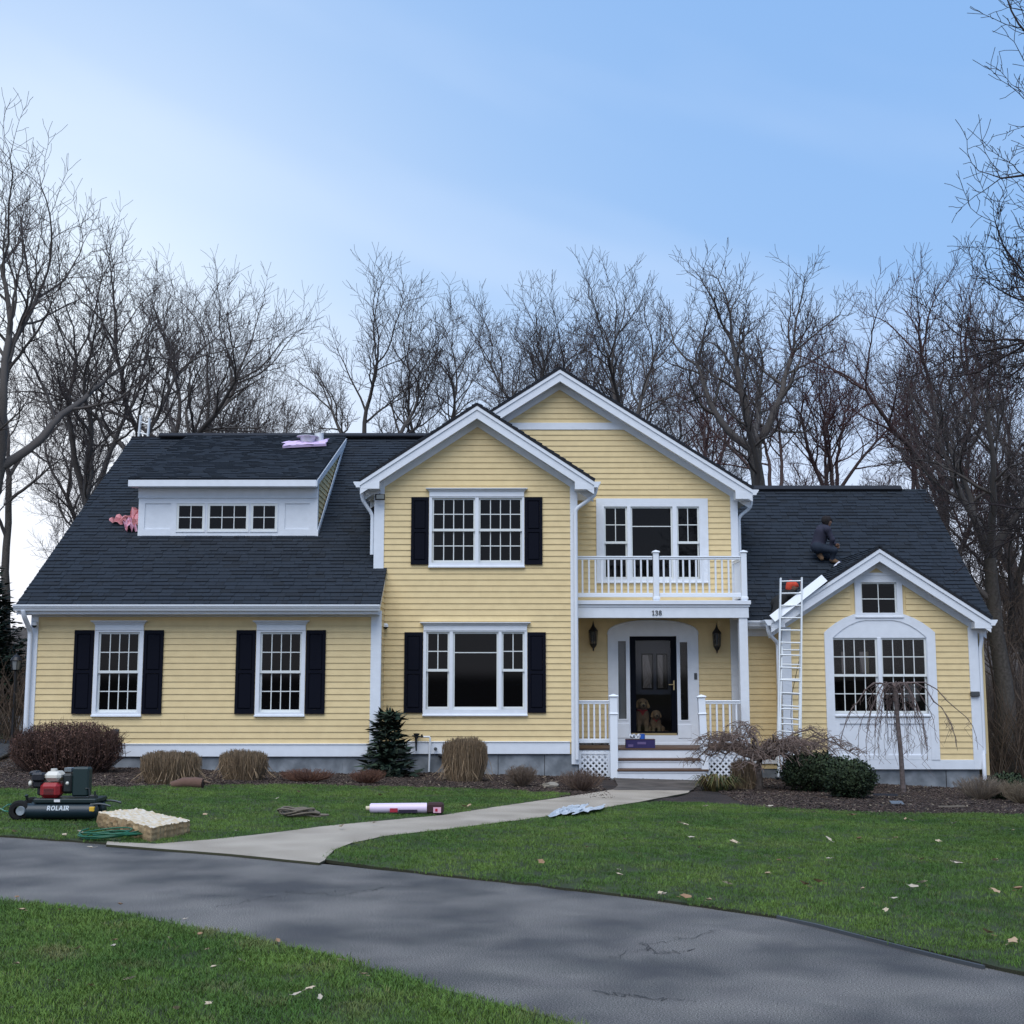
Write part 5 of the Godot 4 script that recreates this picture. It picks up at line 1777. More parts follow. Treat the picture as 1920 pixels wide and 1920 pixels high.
	var sp := tree("sapling", "thin bare sapling on the leafy slope beyond the house", sap, on_ground(12.5, -6.0), 6.0, 0.05, 301, Vector3(0.05, 0, 0), "saplings on the wooded slope", 0.6)
	for j in 28:
		var d := rr.randf_range(31, 60)
		var px := rr.randf_range(1840, 1990) if j < 24 else rr.randf_range(-60, 1800)
		var x := (px - 960.0) / 2350.0 * d
		copy(sp, on_ground(x, 25.0 - d), rr.randf() * TAU, rr.randf_range(0.7, 1.5), "thin bare sapling on the leafy slope beyond the house", "saplings on the wooded slope")
	# low brush: many crossing stems
	var br := Wood.new()
	for j in 5200:
		var d := rr.randf_range(30, 58)
		var px := rr.randf_range(1835, 1985) if j < 2600 else (rr.randf_range(-60, 70) if j < 3700 else rr.randf_range(70, 1835))
		var x := (px - 960.0) / 2350.0 * d
		var p := on_ground(x, 25.0 - d, -0.05)
		var hh := rr.randf_range(0.6, 2.6)
		var dr := Vector3(rr.randf_range(-0.5, 0.5), 1, rr.randf_range(-0.5, 0.5)).normalized()
		var q := p + dr * hh * 0.5
		var e := q + (dr + Vector3(rr.randf_range(-0.5, 0.5), 0, rr.randf_range(-0.4, 0.4))).normalized() * hh * 0.5
		var tone_ := rr.randf_range(0.6, 1.3)
		br.limb(PackedVector3Array([p, q, e]), PackedFloat32Array([0.014, 0.01, 0.006]), 3, Color(0.13 * tone_, 0.095 * tone_, 0.07 * tone_))
		br.limb(PackedVector3Array([q, q + Vector3(rr.randf_range(-0.4, 0.4), 0.5, rr.randf_range(-0.4, 0.4))]), PackedFloat32Array([0.008, 0.005]), 3, Color(0.13 * tone_, 0.095 * tone_, 0.07 * tone_))
	tag(put("undergrowth", br.mesh(), M.twig), "brown leafless undergrowth on the slope beneath the bare trees", "undergrowth", "", "stuff")
	# the dark evergreen and the stones at the left edge
	conifer("evergreen_tree", "dark green conifer beyond the left corner of the house", Vector3(-14.7, ground(-14.7, -10), -10), 4.9, 1.9, 41)
	var st := 0
	for q in [[-13.0, -9.2, 0.5], [-13.6, -9.4, 0.6], [-14.3, -9.0, 0.55], [-12.9, -8.3, 0.3], [-13.8, -8.4, 0.4]]:
		var g := Geo.new()
		g.col = Color(0.26, 0.26, 0.26)
		g.blob(Vector3(0, q[2] * 0.25, 0), Vector3(q[2], q[2] * 0.5, q[2] * 0.6), 0.5, 60 + st, 7, 10)
		var o := obj("garden_stone", g, M.rough)
		o.position = on_ground(q[0], q[1])
		tag(o, ["grey boulder nearest the house corner by the far left lawn", "large grey boulder in the middle of the far left stone edge", "grey boulder at the left end of the far stone edge", "small grey stone in front of the far left boulders", "low grey stone before the large boulder at far left"][st], "stone", "stones beyond the left corner")
		st += 1

func conifer(called: String, label: String, at: Vector3, height: float, radius: float, sd: int) -> Node3D:
	var rr := RandomNumberGenerator.new()
	rr.seed = sd
	var t := thing(called, label, "tree", at)
	var w := Wood.new()
	w.limb(PackedVector3Array([Vector3(0, -0.1, 0), Vector3(0, height * 0.5, 0), Vector3(0, height, 0)]), PackedFloat32Array([height * 0.022, height * 0.014, 0.008]), 7, Color(0.07, 0.055, 0.045))
	var g := Geo.new()
	var levels := int(height * 6.0)
	for i in levels:
		var f := float(i) / levels
		var y := height * (0.04 + 0.95 * f)
		var rad := radius * pow(1.0 - f, 0.85) + 0.05
		for k in 9:
			var a := k * TAU / 9 + i * 0.7 + rr.randf_range(-0.2, 0.2)
			var d := Vector3(cos(a), 0, sin(a))
			var ln := rad * rr.randf_range(0.7, 1.1)
			var p0 := Vector3(0, y, 0)
			var p1 := p0 + d * ln * 0.6 + Vector3(0, -ln * 0.05, 0)
			var p2 := p0 + d * ln + Vector3(0, -ln * 0.12 + 0.05, 0)
			w.limb(PackedVector3Array([p0, p1, p2]), PackedFloat32Array([0.02, 0.012, 0.005]), 3, Color(0.06, 0.05, 0.04))
			var s := int(10 + ln * 34)
			for j in s:
				var u := rr.randf_range(0.15, 1.0)
				var c := p0.lerp(p2, u) + Vector3(rr.randf_range(-1, 1), rr.randf_range(-0.6, 0.5), rr.randf_range(-1, 1)) * 0.12
				var dirn := (d + Vector3(rr.randf_range(-1, 1), rr.randf_range(-0.3, 0.5), rr.randf_range(-1, 1)) * 0.9).normalized()
				var sz := rr.randf_range(0.12, 0.26)
				var sd2 := dirn.cross(Vector3(rr.randf_range(-1, 1), 1, rr.randf_range(-1, 1))).normalized() * sz * 0.22
				var tn := rr.randf_range(0.6, 1.4)
				g.col = Color(0.016 * tn, 0.034 * tn, 0.018 * tn)
				g.tri(c - sd2, c + sd2, c + dirn * sz, (Vector3.UP + d).normalized())
	put("trunk", w.mesh(), M.twig, t)
	obj("crown", g, M.leaf, t)
	return t

# ---------------------------------------------------------------- bodies: tapered bones joined smoothly and meshed as surface nets
func body(g: Geo, bones: Array, cell: float, k: float):
	# bone: [a, b, ra, rb, colour]
	var lo := Vector3.ONE * 1e9
	var hi := -lo
	for b in bones:
		var m: float = maxf(b[2], b[3]) + 0.05
		lo = lo.min(b[0] - Vector3.ONE * m).min(b[1] - Vector3.ONE * m)
		hi = hi.max(b[0] + Vector3.ONE * m).max(b[1] + Vector3.ONE * m)
	var nx := int((hi.x - lo.x) / cell) + 2
	var ny := int((hi.y - lo.y) / cell) + 2
	var nz := int((hi.z - lo.z) / cell) + 2
	var f := PackedFloat32Array()
	f.resize(nx * ny * nz)
	var who := PackedInt32Array()
	who.resize(nx * ny * nz)
	var best := PackedFloat32Array()
	best.resize(nx * ny * nz)
	best.fill(1e9)
	for bi in bones.size():
		var b = bones[bi]
		var A: Vector3 = b[0]
		var B: Vector3 = b[1]
		var m: float = maxf(b[2], b[3]) + 6.0 / k
		var i0 := ((A.min(B) - Vector3.ONE * m - lo) / cell).floor().max(Vector3.ZERO)
		var i1 := ((A.max(B) + Vector3.ONE * m - lo) / cell).ceil().min(Vector3(nx - 1, ny - 1, nz - 1))
		var ab := B - A
		var l2 := maxf(ab.length_squared(), 1e-9)
		for z in range(int(i0.z), int(i1.z) + 1):
			for y in range(int(i0.y), int(i1.y) + 1):
				var row := (z * ny + y) * nx
				for x in range(int(i0.x), int(i1.x) + 1):
					var p := lo + Vector3(x, y, z) * cell
					var t := clampf((p - A).dot(ab) / l2, 0, 1)
					var d: float = p.distance_to(A + ab * t) - lerpf(b[2], b[3], t)
					f[row + x] += exp(-k * d)
					if d < best[row + x]:
						best[row + x] = d; who[row + x] = bi
	var vid := {}
	var val := func(i: int) -> float: return (-log(f[i]) / k) if f[i] > 1e-12 else 1.0
	var base := g.v.size()
	var cx := [1, nx, nx * ny]
	for z in nz - 1:
		for y in ny - 1:
			for x in nx - 1:
				var i := (z * ny + y) * nx + x
				var s := 0.0
				var cnt := 0
				if f[i] <= 1e-12 and f[i + 1 + nx + nx * ny] <= 1e-12: continue
				var q := Vector3.ZERO
				var d := []
				for c in 8:
					d.append(val.call(i + (c & 1) + ((c >> 1) & 1) * nx + ((c >> 2) & 1) * nx * ny))
				for e in [[0, 1], [2, 3], [4, 5], [6, 7], [0, 2], [1, 3], [4, 6], [5, 7], [0, 4], [1, 5], [2, 6], [3, 7]]:
					var a: float = d[e[0]]
					var b: float = d[e[1]]
					if (a < 0) != (b < 0):
						var t := a / (a - b)
						var pa := Vector3(e[0] & 1, (e[0] >> 1) & 1, (e[0] >> 2) & 1)
						var pb := Vector3(e[1] & 1, (e[1] >> 1) & 1, (e[1] >> 2) & 1)
						q += pa.lerp(pb, t)
						cnt += 1
				if cnt == 0: continue
				q /= cnt
				vid[i] = g.v.size()
				g.v.append(lo + (Vector3(x, y, z) + q) * cell)
				var gr := Vector3(d[1] + d[3] + d[5] + d[7] - d[0] - d[2] - d[4] - d[6], d[2] + d[3] + d[6] + d[7] - d[0] - d[1] - d[4] - d[5], d[4] + d[5] + d[6] + d[7] - d[0] - d[1] - d[2] - d[3])
				g.n.append(gr.normalized())
				g.c.append(bones[who[i]][4])
	for i in vid:
		var a: float = val.call(i)
		for ax in 3:
			var j: int = i + cx[ax]
			var b: float = val.call(j)
			if (a < 0) == (b < 0): continue
			var u: int = cx[(ax + 1) % 3]
			var w: int = cx[(ax + 2) % 3]
			if not (vid.has(i - u) and vid.has(i - w) and vid.has(i - u - w)): continue
			var q := [vid[i], vid[i - u], vid[i - u - w], vid[i - w]]
			if a < 0: q = [q[0], q[3], q[2], q[1]]
			g.ix.append_array([q[0], q[1], q[2], q[0], q[2], q[3]])

func hand(g: Geo, wrist: Vector3, dir: Vector3, palm: Vector3, col: Color, side := 1.0):
	# a palm, four bent fingers of unequal length and a thumb, closed round what it holds
	var d := dir.normalized()
	var n := (palm - d * palm.dot(d)).normalized()
	var s := d.cross(n) * side
	var bones := [[wrist, wrist + d * 0.04, 0.026, 0.03, col], [wrist + d * 0.03 + s * 0.022, wrist + d * 0.08 + s * 0.028, 0.018, 0.014, col], [wrist + d * 0.03 - s * 0.022, wrist + d * 0.075 - s * 0.03, 0.018, 0.014, col]]
	for i in 4:
		var o := wrist + d * 0.082 + s * (0.03 - i * 0.02)
		var ln: float = [0.07, 0.08, 0.074, 0.058][i]
		var a := o + (d * 0.8 + n * 0.5).normalized() * ln * 0.45
		var b := a + (d * 0.1 + n).normalized() * ln * 0.32
		var e := b + (n * 0.7 - d * 0.6).normalized() * ln * 0.25
		bones.append([o, a, 0.0095, 0.0088, col]); bones.append([a, b, 0.0088, 0.008, col]); bones.append([b, e, 0.008, 0.007, col])
	var t0 := wrist + d * 0.03 + s * 0.034
	var t1 := t0 + (d * 0.6 + s * 0.7 + n * 0.3).normalized() * 0.04
	bones.append([t0, t1, 0.013, 0.011, col]); bones.append([t1, t1 + (d * 0.7 + n * 0.6).normalized() * 0.032, 0.0105, 0.009, col])
	body(g, bones, 0.006, 260.0)

func roofers():
	var skin := Color(0.2, 0.11, 0.075)
	var shirt := Color(0.024, 0.026, 0.046)
	var jean := Color(0.012, 0.02, 0.036)
	var boot := Color(0.2, 0.115, 0.06)
	var Z := -2.325
	var t := thing("person", "person in a dark sweatshirt and jeans squatting on the right roof, back half turned", "person", Vector3(6.883, 4.464, -2.325))
	var o := t.position
	var g := Geo.new()
	var hip := Vector3(6.683, 4.787, -2.275) - o
	var chest := Vector3(6.778, 5.077, -2.245) - o
	var neck := Vector3(6.838, 5.217, -2.235) - o
	var head := Vector3(6.880, 5.328, -2.225) - o
	var rs := Vector3(6.856, 5.129, -2.085) - o
	var lsn := Vector3(6.790, 5.192, -2.425) - o
	var re := Vector3(6.960, 4.905, -2.065) - o
	var rw := Vector3(6.930, 4.772, -2.125) - o
	var le := Vector3(7.000, 4.993, -2.445) - o
	var lw := Vector3(7.087, 4.841, -2.345) - o
	var rh := Vector3(6.659, 4.743, -2.185) - o
	var lh := Vector3(6.704, 4.761, -2.365) - o
	var rk := Vector3(7.002, 4.679, -2.125) - o
	var ra := Vector3(6.970, 4.477, -2.205) - o
	var rt := Vector3(7.079, 4.428, -2.185) - o
	var lk := Vector3(6.970, 4.540, -2.385) - o
	var la := Vector3(6.709, 4.599, -2.265) - o
	var lt := Vector3(6.755, 4.513, -2.225) - o
	body(g, [
		[hip, chest, 0.15, 0.155, shirt], [chest, (rs + lsn) * 0.5, 0.15, 0.11, shirt], [(rs + lsn) * 0.5, neck, 0.09, 0.06, shirt],
		[lsn, rs, 0.085, 0.085, shirt], [rs, re, 0.068, 0.052, shirt], [re, rw, 0.05, 0.038, shirt], [lsn, le, 0.066, 0.05, shirt], [le, lw, 0.048, 0.036, shirt],
		[lh, rh, 0.125, 0.125, jean], [rh, rk, 0.105, 0.075, jean], [rk, ra, 0.066, 0.05, jean], [lh, lk, 0.1, 0.075, jean], [lk, la, 0.062, 0.05, jean],
		[ra, rt, 0.05, 0.042, boot], [la, lt, 0.05, 0.046, boot],
		[neck, head, 0.052, 0.055, skin], [head + Vector3(-0.012, 0.01, 0), head + Vector3(0.02, -0.012, 0), 0.088, 0.078, skin],
		[head + Vector3(0.09, -0.02, 0.0), head + Vector3(0.098, -0.03, 0.0), 0.016, 0.018, skin], [head + Vector3(0.045, -0.075, 0.0), head + Vector3(0.06, -0.08, 0), 0.035, 0.03, skin],
		[head + Vector3(-0.005, -0.01, 0.078), head + Vector3(-0.008, -0.03, 0.078), 0.016, 0.012, skin]], 0.014, 70.0)
	hand(g, rw, Vector3(6.930, 4.705, -2.155) - o - rw, Vector3(0.6, -0.2, -0.5), skin)
	hand(g, lw, Vector3(0.5, -0.6, 0.1), Vector3(0, -0.6, 0.5), skin, -1.0)
	obj("body", g, M.cloth, t)
	var hr := Geo.new()
	hr.col = Color(0.012, 0.009, 0.009)
	body(hr, [[head + Vector3(-0.02, 0.035, 0.015), head + Vector3(0.035, 0.045, 0.0), 0.092, 0.078, hr.col], [head + Vector3(-0.045, -0.01, 0.03), head + Vector3(-0.03, -0.05, 0.03), 0.062, 0.05, hr.col], [head + Vector3(0.01, 0.0, 0.05), head + Vector3(0.0, -0.04, 0.05), 0.045, 0.04, hr.col], [head + Vector3(0.07, 0.035, -0.01), head + Vector3(0.13, 0.025, -0.01), 0.03, 0.018, hr.col]], 0.012, 90.0)
	obj("hair", hr, M.cloth, t)
	# the other roofer, low behind the slope of the right gable
	var t2 := thing("person", "person in an orange red hood and black clothes crouching behind the ladder top", "person", Vector3(5.569, 3.354, -0.700))
	o = t2.position
	var b := Geo.new()
	var dark := Color(0.012, 0.012, 0.014)
	var h2 := Vector3(5.712, 3.780, -0.550) - o
	var c2 := Vector3(5.674, 3.598, -0.600) - o
	var p2 := Vector3(5.441, 3.438, -0.650) - o
	body(b, [
		[p2, c2, 0.15, 0.16, dark], [c2 + Vector3(0, 0.0, 0.16), c2 - Vector3(0, 0, 0.16), 0.08, 0.08, dark], [c2, h2, 0.08, 0.06, skin],
		[h2, h2 + Vector3(0.02, -0.02, 0), 0.088, 0.08, skin], [h2 + Vector3(0.085, -0.02, 0.02), h2 + Vector3(0.09, -0.03, 0.02), 0.016, 0.017, skin],
		[c2 + Vector3(0, 0, 0.17), c2 + Vector3(0.2, -0.1, 0.2), 0.06, 0.05, dark], [c2 + Vector3(0.2, -0.1, 0.2), Vector3(5.822, 3.529, -0.350) - o, 0.048, 0.036, dark],
		[c2 - Vector3(0, 0, 0.17), c2 + Vector3(0.2, -0.12, -0.2), 0.06, 0.05, dark], [c2 + Vector3(0.2, -0.12, -0.2), c2 + Vector3(0.38, -0.08, -0.2), 0.048, 0.036, dark],
		[p2 + Vector3(0, 0, 0.09), p2 + Vector3(-0.1, -0.22, 0.22), 0.11, 0.08, dark], [p2 + Vector3(-0.1, -0.22, 0.22), Vector3(5.251, 3.179, -0.450) - o, 0.07, 0.055, dark],
		[p2 - Vector3(0, 0, 0.09), p2 + Vector3(-0.05, -0.24, -0.2), 0.11, 0.08, dark], [p2 + Vector3(-0.05, -0.24, -0.2), p2 + Vector3(-0.3, -0.3, -0.25), 0.07, 0.055, dark]], 0.015, 60.0)
	hand(b, Vector3(5.822, 3.529, -0.350) - o, Vector3(0.7, -0.3, 0.2), Vector3(0, -1, 0), skin)
	hand(b, c2 + Vector3(0.38, -0.08, -0.2), Vector3(0.7, -0.3, 0.0), Vector3(0, -1, 0), skin, -1.0)
	obj("body", b, M.cloth, t2)
	var hd := Geo.new()
	hd.col = Color(0.62, 0.07, 0.035)
	body(hd, [[h2 + Vector3(-0.02, 0.04, 0), h2 + Vector3(0.035, 0.03, 0), 0.098, 0.085, hd.col], [h2 + Vector3(-0.05, -0.03, 0), h2 + Vector3(-0.03, -0.09, 0), 0.08, 0.07, hd.col], [h2 + Vector3(0.1, 0.02, 0), h2 + Vector3(0.12, 0.01, 0), 0.03, 0.02, hd.col]], 0.012, 70.0)
	obj("hood", hd, M.cloth, t2)
	# nail gun and a few lifted shingles beside the first roofer
	var ng := thing("nail_gun", "white and blue nail gun lying on the roof by the squatting roofer's boot", "tool", Vector3(7.083, 4.360, -2.075))
	var n1 := Geo.new()
	n1.col = Color(0.6, 0.62, 0.7)
	n1.tube([Vector3(-0.16, -0.1, 0.05), Vector3(-0.08, -0.02, 0.02), Vector3(0.02, 0.05, 0)], [0.014, 0.03, 0.035], 8)
	n1.col = Color(0.03, 0.04, 0.14)
	n1.bevel(Vector3(0.03, 0.02, 0), Vector3(0.1, 0.08, 0.06), 0.015, Basis(Vector3(0, 0, 1), 0.5))
	obj("gun_body", n1, M.paint, ng)
	var n2 := Geo.new()
	n2.col = Color(0.55, 0.55, 0.6)
	n2.tube([Vector3(0.05, 0.05, 0.02), Vector3(0.12, 0.06, 0.03), Vector3(0.2, 0.13, 0), Vector3(0.3, 0.19, -0.02)], 0.012, 6)
	obj("air_line", n2, M.paint, ng)

func dogs():
	# two golden dogs sitting inside the glass door
	for w in 2:
		var t := thing("dog", ["larger golden retriever sitting upright behind the glass door", "smaller golden retriever lying low beside the larger one behind the glass door"][w], "dog", Vector3((2.749) if w == 0 else (3.031), (0.749), -1.85 if w == 0 else -1.8))
		var c := Color(0.2, 0.135, 0.075)
		var l := Color(0.27, 0.2, 0.12)
		var k := Color(0.015, 0.012, 0.012)
		var s := 1.0 if w == 0 else 0.72
		var hy := 0.64 if w == 0 else 0.42
		var g := Geo.new()
		var hz := Vector3(0, hy, 0.1) * Vector3(1, 1, 1)
		var B := [
			[Vector3(0, 0.16, -0.2), Vector3(0, hy * 0.62, 0.0), 0.16 * s, 0.15 * s, c], [Vector3(0, hy * 0.62, 0), Vector3(0, hy * 0.85, 0.04), 0.125 * s, 0.085 * s, l],
			[Vector3(0, hy * 0.85, 0.03), hz, 0.08 * s, 0.09 * s, c], [hz + Vector3(0, 0.015, 0), hz + Vector3(0, 0.0, 0.05), 0.1 * s, 0.085 * s, c],
			[hz + Vector3(0, -0.03, 0.08) * s, hz + Vector3(0, -0.05, 0.19) * s, 0.055 * s, 0.042 * s, l],
			[hz + Vector3(0, -0.03, 0.23) * s, hz + Vector3(0, -0.035, 0.235) * s, 0.02 * s, 0.02 * s, k],
			[hz + Vector3(0.04, 0.02, 0.115) * s, hz + Vector3(0.04, 0.02, 0.117) * s, 0.013 * s, 0.013 * s, k], [hz + Vector3(-0.04, 0.02, 0.115) * s, hz + Vector3(-0.04, 0.02, 0.117) * s, 0.013 * s, 0.013 * s, k]]
		for q in [-1.0, 1.0]:
			B.append([hz + Vector3(q * 0.08, 0.04, 0.0) * s, hz + Vector3(q * 0.125, -0.06, 0.02) * s, 0.03 * s, 0.034 * s, Color(0.36, 0.23, 0.11)])
			B.append([Vector3(q * 0.085 * s, hy * 0.5, 0.06), Vector3(q * 0.08 * s, 0.2 * s, 0.1), 0.06 * s, 0.042 * s, c])
			B.append([Vector3(q * 0.08 * s, 0.2 * s, 0.1), Vector3(q * 0.08 * s, 0.035, 0.1), 0.04 * s, 0.034 * s, l])
			B.append([Vector3(q * 0.08 * s, 0.03, 0.1), Vector3(q * 0.08 * s, 0.03, 0.15), 0.036 * s, 0.034 * s, l])
			B.append([Vector3(q * 0.12 * s, 0.16, -0.2), Vector3(q * 0.2 * s, 0.12, 0.0), 0.1 * s, 0.07 * s, c])
			B.append([Vector3(q * 0.2 * s, 0.1, 0.0), Vector3(q * 0.19 * s, 0.035, 0.08), 0.05 * s, 0.036 * s, c])
		B.append([Vector3(0, 0.06, -0.3), Vector3(0.28, 0.05, -0.2), 0.05 * s, 0.03 * s, l])
		body(g, B, 0.014, 55.0)
		obj("body", g, M.cloth, t)
		var bd := Geo.new()
		bd.col = Color(0.4, 0.03, 0.03)
		bd.lathe([Vector2(0.10 * s, -0.05), Vector2(0.125 * s, 0), Vector2(0.10 * s, 0.02)], 14, Vector3(0, hy * 0.8, 0.03))
		bd.tri(Vector3(-0.07, hy * 0.8, 0.15 * s), Vector3(0.07, hy * 0.8, 0.15 * s), Vector3(0, hy * 0.62, 0.17 * s), Vector3(0, 0, 1))
		obj("bandana", bd, M.cloth, t)

func ladder():
	var t := thing("ladder", "aluminium extension ladder leaning on the left eave of the right gable", "ladder", Vector3(5.236, 0.062, 0.750))
	var o := t.position
	for s in [[Vector3(5.369, 3.914, -0.020), Vector3(5.060, 0.061, 0.620), Vector3(5.790, 3.925, -0.020), Vector3(5.502, 0.011, 0.620), 14, "fly_rail", 0.0, 0.90], [Vector3(5.334, 2.627, 0.100), Vector3(5.060, 0.059, 0.720), Vector3(5.703, 2.627, 0.100), Vector3(5.449, 0.039, 0.720), 9, "base_rail", 1.0, 0.97]]:
		var a0: Vector3 = s[0] - o
		var a1: Vector3 = s[1] - o
		var b0: Vector3 = s[2] - o
		var b1: Vector3 = s[3] - o
		if s[6] == 0.0:
			a1 = a0.lerp(a1, 0.86); b1 = b0.lerp(b1, 0.86)
		for r in [[a0, a1], [b0, b1]]:
			var g := Geo.new()
			g.bar(r[0], r[1], 0.03, 0.075, Vector3(0, 0.3, 1))
			obj("rail", g, M.alu, t)
		for k in s[4]:
			var f: float = (k + 0.5) / s[4]
			if s[6] == 0.0: f = 0.02 + k * 0.0735
			var g := Geo.new()
			g.tube([a0.lerp(a1, f), b0.lerp(b1, f)], 0.016, 8)
			obj("rung", g, M.alu, t)
	var ft := Geo.new()
	for q in [Vector3(5.041, 0.071, 0.740), Vector3(5.440, 0.051, 0.740)]:
		ft.bevel(q - o - Vector3(0, 0.02, 0), Vector3(0.06, 0.05, 0.12), 0.01)
	obj("rubber_foot", ft, M.black, t)
	var rp := Geo.new()
	rp.tube([Vector3(5.638, 2.260, 0.200) - o, Vector3(5.462, 1.639, 0.300) - o, Vector3(5.407, 1.231, 0.400) - o, Vector3(5.412, 0.727, 0.500) - o], 0.006, 5)
	obj("pull_rope", rp, M.soil, t)
	var bl := Geo.new()
	bl.bar(Vector3(5.167, 3.103, 0.050), Vector3(6.231, 3.914, 0.050), 0.006, 0.17, Vector3(0, 1, -0.3))
	var bb := obj("trim_board", bl, M.vinyl)
	tag(bb, "loose white trim board propped along the right gable's left rake", "board")
	# ladder tips over the left ridge
	var lt := thing("ladder", "top of an aluminium ladder showing above the ridge at the far left", "ladder", Vector3(-9.249, 7.951, -5.900))
	o = lt.position
	for r in [[Vector3(-9.350, 7.878, -5.800), Vector3(-9.291, 8.434, -5.800)], [Vector3(-9.124, 7.878, -5.800), Vector3(-9.069, 8.366, -5.800)]]:
		var g := Geo.new()
		g.bar(r[0] - o - Vector3(0, 0.5, 0), r[1] - o, 0.04, 0.085, Vector3(0, 0, 1))
		obj("rail", g, M.alu, lt)
	for r in [[Vector3(-9.326, 8.285, -5.800), Vector3(-9.069, 8.190, -5.800)], [Vector3(-9.355, 8.000, -5.800), Vector3(-9.100, 7.945, -5.800)]]:
		var g := Geo.new()
		g.tube([r[0] - o, r[1] - o], 0.02, 6)
		obj("rung", g, M.alu, lt)

# a crumpled sheet: rows of points pushed about
func crumple(g: Geo, o: Vector3, u: Vector3, w: Vector3, up: Vector3, nu: int, nw: int, amp: float, sd: int, shape := 0):
	var f := FastNoiseLite.new()
	f.seed = sd; f.frequency = 1.0
	var P := []
	for j in nw + 1:
		var row := []
		for i in nu + 1:
			var a := float(i) / nu
			var b := float(j) / nw
			var n1 := f.get_noise_2d(a * 4.0, b * 4.0)
			var n2 := f.get_noise_2d(a * 4.0 + 50, b * 4.0)
			var ridge := 1.0 - absf(f.get_noise_2d(a * 6.0 + 9, b * 6.0 + 3)) * 3.0
			row.append(o + u * (a + n1 * 0.15) + w * (b + n2 * 0.15) + up * (maxf(ridge, 0.0) * amp))
		P.append(row)
	for j in nw:
		for i in nu:
			var nn: Vector3 = (P[j][i + 1] - P[j][i]).cross(P[j + 1][i] - P[j][i]).normalized()
			if nn.dot(up) < 0: nn = -nn
			g.tri(P[j][i], P[j][i + 1], P[j + 1][i + 1], nn); 
			var n3: Vector3 = (P[j + 1][i + 1] - P[j][i]).cross(P[j + 1][i] - P[j][i]).normalized()
			if n3.dot(up) < 0: n3 = -n3
			g.tri(P[j][i], P[j + 1][i + 1], P[j + 1][i], n3)

func roof_things():
	# pink rag caught at the left foot of the dormer
	var g := Geo.new()
	g.col = Color(0.62, 0.27, 0.29)
	var up := Vector3(0, 0.83, 0.55)
	var a := Vector3(-8.571, 5.210, -1.593)
	crumple(g, Vector3(-8.572, 5.168, -1.530), Vector3(-8.220, 5.168, -1.530) - Vector3(-8.572, 5.168, -1.530), Vector3(-8.562, 5.280, -1.699) - Vector3(-8.572, 5.168, -1.530), up, 7, 4, 0.16, 3)
	g.col = Color(0.66, 0.3, 0.33)
	crumple(g, Vector3(-8.171, 5.003, -1.283), Vector3(-7.930, 5.085, -1.406) - Vector3(-8.171, 5.003, -1.283), Vector3(-8.245, 5.452, -1.955) - Vector3(-8.171, 5.003, -1.283), up, 6, 7, 0.2, 7)
	g.col = Color(0.68, 0.38, 0.48)
	crumple(g, Vector3(-8.113, 4.975, -1.242), Vector3(-7.888, 4.975, -1.242) - Vector3(-8.113, 4.975, -1.242), Vector3(-8.314, 5.196, -1.572) - Vector3(-8.113, 4.975, -1.242), up, 6, 5, 0.2, 17)
	tag(obj("pink_rag", g, M.cloth), "crumpled pink cloth lying on the shingles against the dormer's left corner", "cloth")
	# pink insulation board on the dormer roof, with an aluminium pan and a can on it
	var d0 := Vector3(-5.325, 7.194, -3.670)
	var d1 := Vector3(-4.347, 7.289, -3.915)
	var d2 := Vector3(-5.343, 7.386, -4.163)
	var b := Geo.new()
	b.col = Color(0.66, 0.5, 0.72)
	var upd := Vector3(0, 0.95, 0.3)
	crumple(b, d0 + upd * 0.08, d1 - d0, (d2 - d0) * 1.0, upd, 14, 4, 0.03, 5)
	b.bar(d0 + upd * 0.05, d1 + upd * 0.05, 0.03, 0.05, upd)
	tag(obj("pink_board", b, M.cloth), "pale pink sheet laid across the dormer roof just below the ridge", "sheet")
	var pan := thing("roofing_pan", "wide aluminium pan standing on the pink sheet on the dormer roof", "pan", Vector3(-4.826, 7.386, -4.163) + upd * 0.05)
	var pg := Geo.new()
	pg.lathe([Vector2(0, 0), Vector2(0.15, 0), Vector2(0.19, 0.13), Vector2(0.26, 0.135), Vector2(0.26, 0.145), Vector2(0.18, 0.145), Vector2(0.14, 0.02), Vector2(0, 0.02)], 20)
	obj("pan_body", pg, M.alu, pan)
	var nl := Geo.new()
	nl.col = Color(0.35, 0.15, 0.07)
	nl.blob(Vector3(0, 0.12, 0), Vector3(0.17, 0.06, 0.17), 0.3, 5, 6, 10)
	obj("nails", nl, M.rough, pan)
	var can := Geo.new()
	can.lathe([Vector2(0, 0), Vector2(0.11, 0), Vector2(0.11, 0.24), Vector2(0.115, 0.25), Vector2(0.1, 0.25), Vector2(0.1, 0.22), Vector2(0, 0.22)], 16)
	var co := obj("metal_can", can, M.alu)
	co.position = Vector3(-4.582, 7.435, -4.289)
	tag(co, "grey metal can standing right of the pan on the dormer roof", "can")

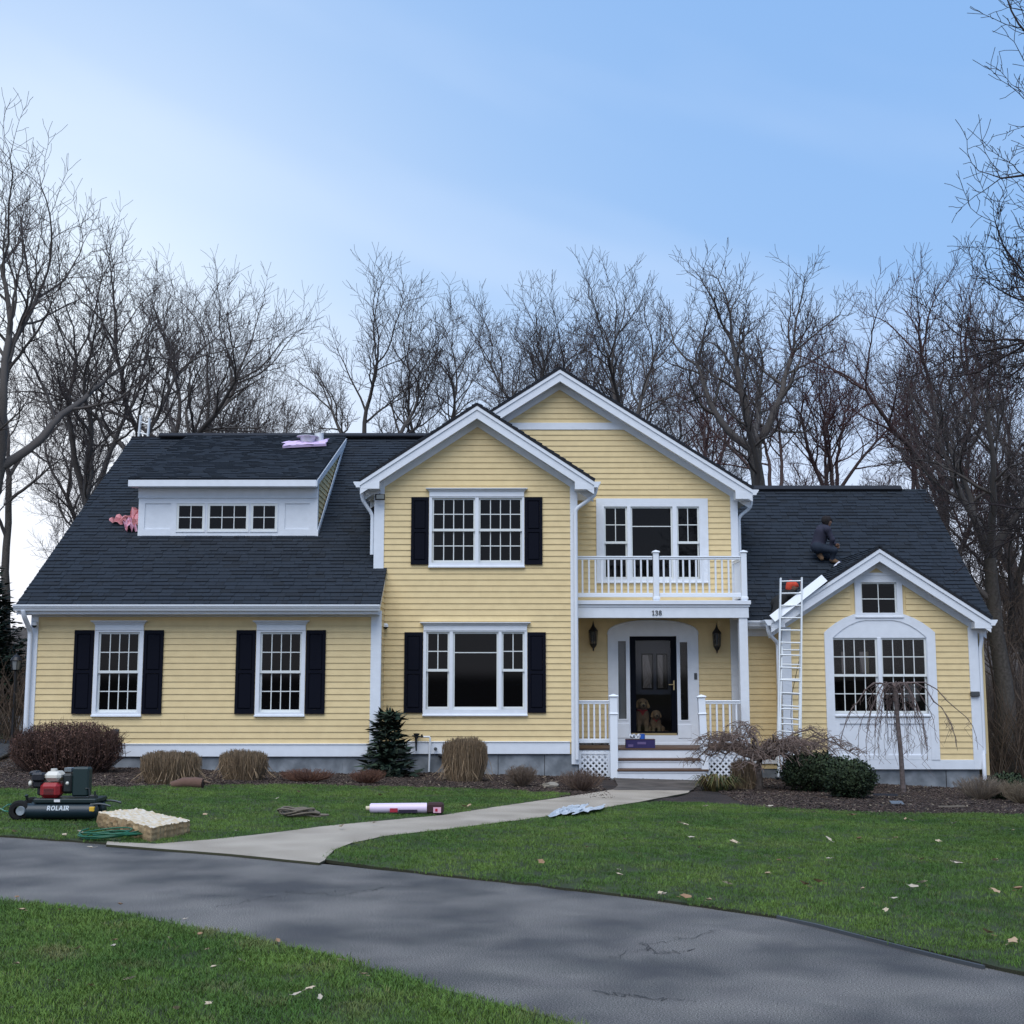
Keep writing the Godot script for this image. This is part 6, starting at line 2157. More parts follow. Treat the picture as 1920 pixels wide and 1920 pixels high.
func yard_things():
	# ---- air compressor
	var C := thing("air_compressor", "dark green twin tank air compressor with a red petrol engine standing on the left lawn", "compressor", Vector3(-5.355, 0.310, 9.812))
	var X := func(zx: float) -> float: return (zx / 8.0 - 112.0) / 153.0
	var Y := func(zy: float) -> float: return (1541.0 - 1440.0 - zy / 8.0) / 153.0
	var green := Color(0.006, 0.018, 0.017)
	for q in [0, 1]:
		var g := Geo.new()
		g.col = green if q == 1 else Color(0.008, 0.02, 0.028)
		var z: float = 0.16 - 0.3 * q
		var pr := [Vector2(0, 0), Vector2(0.05, 0.008), Vector2(0.082, 0.03), Vector2(0.09, 0.06)]
		var len_: float = X.call(1510) - X.call(400)
		var pf := pr.duplicate()
		for k in range(pr.size() - 1, -1, -1): pf.append(Vector2(pr[k].x, len_ - pr[k].y))
		g.lathe(pf, 20, Vector3(X.call(400), Y.call(680), z), Basis(Vector3(0, 0, 1), -PI / 2))
		obj("tank", g, M.paint, C)
	var txt := TextMesh.new()
	var sf := SystemFont.new()
	sf.font_names = PackedStringArray(["Droid Sans"])
	sf.font_weight = 700
	txt.font = sf
	txt.text = "ROLAIR"
	txt.font_size = 16
	txt.pixel_size = 0.0046
	txt.depth = 0.004
	var white := mat(lin(0.5, 0.54, 0.56), 0.6)
	var tx := put("lettering", txt, white, C)
	tx.position = Vector3((X.call(790) + X.call(1150)) / 2, Y.call(632), 0.16 + 0.083)
	tx.rotation = Vector3(-0.42, 0, 0)
	var wh := Geo.new()
	wh.col = Color(0.012, 0.012, 0.013)
	var bz := Basis(Vector3.RIGHT, PI / 2)
	for z in [0.27, -0.27]:
		wh.lathe([Vector2(0.05, -0.04), Vector2(0.09, -0.045), Vector2(0.115, -0.03), Vector2(0.118, 0), Vector2(0.115, 0.03), Vector2(0.09, 0.045), Vector2(0.05, 0.04)], 22, Vector3(X.call(395), 0.115, z * 0.75), bz)
	obj("wheel", wh, M.rough, C)
	var hb := Geo.new()
	hb.lathe([Vector2(0, 0.02), Vector2(0.05, 0.03), Vector2(0.055, 0.0), Vector2(0.0, -0.02)], 16, Vector3(X.call(440), 0.115, 0.24), bz)
	obj("tank_end", hb, M.meter, C)
	var bp := Geo.new()
	bp.col = green
	bp.bevel(Vector3((X.call(590) + X.call(1490)) / 2, Y.call(535), 0), Vector3(X.call(1490) - X.call(590), 0.05, 0.42), 0.01)
	bp.bevel(Vector3(X.call(715), 0.04, 0.16), Vector3(0.03, 0.09, 0.05), 0.005)
	bp.bevel(Vector3(X.call(1255), 0.05, 0.16), Vector3(0.03, 0.09, 0.05), 0.005)
	obj("base_plate", bp, M.paint, C)
	var en := Geo.new()
	en.col = Color(0.28, 0.012, 0.018)
	en.bevel(Vector3((X.call(650) + X.call(935)) / 2, (Y.call(285) + Y.call(500)) / 2, 0.06), Vector3(X.call(935) - X.call(650), Y.call(285) - Y.call(500), 0.22), 0.04)
	obj("engine_cover", en, M.paint, C)
	var eg := Geo.new()
	eg.col = Color(0.02, 0.005, 0.006)
	for k in 5: eg.tube([Vector3(X.call(790) - 0.06, Y.call(370 + k * 18), 0.171), Vector3(X.call(790) + 0.06, Y.call(370 + k * 18), 0.171)], 0.004, 4)
	obj("starter_grille", eg, M.paint, C)
	var tk := Geo.new()
	tk.col = Color(0.66, 0.62, 0.54)
	tk.bevel(Vector3((X.call(690) + X.call(930)) / 2, (Y.call(130) + Y.call(265)) / 2, 0.02), Vector3(X.call(930) - X.call(690), Y.call(130) - Y.call(265), 0.24), 0.04)
	obj("fuel_tank", tk, M.paint, C)
	var cp := Geo.new()
	cp.col = Color(0.5, 0.48, 0.42)
	cp.lathe([Vector2(0, 0.02), Vector2(0.036, 0.02), Vector2(0.04, 0), Vector2(0.04, -0.01)], 12, Vector3(X.call(790), Y.call(118), 0.02))
	obj("fuel_cap", cp, M.paint, C)
	var af := Geo.new()
	af.col = Color(0.012, 0.014, 0.018)
	af.bevel(Vector3((X.call(520) + X.call(690)) / 2, (Y.call(150) + Y.call(262)) / 2, 0.08), Vector3(0.145, 0.1, 0.14), 0.02)
	af.bevel(Vector3(X.call(500), Y.call(165), -0.02), Vector3(0.1, 0.06, 0.16), 0.02)
	af.bevel(Vector3(X.call(590), Y.call(310), 0.03), Vector3(0.12, 0.09, 0.16), 0.02)
	af.bevel(Vector3(X.call(620), Y.call(400), 0.0), Vector3(0.08, 0.12, 0.14), 0.02)
	obj("air_filter", af, M.paint, C)
	var mu := Geo.new()
	mu.col = Color(0.6, 0.58, 0.5)
	mu.blob(Vector3(X.call(490), Y.call(300), 0.1), Vector3(0.022, 0.036, 0.03))
	mu.blob(Vector3(X.call(1045), Y.call(292), 0.15), Vector3(0.02, 0.022, 0.02))
	obj("cap_light", mu, M.paint, C)
	var pu := Geo.new()
	pu.col = Color(0.014, 0.016, 0.018)
	pu.bevel(Vector3(X.call(1020), Y.call(300), 0.0), Vector3(0.13, 0.24, 0.2), 0.03)
	pu.col = Color(0.2, 0.23, 0.24)
	for k in 5: pu.bevel(Vector3(X.call(1012), Y.call(85 + k * 11), 0.02), Vector3(0.085, 0.007, 0.12), 0.003)
	obj("pump", pu, M.paint, C)
	var bg := Geo.new()
	bg.col = Color(0.008, 0.026, 0.024)
	bg.bevel(Vector3((X.call(1085) + X.call(1330)) / 2, (Y.call(70) + Y.call(485)) / 2, 0.03), Vector3(X.call(1330) - X.call(1085), Y.call(70) - Y.call(485), 0.14), 0.02)
	obj("belt_guard", bg, M.paint, C)
	var fit := Geo.new()
	fit.col = Color(0.015, 0.016, 0.018)
	fit.tube([Vector3(X.call(1290), Y.call(370), 0.1), Vector3(X.call(1340), Y.call(370), 0.1), Vector3(X.call(1355), Y.call(500), 0.1)], 0.01, 6)
	fit.bevel(Vector3(X.call(1400), Y.call(490), 0.08), Vector3(0.1, 0.05, 0.06), 0.012)
	fit.tube([Vector3(X.call(1430), Y.call(500), 0.1), Vector3(X.call(1430), Y.call(410), 0.1)], [0.016, 0.01], 6)
	fit.tube([Vector3(X.call(1460), Y.call(540), 0.1), Vector3(X.call(1460), Y.call(480), 0.1)], 0.012, 6)
	fit.tube([Vector3(X.call(460), Y.call(540), 0.1), Vector3(X.call(450), Y.call(460), 0.12)], [0.012, 0.022], 6)
	obj("valve_fittings", fit, M.paint, C)
	var ha := Geo.new()
	ha.col = Color(0.05, 0.06, 0.065)
	for z in [0.2, -0.2]:
		ha.tube([Vector3(X.call(1410), Y.call(585), z), Vector3(X.call(1540), Y.call(575), z), Vector3(X.call(1620), Y.call(585), z), Vector3(X.call(1700), Y.call(606), z)], 0.013, 7)
	obj("handle", ha, M.paint, C)
	var lb := Geo.new()
	lb.col = Color(0.7, 0.42, 0.04)
	lb.bevel(Vector3(X.call(1448), Y.call(645), 0.2), Vector3(0.06, 0.055, 0.1), 0.006)
	lb.col = Color(0.7, 0.7, 0.7)
	lb.box(Vector3(X.call(935), Y.call(530), 0.212), Vector3(0.07, 0.03, 0.004))
	obj("warning_label", lb, M.paint, C)
	# ---- foam slab
	var fs := thing("foam_slab", "rough tan foam slab with a white torn top lying at the drive's edge", "foam slab", Vector3(-3.835, 0.270, 11.566))
	var o := fs.position
	var g2 := Geo.new()
	var f := FastNoiseLite.new()
	f.seed = 4; f.frequency = 2.4; f.fractal_octaves = 3
	var c00 := Vector3(-3.778, 0.251, 11.550) - o
	var cor := [Vector3(-4.610, 0.315, 10.699) - o, Vector3(-3.711, 0.270, 11.767) - o, Vector3(-3.516, 0.257, 10.979) - o, Vector3(-4.314, 0.304, 10.254) - o]
	var N := 28
	var th := 0.165
	var grid := []
	for side in 2:
		var rows := []
		for j in N + 1:
			var row := []
			for i in N + 1:
				var a := float(i) / N
				var b := float(j) / N
				var p: Vector3 = (cor[0] as Vector3).lerp(cor[1], a).lerp((cor[3] as Vector3).lerp(cor[2], a), b)
				var rough := 0.01 if side == 1 else 0.008
				var edge := 1.0 if (i == 0 or j == 0 or i == N or j == N) else 0.0
				p += Vector3(f.get_noise_2d(a * 7 + side * 30, b * 7), f.get_noise_2d(a * 9, b * 9 + side * 20) * 1.0, f.get_noise_2d(a * 7 + 60, b * 7)) * (rough + 0.012 * edge)
				p.y += th * side + (0.009 * f.get_noise_2d(a * 16, b * 16) if side == 1 else 0.0)
				row.append(p)
			rows.append(row)
		grid.append(rows)
	var tops := Geo.new()
	for side in 2:
		for j in N:
			for i in N:
				var A: Vector3 = grid[side][j][i]; var B: Vector3 = grid[side][j][i + 1]; var D: Vector3 = grid[side][j + 1][i + 1]; var E: Vector3 = grid[side][j + 1][i]
				var tn := clampf(f.get_noise_2d(i * 0.16, j * 0.16) * 1.6 + 0.35, 0, 1)
				var gg := tops if side == 1 else g2
				gg.col = Color(0.66, 0.58, 0.47).lerp(Color(0.58, 0.43, 0.24), tn) if side == 1 else Color(0.42, 0.28, 0.14)
				gg.quad(A, B, D, E, Vector3.UP if side == 1 else Vector3.DOWN)
	var M2 := 6
	for e in 4:
		for i in N:
			var pa := [grid[0][0][i], grid[0][0][i + 1], grid[1][0][i], grid[1][0][i + 1]] if e == 0 else ([grid[0][i][N], grid[0][i + 1][N], grid[1][i][N], grid[1][i + 1][N]] if e == 1 else ([grid[0][N][i], grid[0][N][i + 1], grid[1][N][i], grid[1][N][i + 1]] if e == 2 else [grid[0][i][0], grid[0][i + 1][0], grid[1][i][0], grid[1][i + 1][0]]))
			var mid: Vector3 = ((cor[0] as Vector3) + cor[2]) / 2
			var out: Vector3 = ((pa[0] + pa[1]) / 2 - mid) * Vector3(1, 0, 1)
			for k in M2:
				var q0 := float(k) / M2
				var q1 := (k + 1.0) / M2
				var push := func(p: Vector3, q: float) -> Vector3: return p + out.normalized() * (0.03 * f.get_noise_2d(p.x * 9 + p.z * 9, q * 6) + (0.02 * sin(q * PI)) if e == 0 else 0.004 * sin(q * 20.0))
				var A: Vector3 = push.call((pa[0] as Vector3).lerp(pa[2], q0), q0) if k > 0 else pa[0]
				var B: Vector3 = push.call((pa[1] as Vector3).lerp(pa[3], q0), q0) if k > 0 else pa[1]
				var D: Vector3 = push.call((pa[1] as Vector3).lerp(pa[3], q1), q1) if k < M2 - 1 else pa[3]
				var E: Vector3 = push.call((pa[0] as Vector3).lerp(pa[2], q1), q1) if k < M2 - 1 else pa[2]
				var tn := clampf(f.get_noise_3d(A.x * 2.5, q0 * 1.2, A.z * 2.5) + 0.5, 0, 1)
				g2.col = Color(0.42, 0.27, 0.13).lerp(Color(0.66, 0.47, 0.25), tn)
				g2.quad(A, B, D, E, out)
	obj("slab_side", g2, M.rough, fs)
	obj("slab_top", tops, M.leaf, fs)
	# ---- green air hose in a heap under the slab, and its run to the compressor
	var r := RandomNumberGenerator.new()
	r.seed = 12
	var hz := Geo.new()
	hz.col = Color(0.014, 0.105, 0.05)
	var hc := Vector3(-4.198, 0.297, 11.566)
	var pts := []
	for i in 260:
		var a := i * 0.16
		var rx := 0.27 + 0.05 * sin(i * 0.05) + r.randf_range(-0.004, 0.004)
		var rz := 0.22 + 0.04 * cos(i * 0.043)
		pts.append(hc + Vector3(cos(a) * rx + 0.05 * sin(i * 0.021), 0.0, sin(a) * rz))
		pts[-1].y = ground(pts[-1].x, pts[-1].z) + 0.06 + 0.03 * sin(a + i * 0.011) + 0.02 * (i / 260.0) + 0.02 * sin(i * 0.077)
	hz.tube(pts, 0.0085, 6)
	var hh := obj("air_hose", hz, M.paint)
	tag(hh, "green air hose coiled in a heap half under the foam slab", "hose")
	var h2 := Geo.new()
	h2.col = Color(0.03, 0.17, 0.10)
	for run in [[Vector3(-7.196, 0.360, 8.060), Vector3(-6.497, 0.354, 8.906), Vector3(-6.153, 0.352, 9.431), Vector3(-5.903, 0.357, 9.490)], [Vector3(-6.331, 0.352, 9.067), Vector3(-6.449, 0.350, 8.624), Vector3(-6.328, 0.355, 8.441)]]:
		var sm := []
		for k in run.size() - 1:
			for j in 5: sm.append((run[k] as Vector3).lerp(run[k + 1], j / 5.0) + Vector3(0, 0, 0.02 * sin(k * 2 + j)))
		sm.append(run[-1])
		h2.tube(sm, 0.009, 6)
	tag(obj("air_hose", h2, M.paint), "green air hose running off the left edge behind the compressor's wheel", "hose")
	# ---- rope coil
	var rg := Geo.new()
	rg.col = Color(0.30, 0.25, 0.19)
	var rc := Vector3(-2.649, 0.216, 9.078)
	for s in 9:
		var p := []
		var ph := r.randf() * 6.0
		var wx := r.randf_range(0.16, 0.23)
		var wz := r.randf_range(0.05, 0.11)
		var ox := r.randf_range(-0.08, 0.08)
		for i in 30:
			var a := TAU * i / 28.0
			var q := rc + Vector3(ox + cos(a) * wx, 0, sin(a + 0.4 * sin(ph)) * wz + r.randf_range(-0.01, 0.01))
			q.y = ground(q.x, q.z) + 0.06 + 0.008 * s + 0.02 * sin(a * 2 + ph)
			p.append(q)
		rg.tube(p, 0.013, 6)
	var lp := []
	for i in 24:
		var a := TAU * i / 23.0
		var q := Vector3(-2.377, 0.210, 9.037) + Vector3(cos(a) * 0.09, 0, sin(a) * 0.04)
		q.y = ground(q.x, q.z) + 0.06
		lp.append(q)
	rg.tube(lp, 0.012, 6)
	tag(obj("rope", rg, M.rough), "tan rope bundled in loose loops on the left lawn", "rope")
	# ---- wrapped roll and its carton end
	var rl := thing("underlay_roll", "pink wrapped roll of roofing underlay lying beside the footpath", "roll", Vector3(-1.386, 0.210, 8.347))
	o = rl.position
	var ra := Vector3(-1.847, 0.300, 8.369) - o
	var rb2 := Vector3(-0.889, 0.278, 8.305) - o
	ra.y = 0.07; rb2.y = 0.07
	var sp := ra.lerp(rb2, 0.77)
	var w1 := Geo.new()
	w1.col = Color(0.74, 0.6, 0.76)
	w1.tube([ra, ra.lerp(sp, 0.02), sp], [0.05, 0.064, 0.066], 18)
	obj("wrapper", w1, M.film, rl)
	var w2 := Geo.new()
	w2.col = Color(0.045, 0.02, 0.022)
	w2.bevel(sp.lerp(rb2, 0.5), Vector3((rb2 - sp).length(), 0.14, 0.15), 0.025, Basis(Vector3.UP, 0.02))
	obj("carton_end", w2, M.cloth, rl)
	var w3 := Geo.new()
	w3.col = Color(0.36, 0.02, 0.045)
	w3.box(ra.lerp(rb2, 0.33) + Vector3(0, -0.02, 0.07), Vector3(0.1, 0.05, 0.016))
	w3.col = Color(0.02, 0.015, 0.035)
	w3.box(ra.lerp(rb2, 0.52) + Vector3(0, -0.035, 0.066), Vector3(0.24, 0.04, 0.02))
	w3.col = Color(0.7, 0.4, 0.5)
	w3.box(ra.lerp(rb2, 0.915) + Vector3(0, -0.02, 0.082), Vector3(0.1, 0.07, 0.006))
	w3.col = Color(0.4, 0.01, 0.03)
	w3.box(ra.lerp(rb2, 0.905) + Vector3(0, -0.02, 0.087), Vector3(0.03, 0.035, 0.005))
	obj("label_print", w3, M.paint, rl)
	var w4 := Geo.new()
	w4.col = Color(0.6, 0.52, 0.35)
	w4.tube([ra - (rb2 - ra).normalized() * 0.05, ra], 0.028, 10)
	obj("core", w4, M.cloth, rl)
	# ---- torn white sheet beside the path
	var ws := Geo.new()
	ws.col = Color(0.56, 0.60, 0.64)
	var s0 := Vector3(0.449, 0.195, 8.625)
	crumple(ws, s0, Vector3(0.929, 0.182, 7.815) - s0, Vector3(0.863, 0.173, 7.128) - s0 - (Vector3(0.929, 0.182, 7.815) - s0) * 0.5, Vector3.UP, 14, 8, 0.035, 31)
	crumple(ws, Vector3(0.779, 0.183, 8.280), Vector3(1.222, 0.171, 7.511) - Vector3(0.779, 0.183, 8.280), Vector3(1.029, 0.172, 7.330) - Vector3(0.917, 0.186, 8.038), Vector3.UP, 10, 5, 0.03, 35)
	tag(obj("plastic_sheet", ws, M.film), "torn white plastic sheet lying on the grass beside the footpath", "sheet")
	# ---- split log, white stone and scraps in the beds
	var lg := thing("split_log", "short reddish split log lying between the bed and the left lawn", "log", Vector3(-5.077, 0.280, 4.883))
	var l1 := Geo.new()
	l1.col = Color(0.25, 0.14, 0.10)
	l1.tube([Vector3(-0.28, 0.0, 0.05), Vector3(-0.1, 0.03, 0), Vector3(0.1, 0.03, 0), Vector3(0.22, 0.02, 0.02)], [0.05, 0.085, 0.09, 0.08], 9)
	obj("log_bark", l1, M.rough, lg)
	var l2 := Geo.new()
	l2.col = Color(0.05, 0.03, 0.02)
	l2.lathe([Vector2(0.0, 0.0), Vector2(0.06, 0.005), Vector2(0.085, -0.01)], 9, Vector3(0.225, 0.02, 0.02), Basis(Vector3(0, 0, 1), -PI / 2))
	l2.col = Color(0.3, 0.2, 0.14)
	l2.tube([Vector3(0.2, 0.06, 0.0), Vector3(0.33, 0.03, 0.0)], [0.03, 0.01], 6)
	obj("log_end", l2, M.rough, lg)
	var stn := Geo.new()
	stn.col = Color(0.48, 0.43, 0.35)
	stn.blob(Vector3(0, 0.03, 0), Vector3(0.15, 0.055, 0.1), 0.5, 9, 7, 11)
	var so := obj("bed_stone", stn, M.rough)
	so.position = Vector3(0.669, 0.059, 2.744)
	tag(so, "pale flat stone on the mulch left of the footpath's upper end", "stone")
	var gl := Geo.new()
	gl.col = Color(0.8, 0.8, 0.8)
	gl.blob(Vector3.ZERO, Vector3(0.03, 0.03, 0.03))
	var go := obj("path_light", gl, M.paint)
	go.position = Vector3(0.874, 0.076, -0.205)
	tag(go, "tiny white ball at the foundation left of the porch lattice", "ball")
	var scr := [[1660, 1494, 0.42, 0.12, Color(0.02, 0.022, 0.028), "dark shingle scrap lying on the mulch below the weeping tree", "shingle scrap"], [1682, 1509, 0.2, 0.16, Color(0.22, 0.26, 0.3), "grey shingle scrap in front of the dark one on the mulch", "shingle scrap"], [1788, 1515, 0.45, 0.07, Color(0.22, 0.17, 0.12), "flat brown wood splinter on the mulch at the right", "wood scrap"]]
	var pos := [Vector3(6.470, -0.068, 2.825), Vector3(6.132, -0.024, 4.606), Vector3(6.832, -0.031, 5.109)]
	for k in 3:
		var q = scr[k]
		var sg := Geo.new()
		sg.col = q[4]
		sg.bevel(Vector3.ZERO, Vector3(q[2], 0.015, q[3]), 0.005, Basis(Vector3.UP, 0.2 * (k - 1)) * Basis(Vector3.RIGHT, 0.25))
		var sobj := obj(["shingle_scrap", "shingle_scrap", "wood_scrap"][k], sg, M.rough)
		sobj.position = pos[k]
		tag(sobj, q[5], q[6])
	# ---- carton on the porch edge with paper and a blue can
	var cb := thing("carton", "purple blue cardboard carton standing on the edge of the porch deck", "carton", Vector3((2.564), (0.547), -0.46))
	var k1 := Geo.new()
	k1.col = Color(0.035, 0.025, 0.10)
	k1.bevel(Vector3(0, 0.085, 0), Vector3(0.58, 0.17, 0.2), 0.006)
	obj("carton_box", k1, M.cloth, cb)
	var k2 := Geo.new()
	k2.col = Color(0.14, 0.10, 0.22)
	k2.box(Vector3(0.02, 0.1, 0.102), Vector3(0.17, 0.045, 0.003))
	k2.box(Vector3(-0.2, 0.05, 0.102), Vector3(0.1, 0.05, 0.003))
	k2.col = Color(0.10, 0.05, 0.04)
	k2.box(Vector3(0, 0.172, 0), Vector3(0.59, 0.006, 0.21))
	obj("carton_print", k2, M.cloth, cb)
	var pp := Geo.new()
	pp.col = Color(0.6, 0.62, 0.66)
	crumple(pp, Vector3(-0.12, 0.0, 0.08), Vector3(0.26, 0, 0), Vector3(0, 0.03, -0.16), Vector3.UP, 9, 6, 0.09, 77)
	var po := obj("crumpled_paper", pp, M.cloth)
	po.position = cb.position + Vector3(-0.1, 0.178, 0)
	tag(po, "crumpled white paper on top of the porch carton", "paper")
	var bc := Geo.new()
	bc.col = Color(0.02, 0.10, 0.42)
	bc.lathe([Vector2(0, 0), Vector2(0.055, 0), Vector2(0.055, 0.1), Vector2(0, 0.1)], 14)
	var bo := obj("blue_can", bc, M.paint)
	bo.position = cb.position + Vector3(0.04, 0.178, 0.03)
	tag(bo, "small blue can beside the paper on the porch carton", "can")
	# ---- lamp post and corrugated pipe at the left corner
	var lp2 := thing("lamp_post", "black lamp post showing beside the left corner of the house", "lamp post", Vector3(-11.783, 0.358, -5.000))
	var lpg := Geo.new()
	lpg.tube([Vector3(0, 0, 0), Vector3(0, 1.72, 0)], 0.04, 8)
	obj("post", lpg, M.black, lp2)
	var lph := Geo.new()
	lph.lathe([Vector2(0.0, 1.72), Vector2(0.08, 1.74), Vector2(0.11, 1.76)], 6)
	lph.lathe([Vector2(0.15, 1.98), Vector2(0.1, 2.06), Vector2(0.02, 2.12), Vector2(0, 2.16)], 6)
	for k in 6: lph.bar(Vector3(cos(k * TAU / 6) * 0.1, 1.75, sin(k * TAU / 6) * 0.1), Vector3(cos(k * TAU / 6) * 0.13, 1.98, sin(k * TAU / 6) * 0.13), 0.012, 0.012, Vector3(1, 0, 0.2))
	obj("lantern_cage", lph, M.black, lp2)
	var lpl := Geo.new()
	lpl.col = Color(0.6, 0.6, 0.6)
	lpl.lathe([Vector2(0.085, 1.76), Vector2(0.115, 1.97)], 6)
	obj("lantern_glass", lpl, M.blind, lp2)
	var pipe := Geo.new()
	pipe.col = Color(0.012, 0.012, 0.013)
	var ppts := []
	var prad := []
	for i in 80:
		var u := i / 79.0
		ppts.append((Vector3(-9.558, 0.360, 2.576) as Vector3).lerp(Vector3(-10.633, 0.377, -2.605), u) + Vector3(0, -0.02 + 0.12 * u * u, 0))
		prad.append(0.062 if i % 2 else 0.054)
	pipe.tube(ppts, prad, 10)
	tag(obj("drain_pipe", pipe, M.paint), "black corrugated drain pipe running left from the burgundy bush", "pipe")

# ---------------------------------------------------------------- shrubs
func stems(w: Wood, n: int, rx: float, rz: float, h: float, rr: RandomNumberGenerator, c0: Color, c1: Color, r0 := 0.006, splay := 0.8, fl := 0.9):
	for i in n:
		var a := rr.randf() * TAU
		var q := sqrt(rr.randf())
		var ex := Vector3(cos(a) * rx, 0, sin(a) * rz) * q
		var top := h * rr.randf_range(0.72, 1.0) * (1.0 - 0.25 * pow(q, fl * 4.0))
		var b := ex * (1.0 - splay)
		var e := Vector3(ex.x, top, ex.z)
		var m := b.lerp(e, 0.5) + Vector3(rr.randf_range(-0.06, 0.06), 0, rr.randf_range(-0.06, 0.06)) + Vector3(ex.x, 0, ex.z) * 0.15
		var col := c0.lerp(c1, rr.randf())
		w.limb(PackedVector3Array([b, m, e]), PackedFloat32Array([r0, r0 * 0.8, r0 * 0.45]), 3, col)
		for k in 4:
			var s := m.lerp(e, rr.randf())
			w.limb(PackedVector3Array([s, s + Vector3(rr.randf_range(-1, 1), rr.randf_range(0.2, 1), rr.randf_range(-1, 1)).normalized() * h * 0.16]), PackedFloat32Array([r0 * 0.5, r0 * 0.3]), 3, col)

func leafy(g: Geo, rx: float, ry: float, rz: float, n: int, size: float, c0: Color, c1: Color, rr: RandomNumberGenerator, flat := 1.0):
	var f := FastNoiseLite.new()
	f.seed = n; f.frequency = 2.2
	for i in n:
		var d := Vector3(rr.randf_range(-1, 1), rr.randf_range(-0.75, 1), rr.randf_range(-1, 1))
		if d.length() > 1.0: continue
		var q := pow(rr.randf(), 0.35)
		d = d.normalized()
		var s := 1.0 + 0.35 * f.get_noise_3dv(d * 1.4)
		var p := Vector3(d.x * rx, ry + d.y * ry, d.z * rz) * Vector3(s, 1, s) * Vector3(q, 1, q)
		p.y = ry + d.y * ry * q * s
		var dirn := (d + Vector3(rr.randf_range(-1, 1), rr.randf_range(-0.5, 1), rr.randf_range(-1, 1)) * 0.9).normalized()
		var sd := dirn.cross(Vector3(rr.randf_range(-1, 1), rr.randf_range(-1, 1), rr.randf_range(-1, 1))).normalized() * size * 0.4
		var l := size * rr.randf_range(0.7, 1.3)
		g.col = c0.lerp(c1, rr.randf()) * rr.randf_range(0.7, 1.3)
		var nn := (sd.cross(dirn)).normalized()
		if nn.dot(d) < 0: nn = -nn
		nn = (nn + d).normalized()
		g.tri(p - dirn * l * 0.5, p + sd, p + dirn * l * 0.5, nn)
		g.tri(p - dirn * l * 0.5, p - sd, p + dirn * l * 0.5, nn)

func straw(w: Wood, n: int, rx: float, rz: float, h: float, rr: RandomNumberGenerator):
	var f := FastNoiseLite.new()
	f.seed = n; f.frequency = 3.5
	for i in n:
		var a := rr.randf() * TAU
		var q := sqrt(rr.randf())
		var ex := Vector3(cos(a) * rx, 0, sin(a) * rz) * q
		var b := ex * rr.randf_range(0.6, 0.8)
		var top := h * rr.randf_range(0.84, 1.0) * (1.0 + 0.1 * f.get_noise_2d(ex.x, ex.z)) * (1.0 - 0.14 * pow(q, 4))
		var out := ex * rr.randf_range(0.92, 1.03)
		var tone_ := rr.randf_range(0.4, 1.3)
		var col := Color(0.29 * tone_, 0.205 * tone_, 0.125 * tone_)
		var m := b.lerp(Vector3(out.x, top, out.z), 0.55) + Vector3(rr.randf_range(-0.03, 0.03), 0, rr.randf_range(-0.03, 0.03)) + ex * 0.12
		w.limb(PackedVector3Array([b, m, Vector3(out.x, top, out.z) + Vector3(rr.randf_range(-0.03, 0.03), 0, rr.randf_range(-0.03, 0.03))]), PackedFloat32Array([0.006, 0.005, 0.003]), 3, col)
		if i % 26 == 0:   # broken blades hanging round the foot
			var t := Vector3(cos(a), 0, sin(a)).rotated(Vector3.UP, rr.randf_range(-0.7, 0.7))
			var y0 := h * rr.randf_range(0.2, 0.75)
			w.limb(PackedVector3Array([ex * 0.95 + Vector3(0, y0, 0), ex * 1.05 + t * rr.randf_range(0.02, 0.1) + Vector3(0, y0 * 0.6, 0), ex * 1.08 + t * rr.randf_range(0.02, 0.22) + Vector3(0, rr.randf_range(0.02, y0 * 0.4), 0)]), PackedFloat32Array([0.005, 0.005, 0.003]), 3, col * 1.1)

func plant(called: String, label: String, category: String, at: Vector3, group := "") -> Node3D:
	return thing(called, label, category, at, 0.0, group)

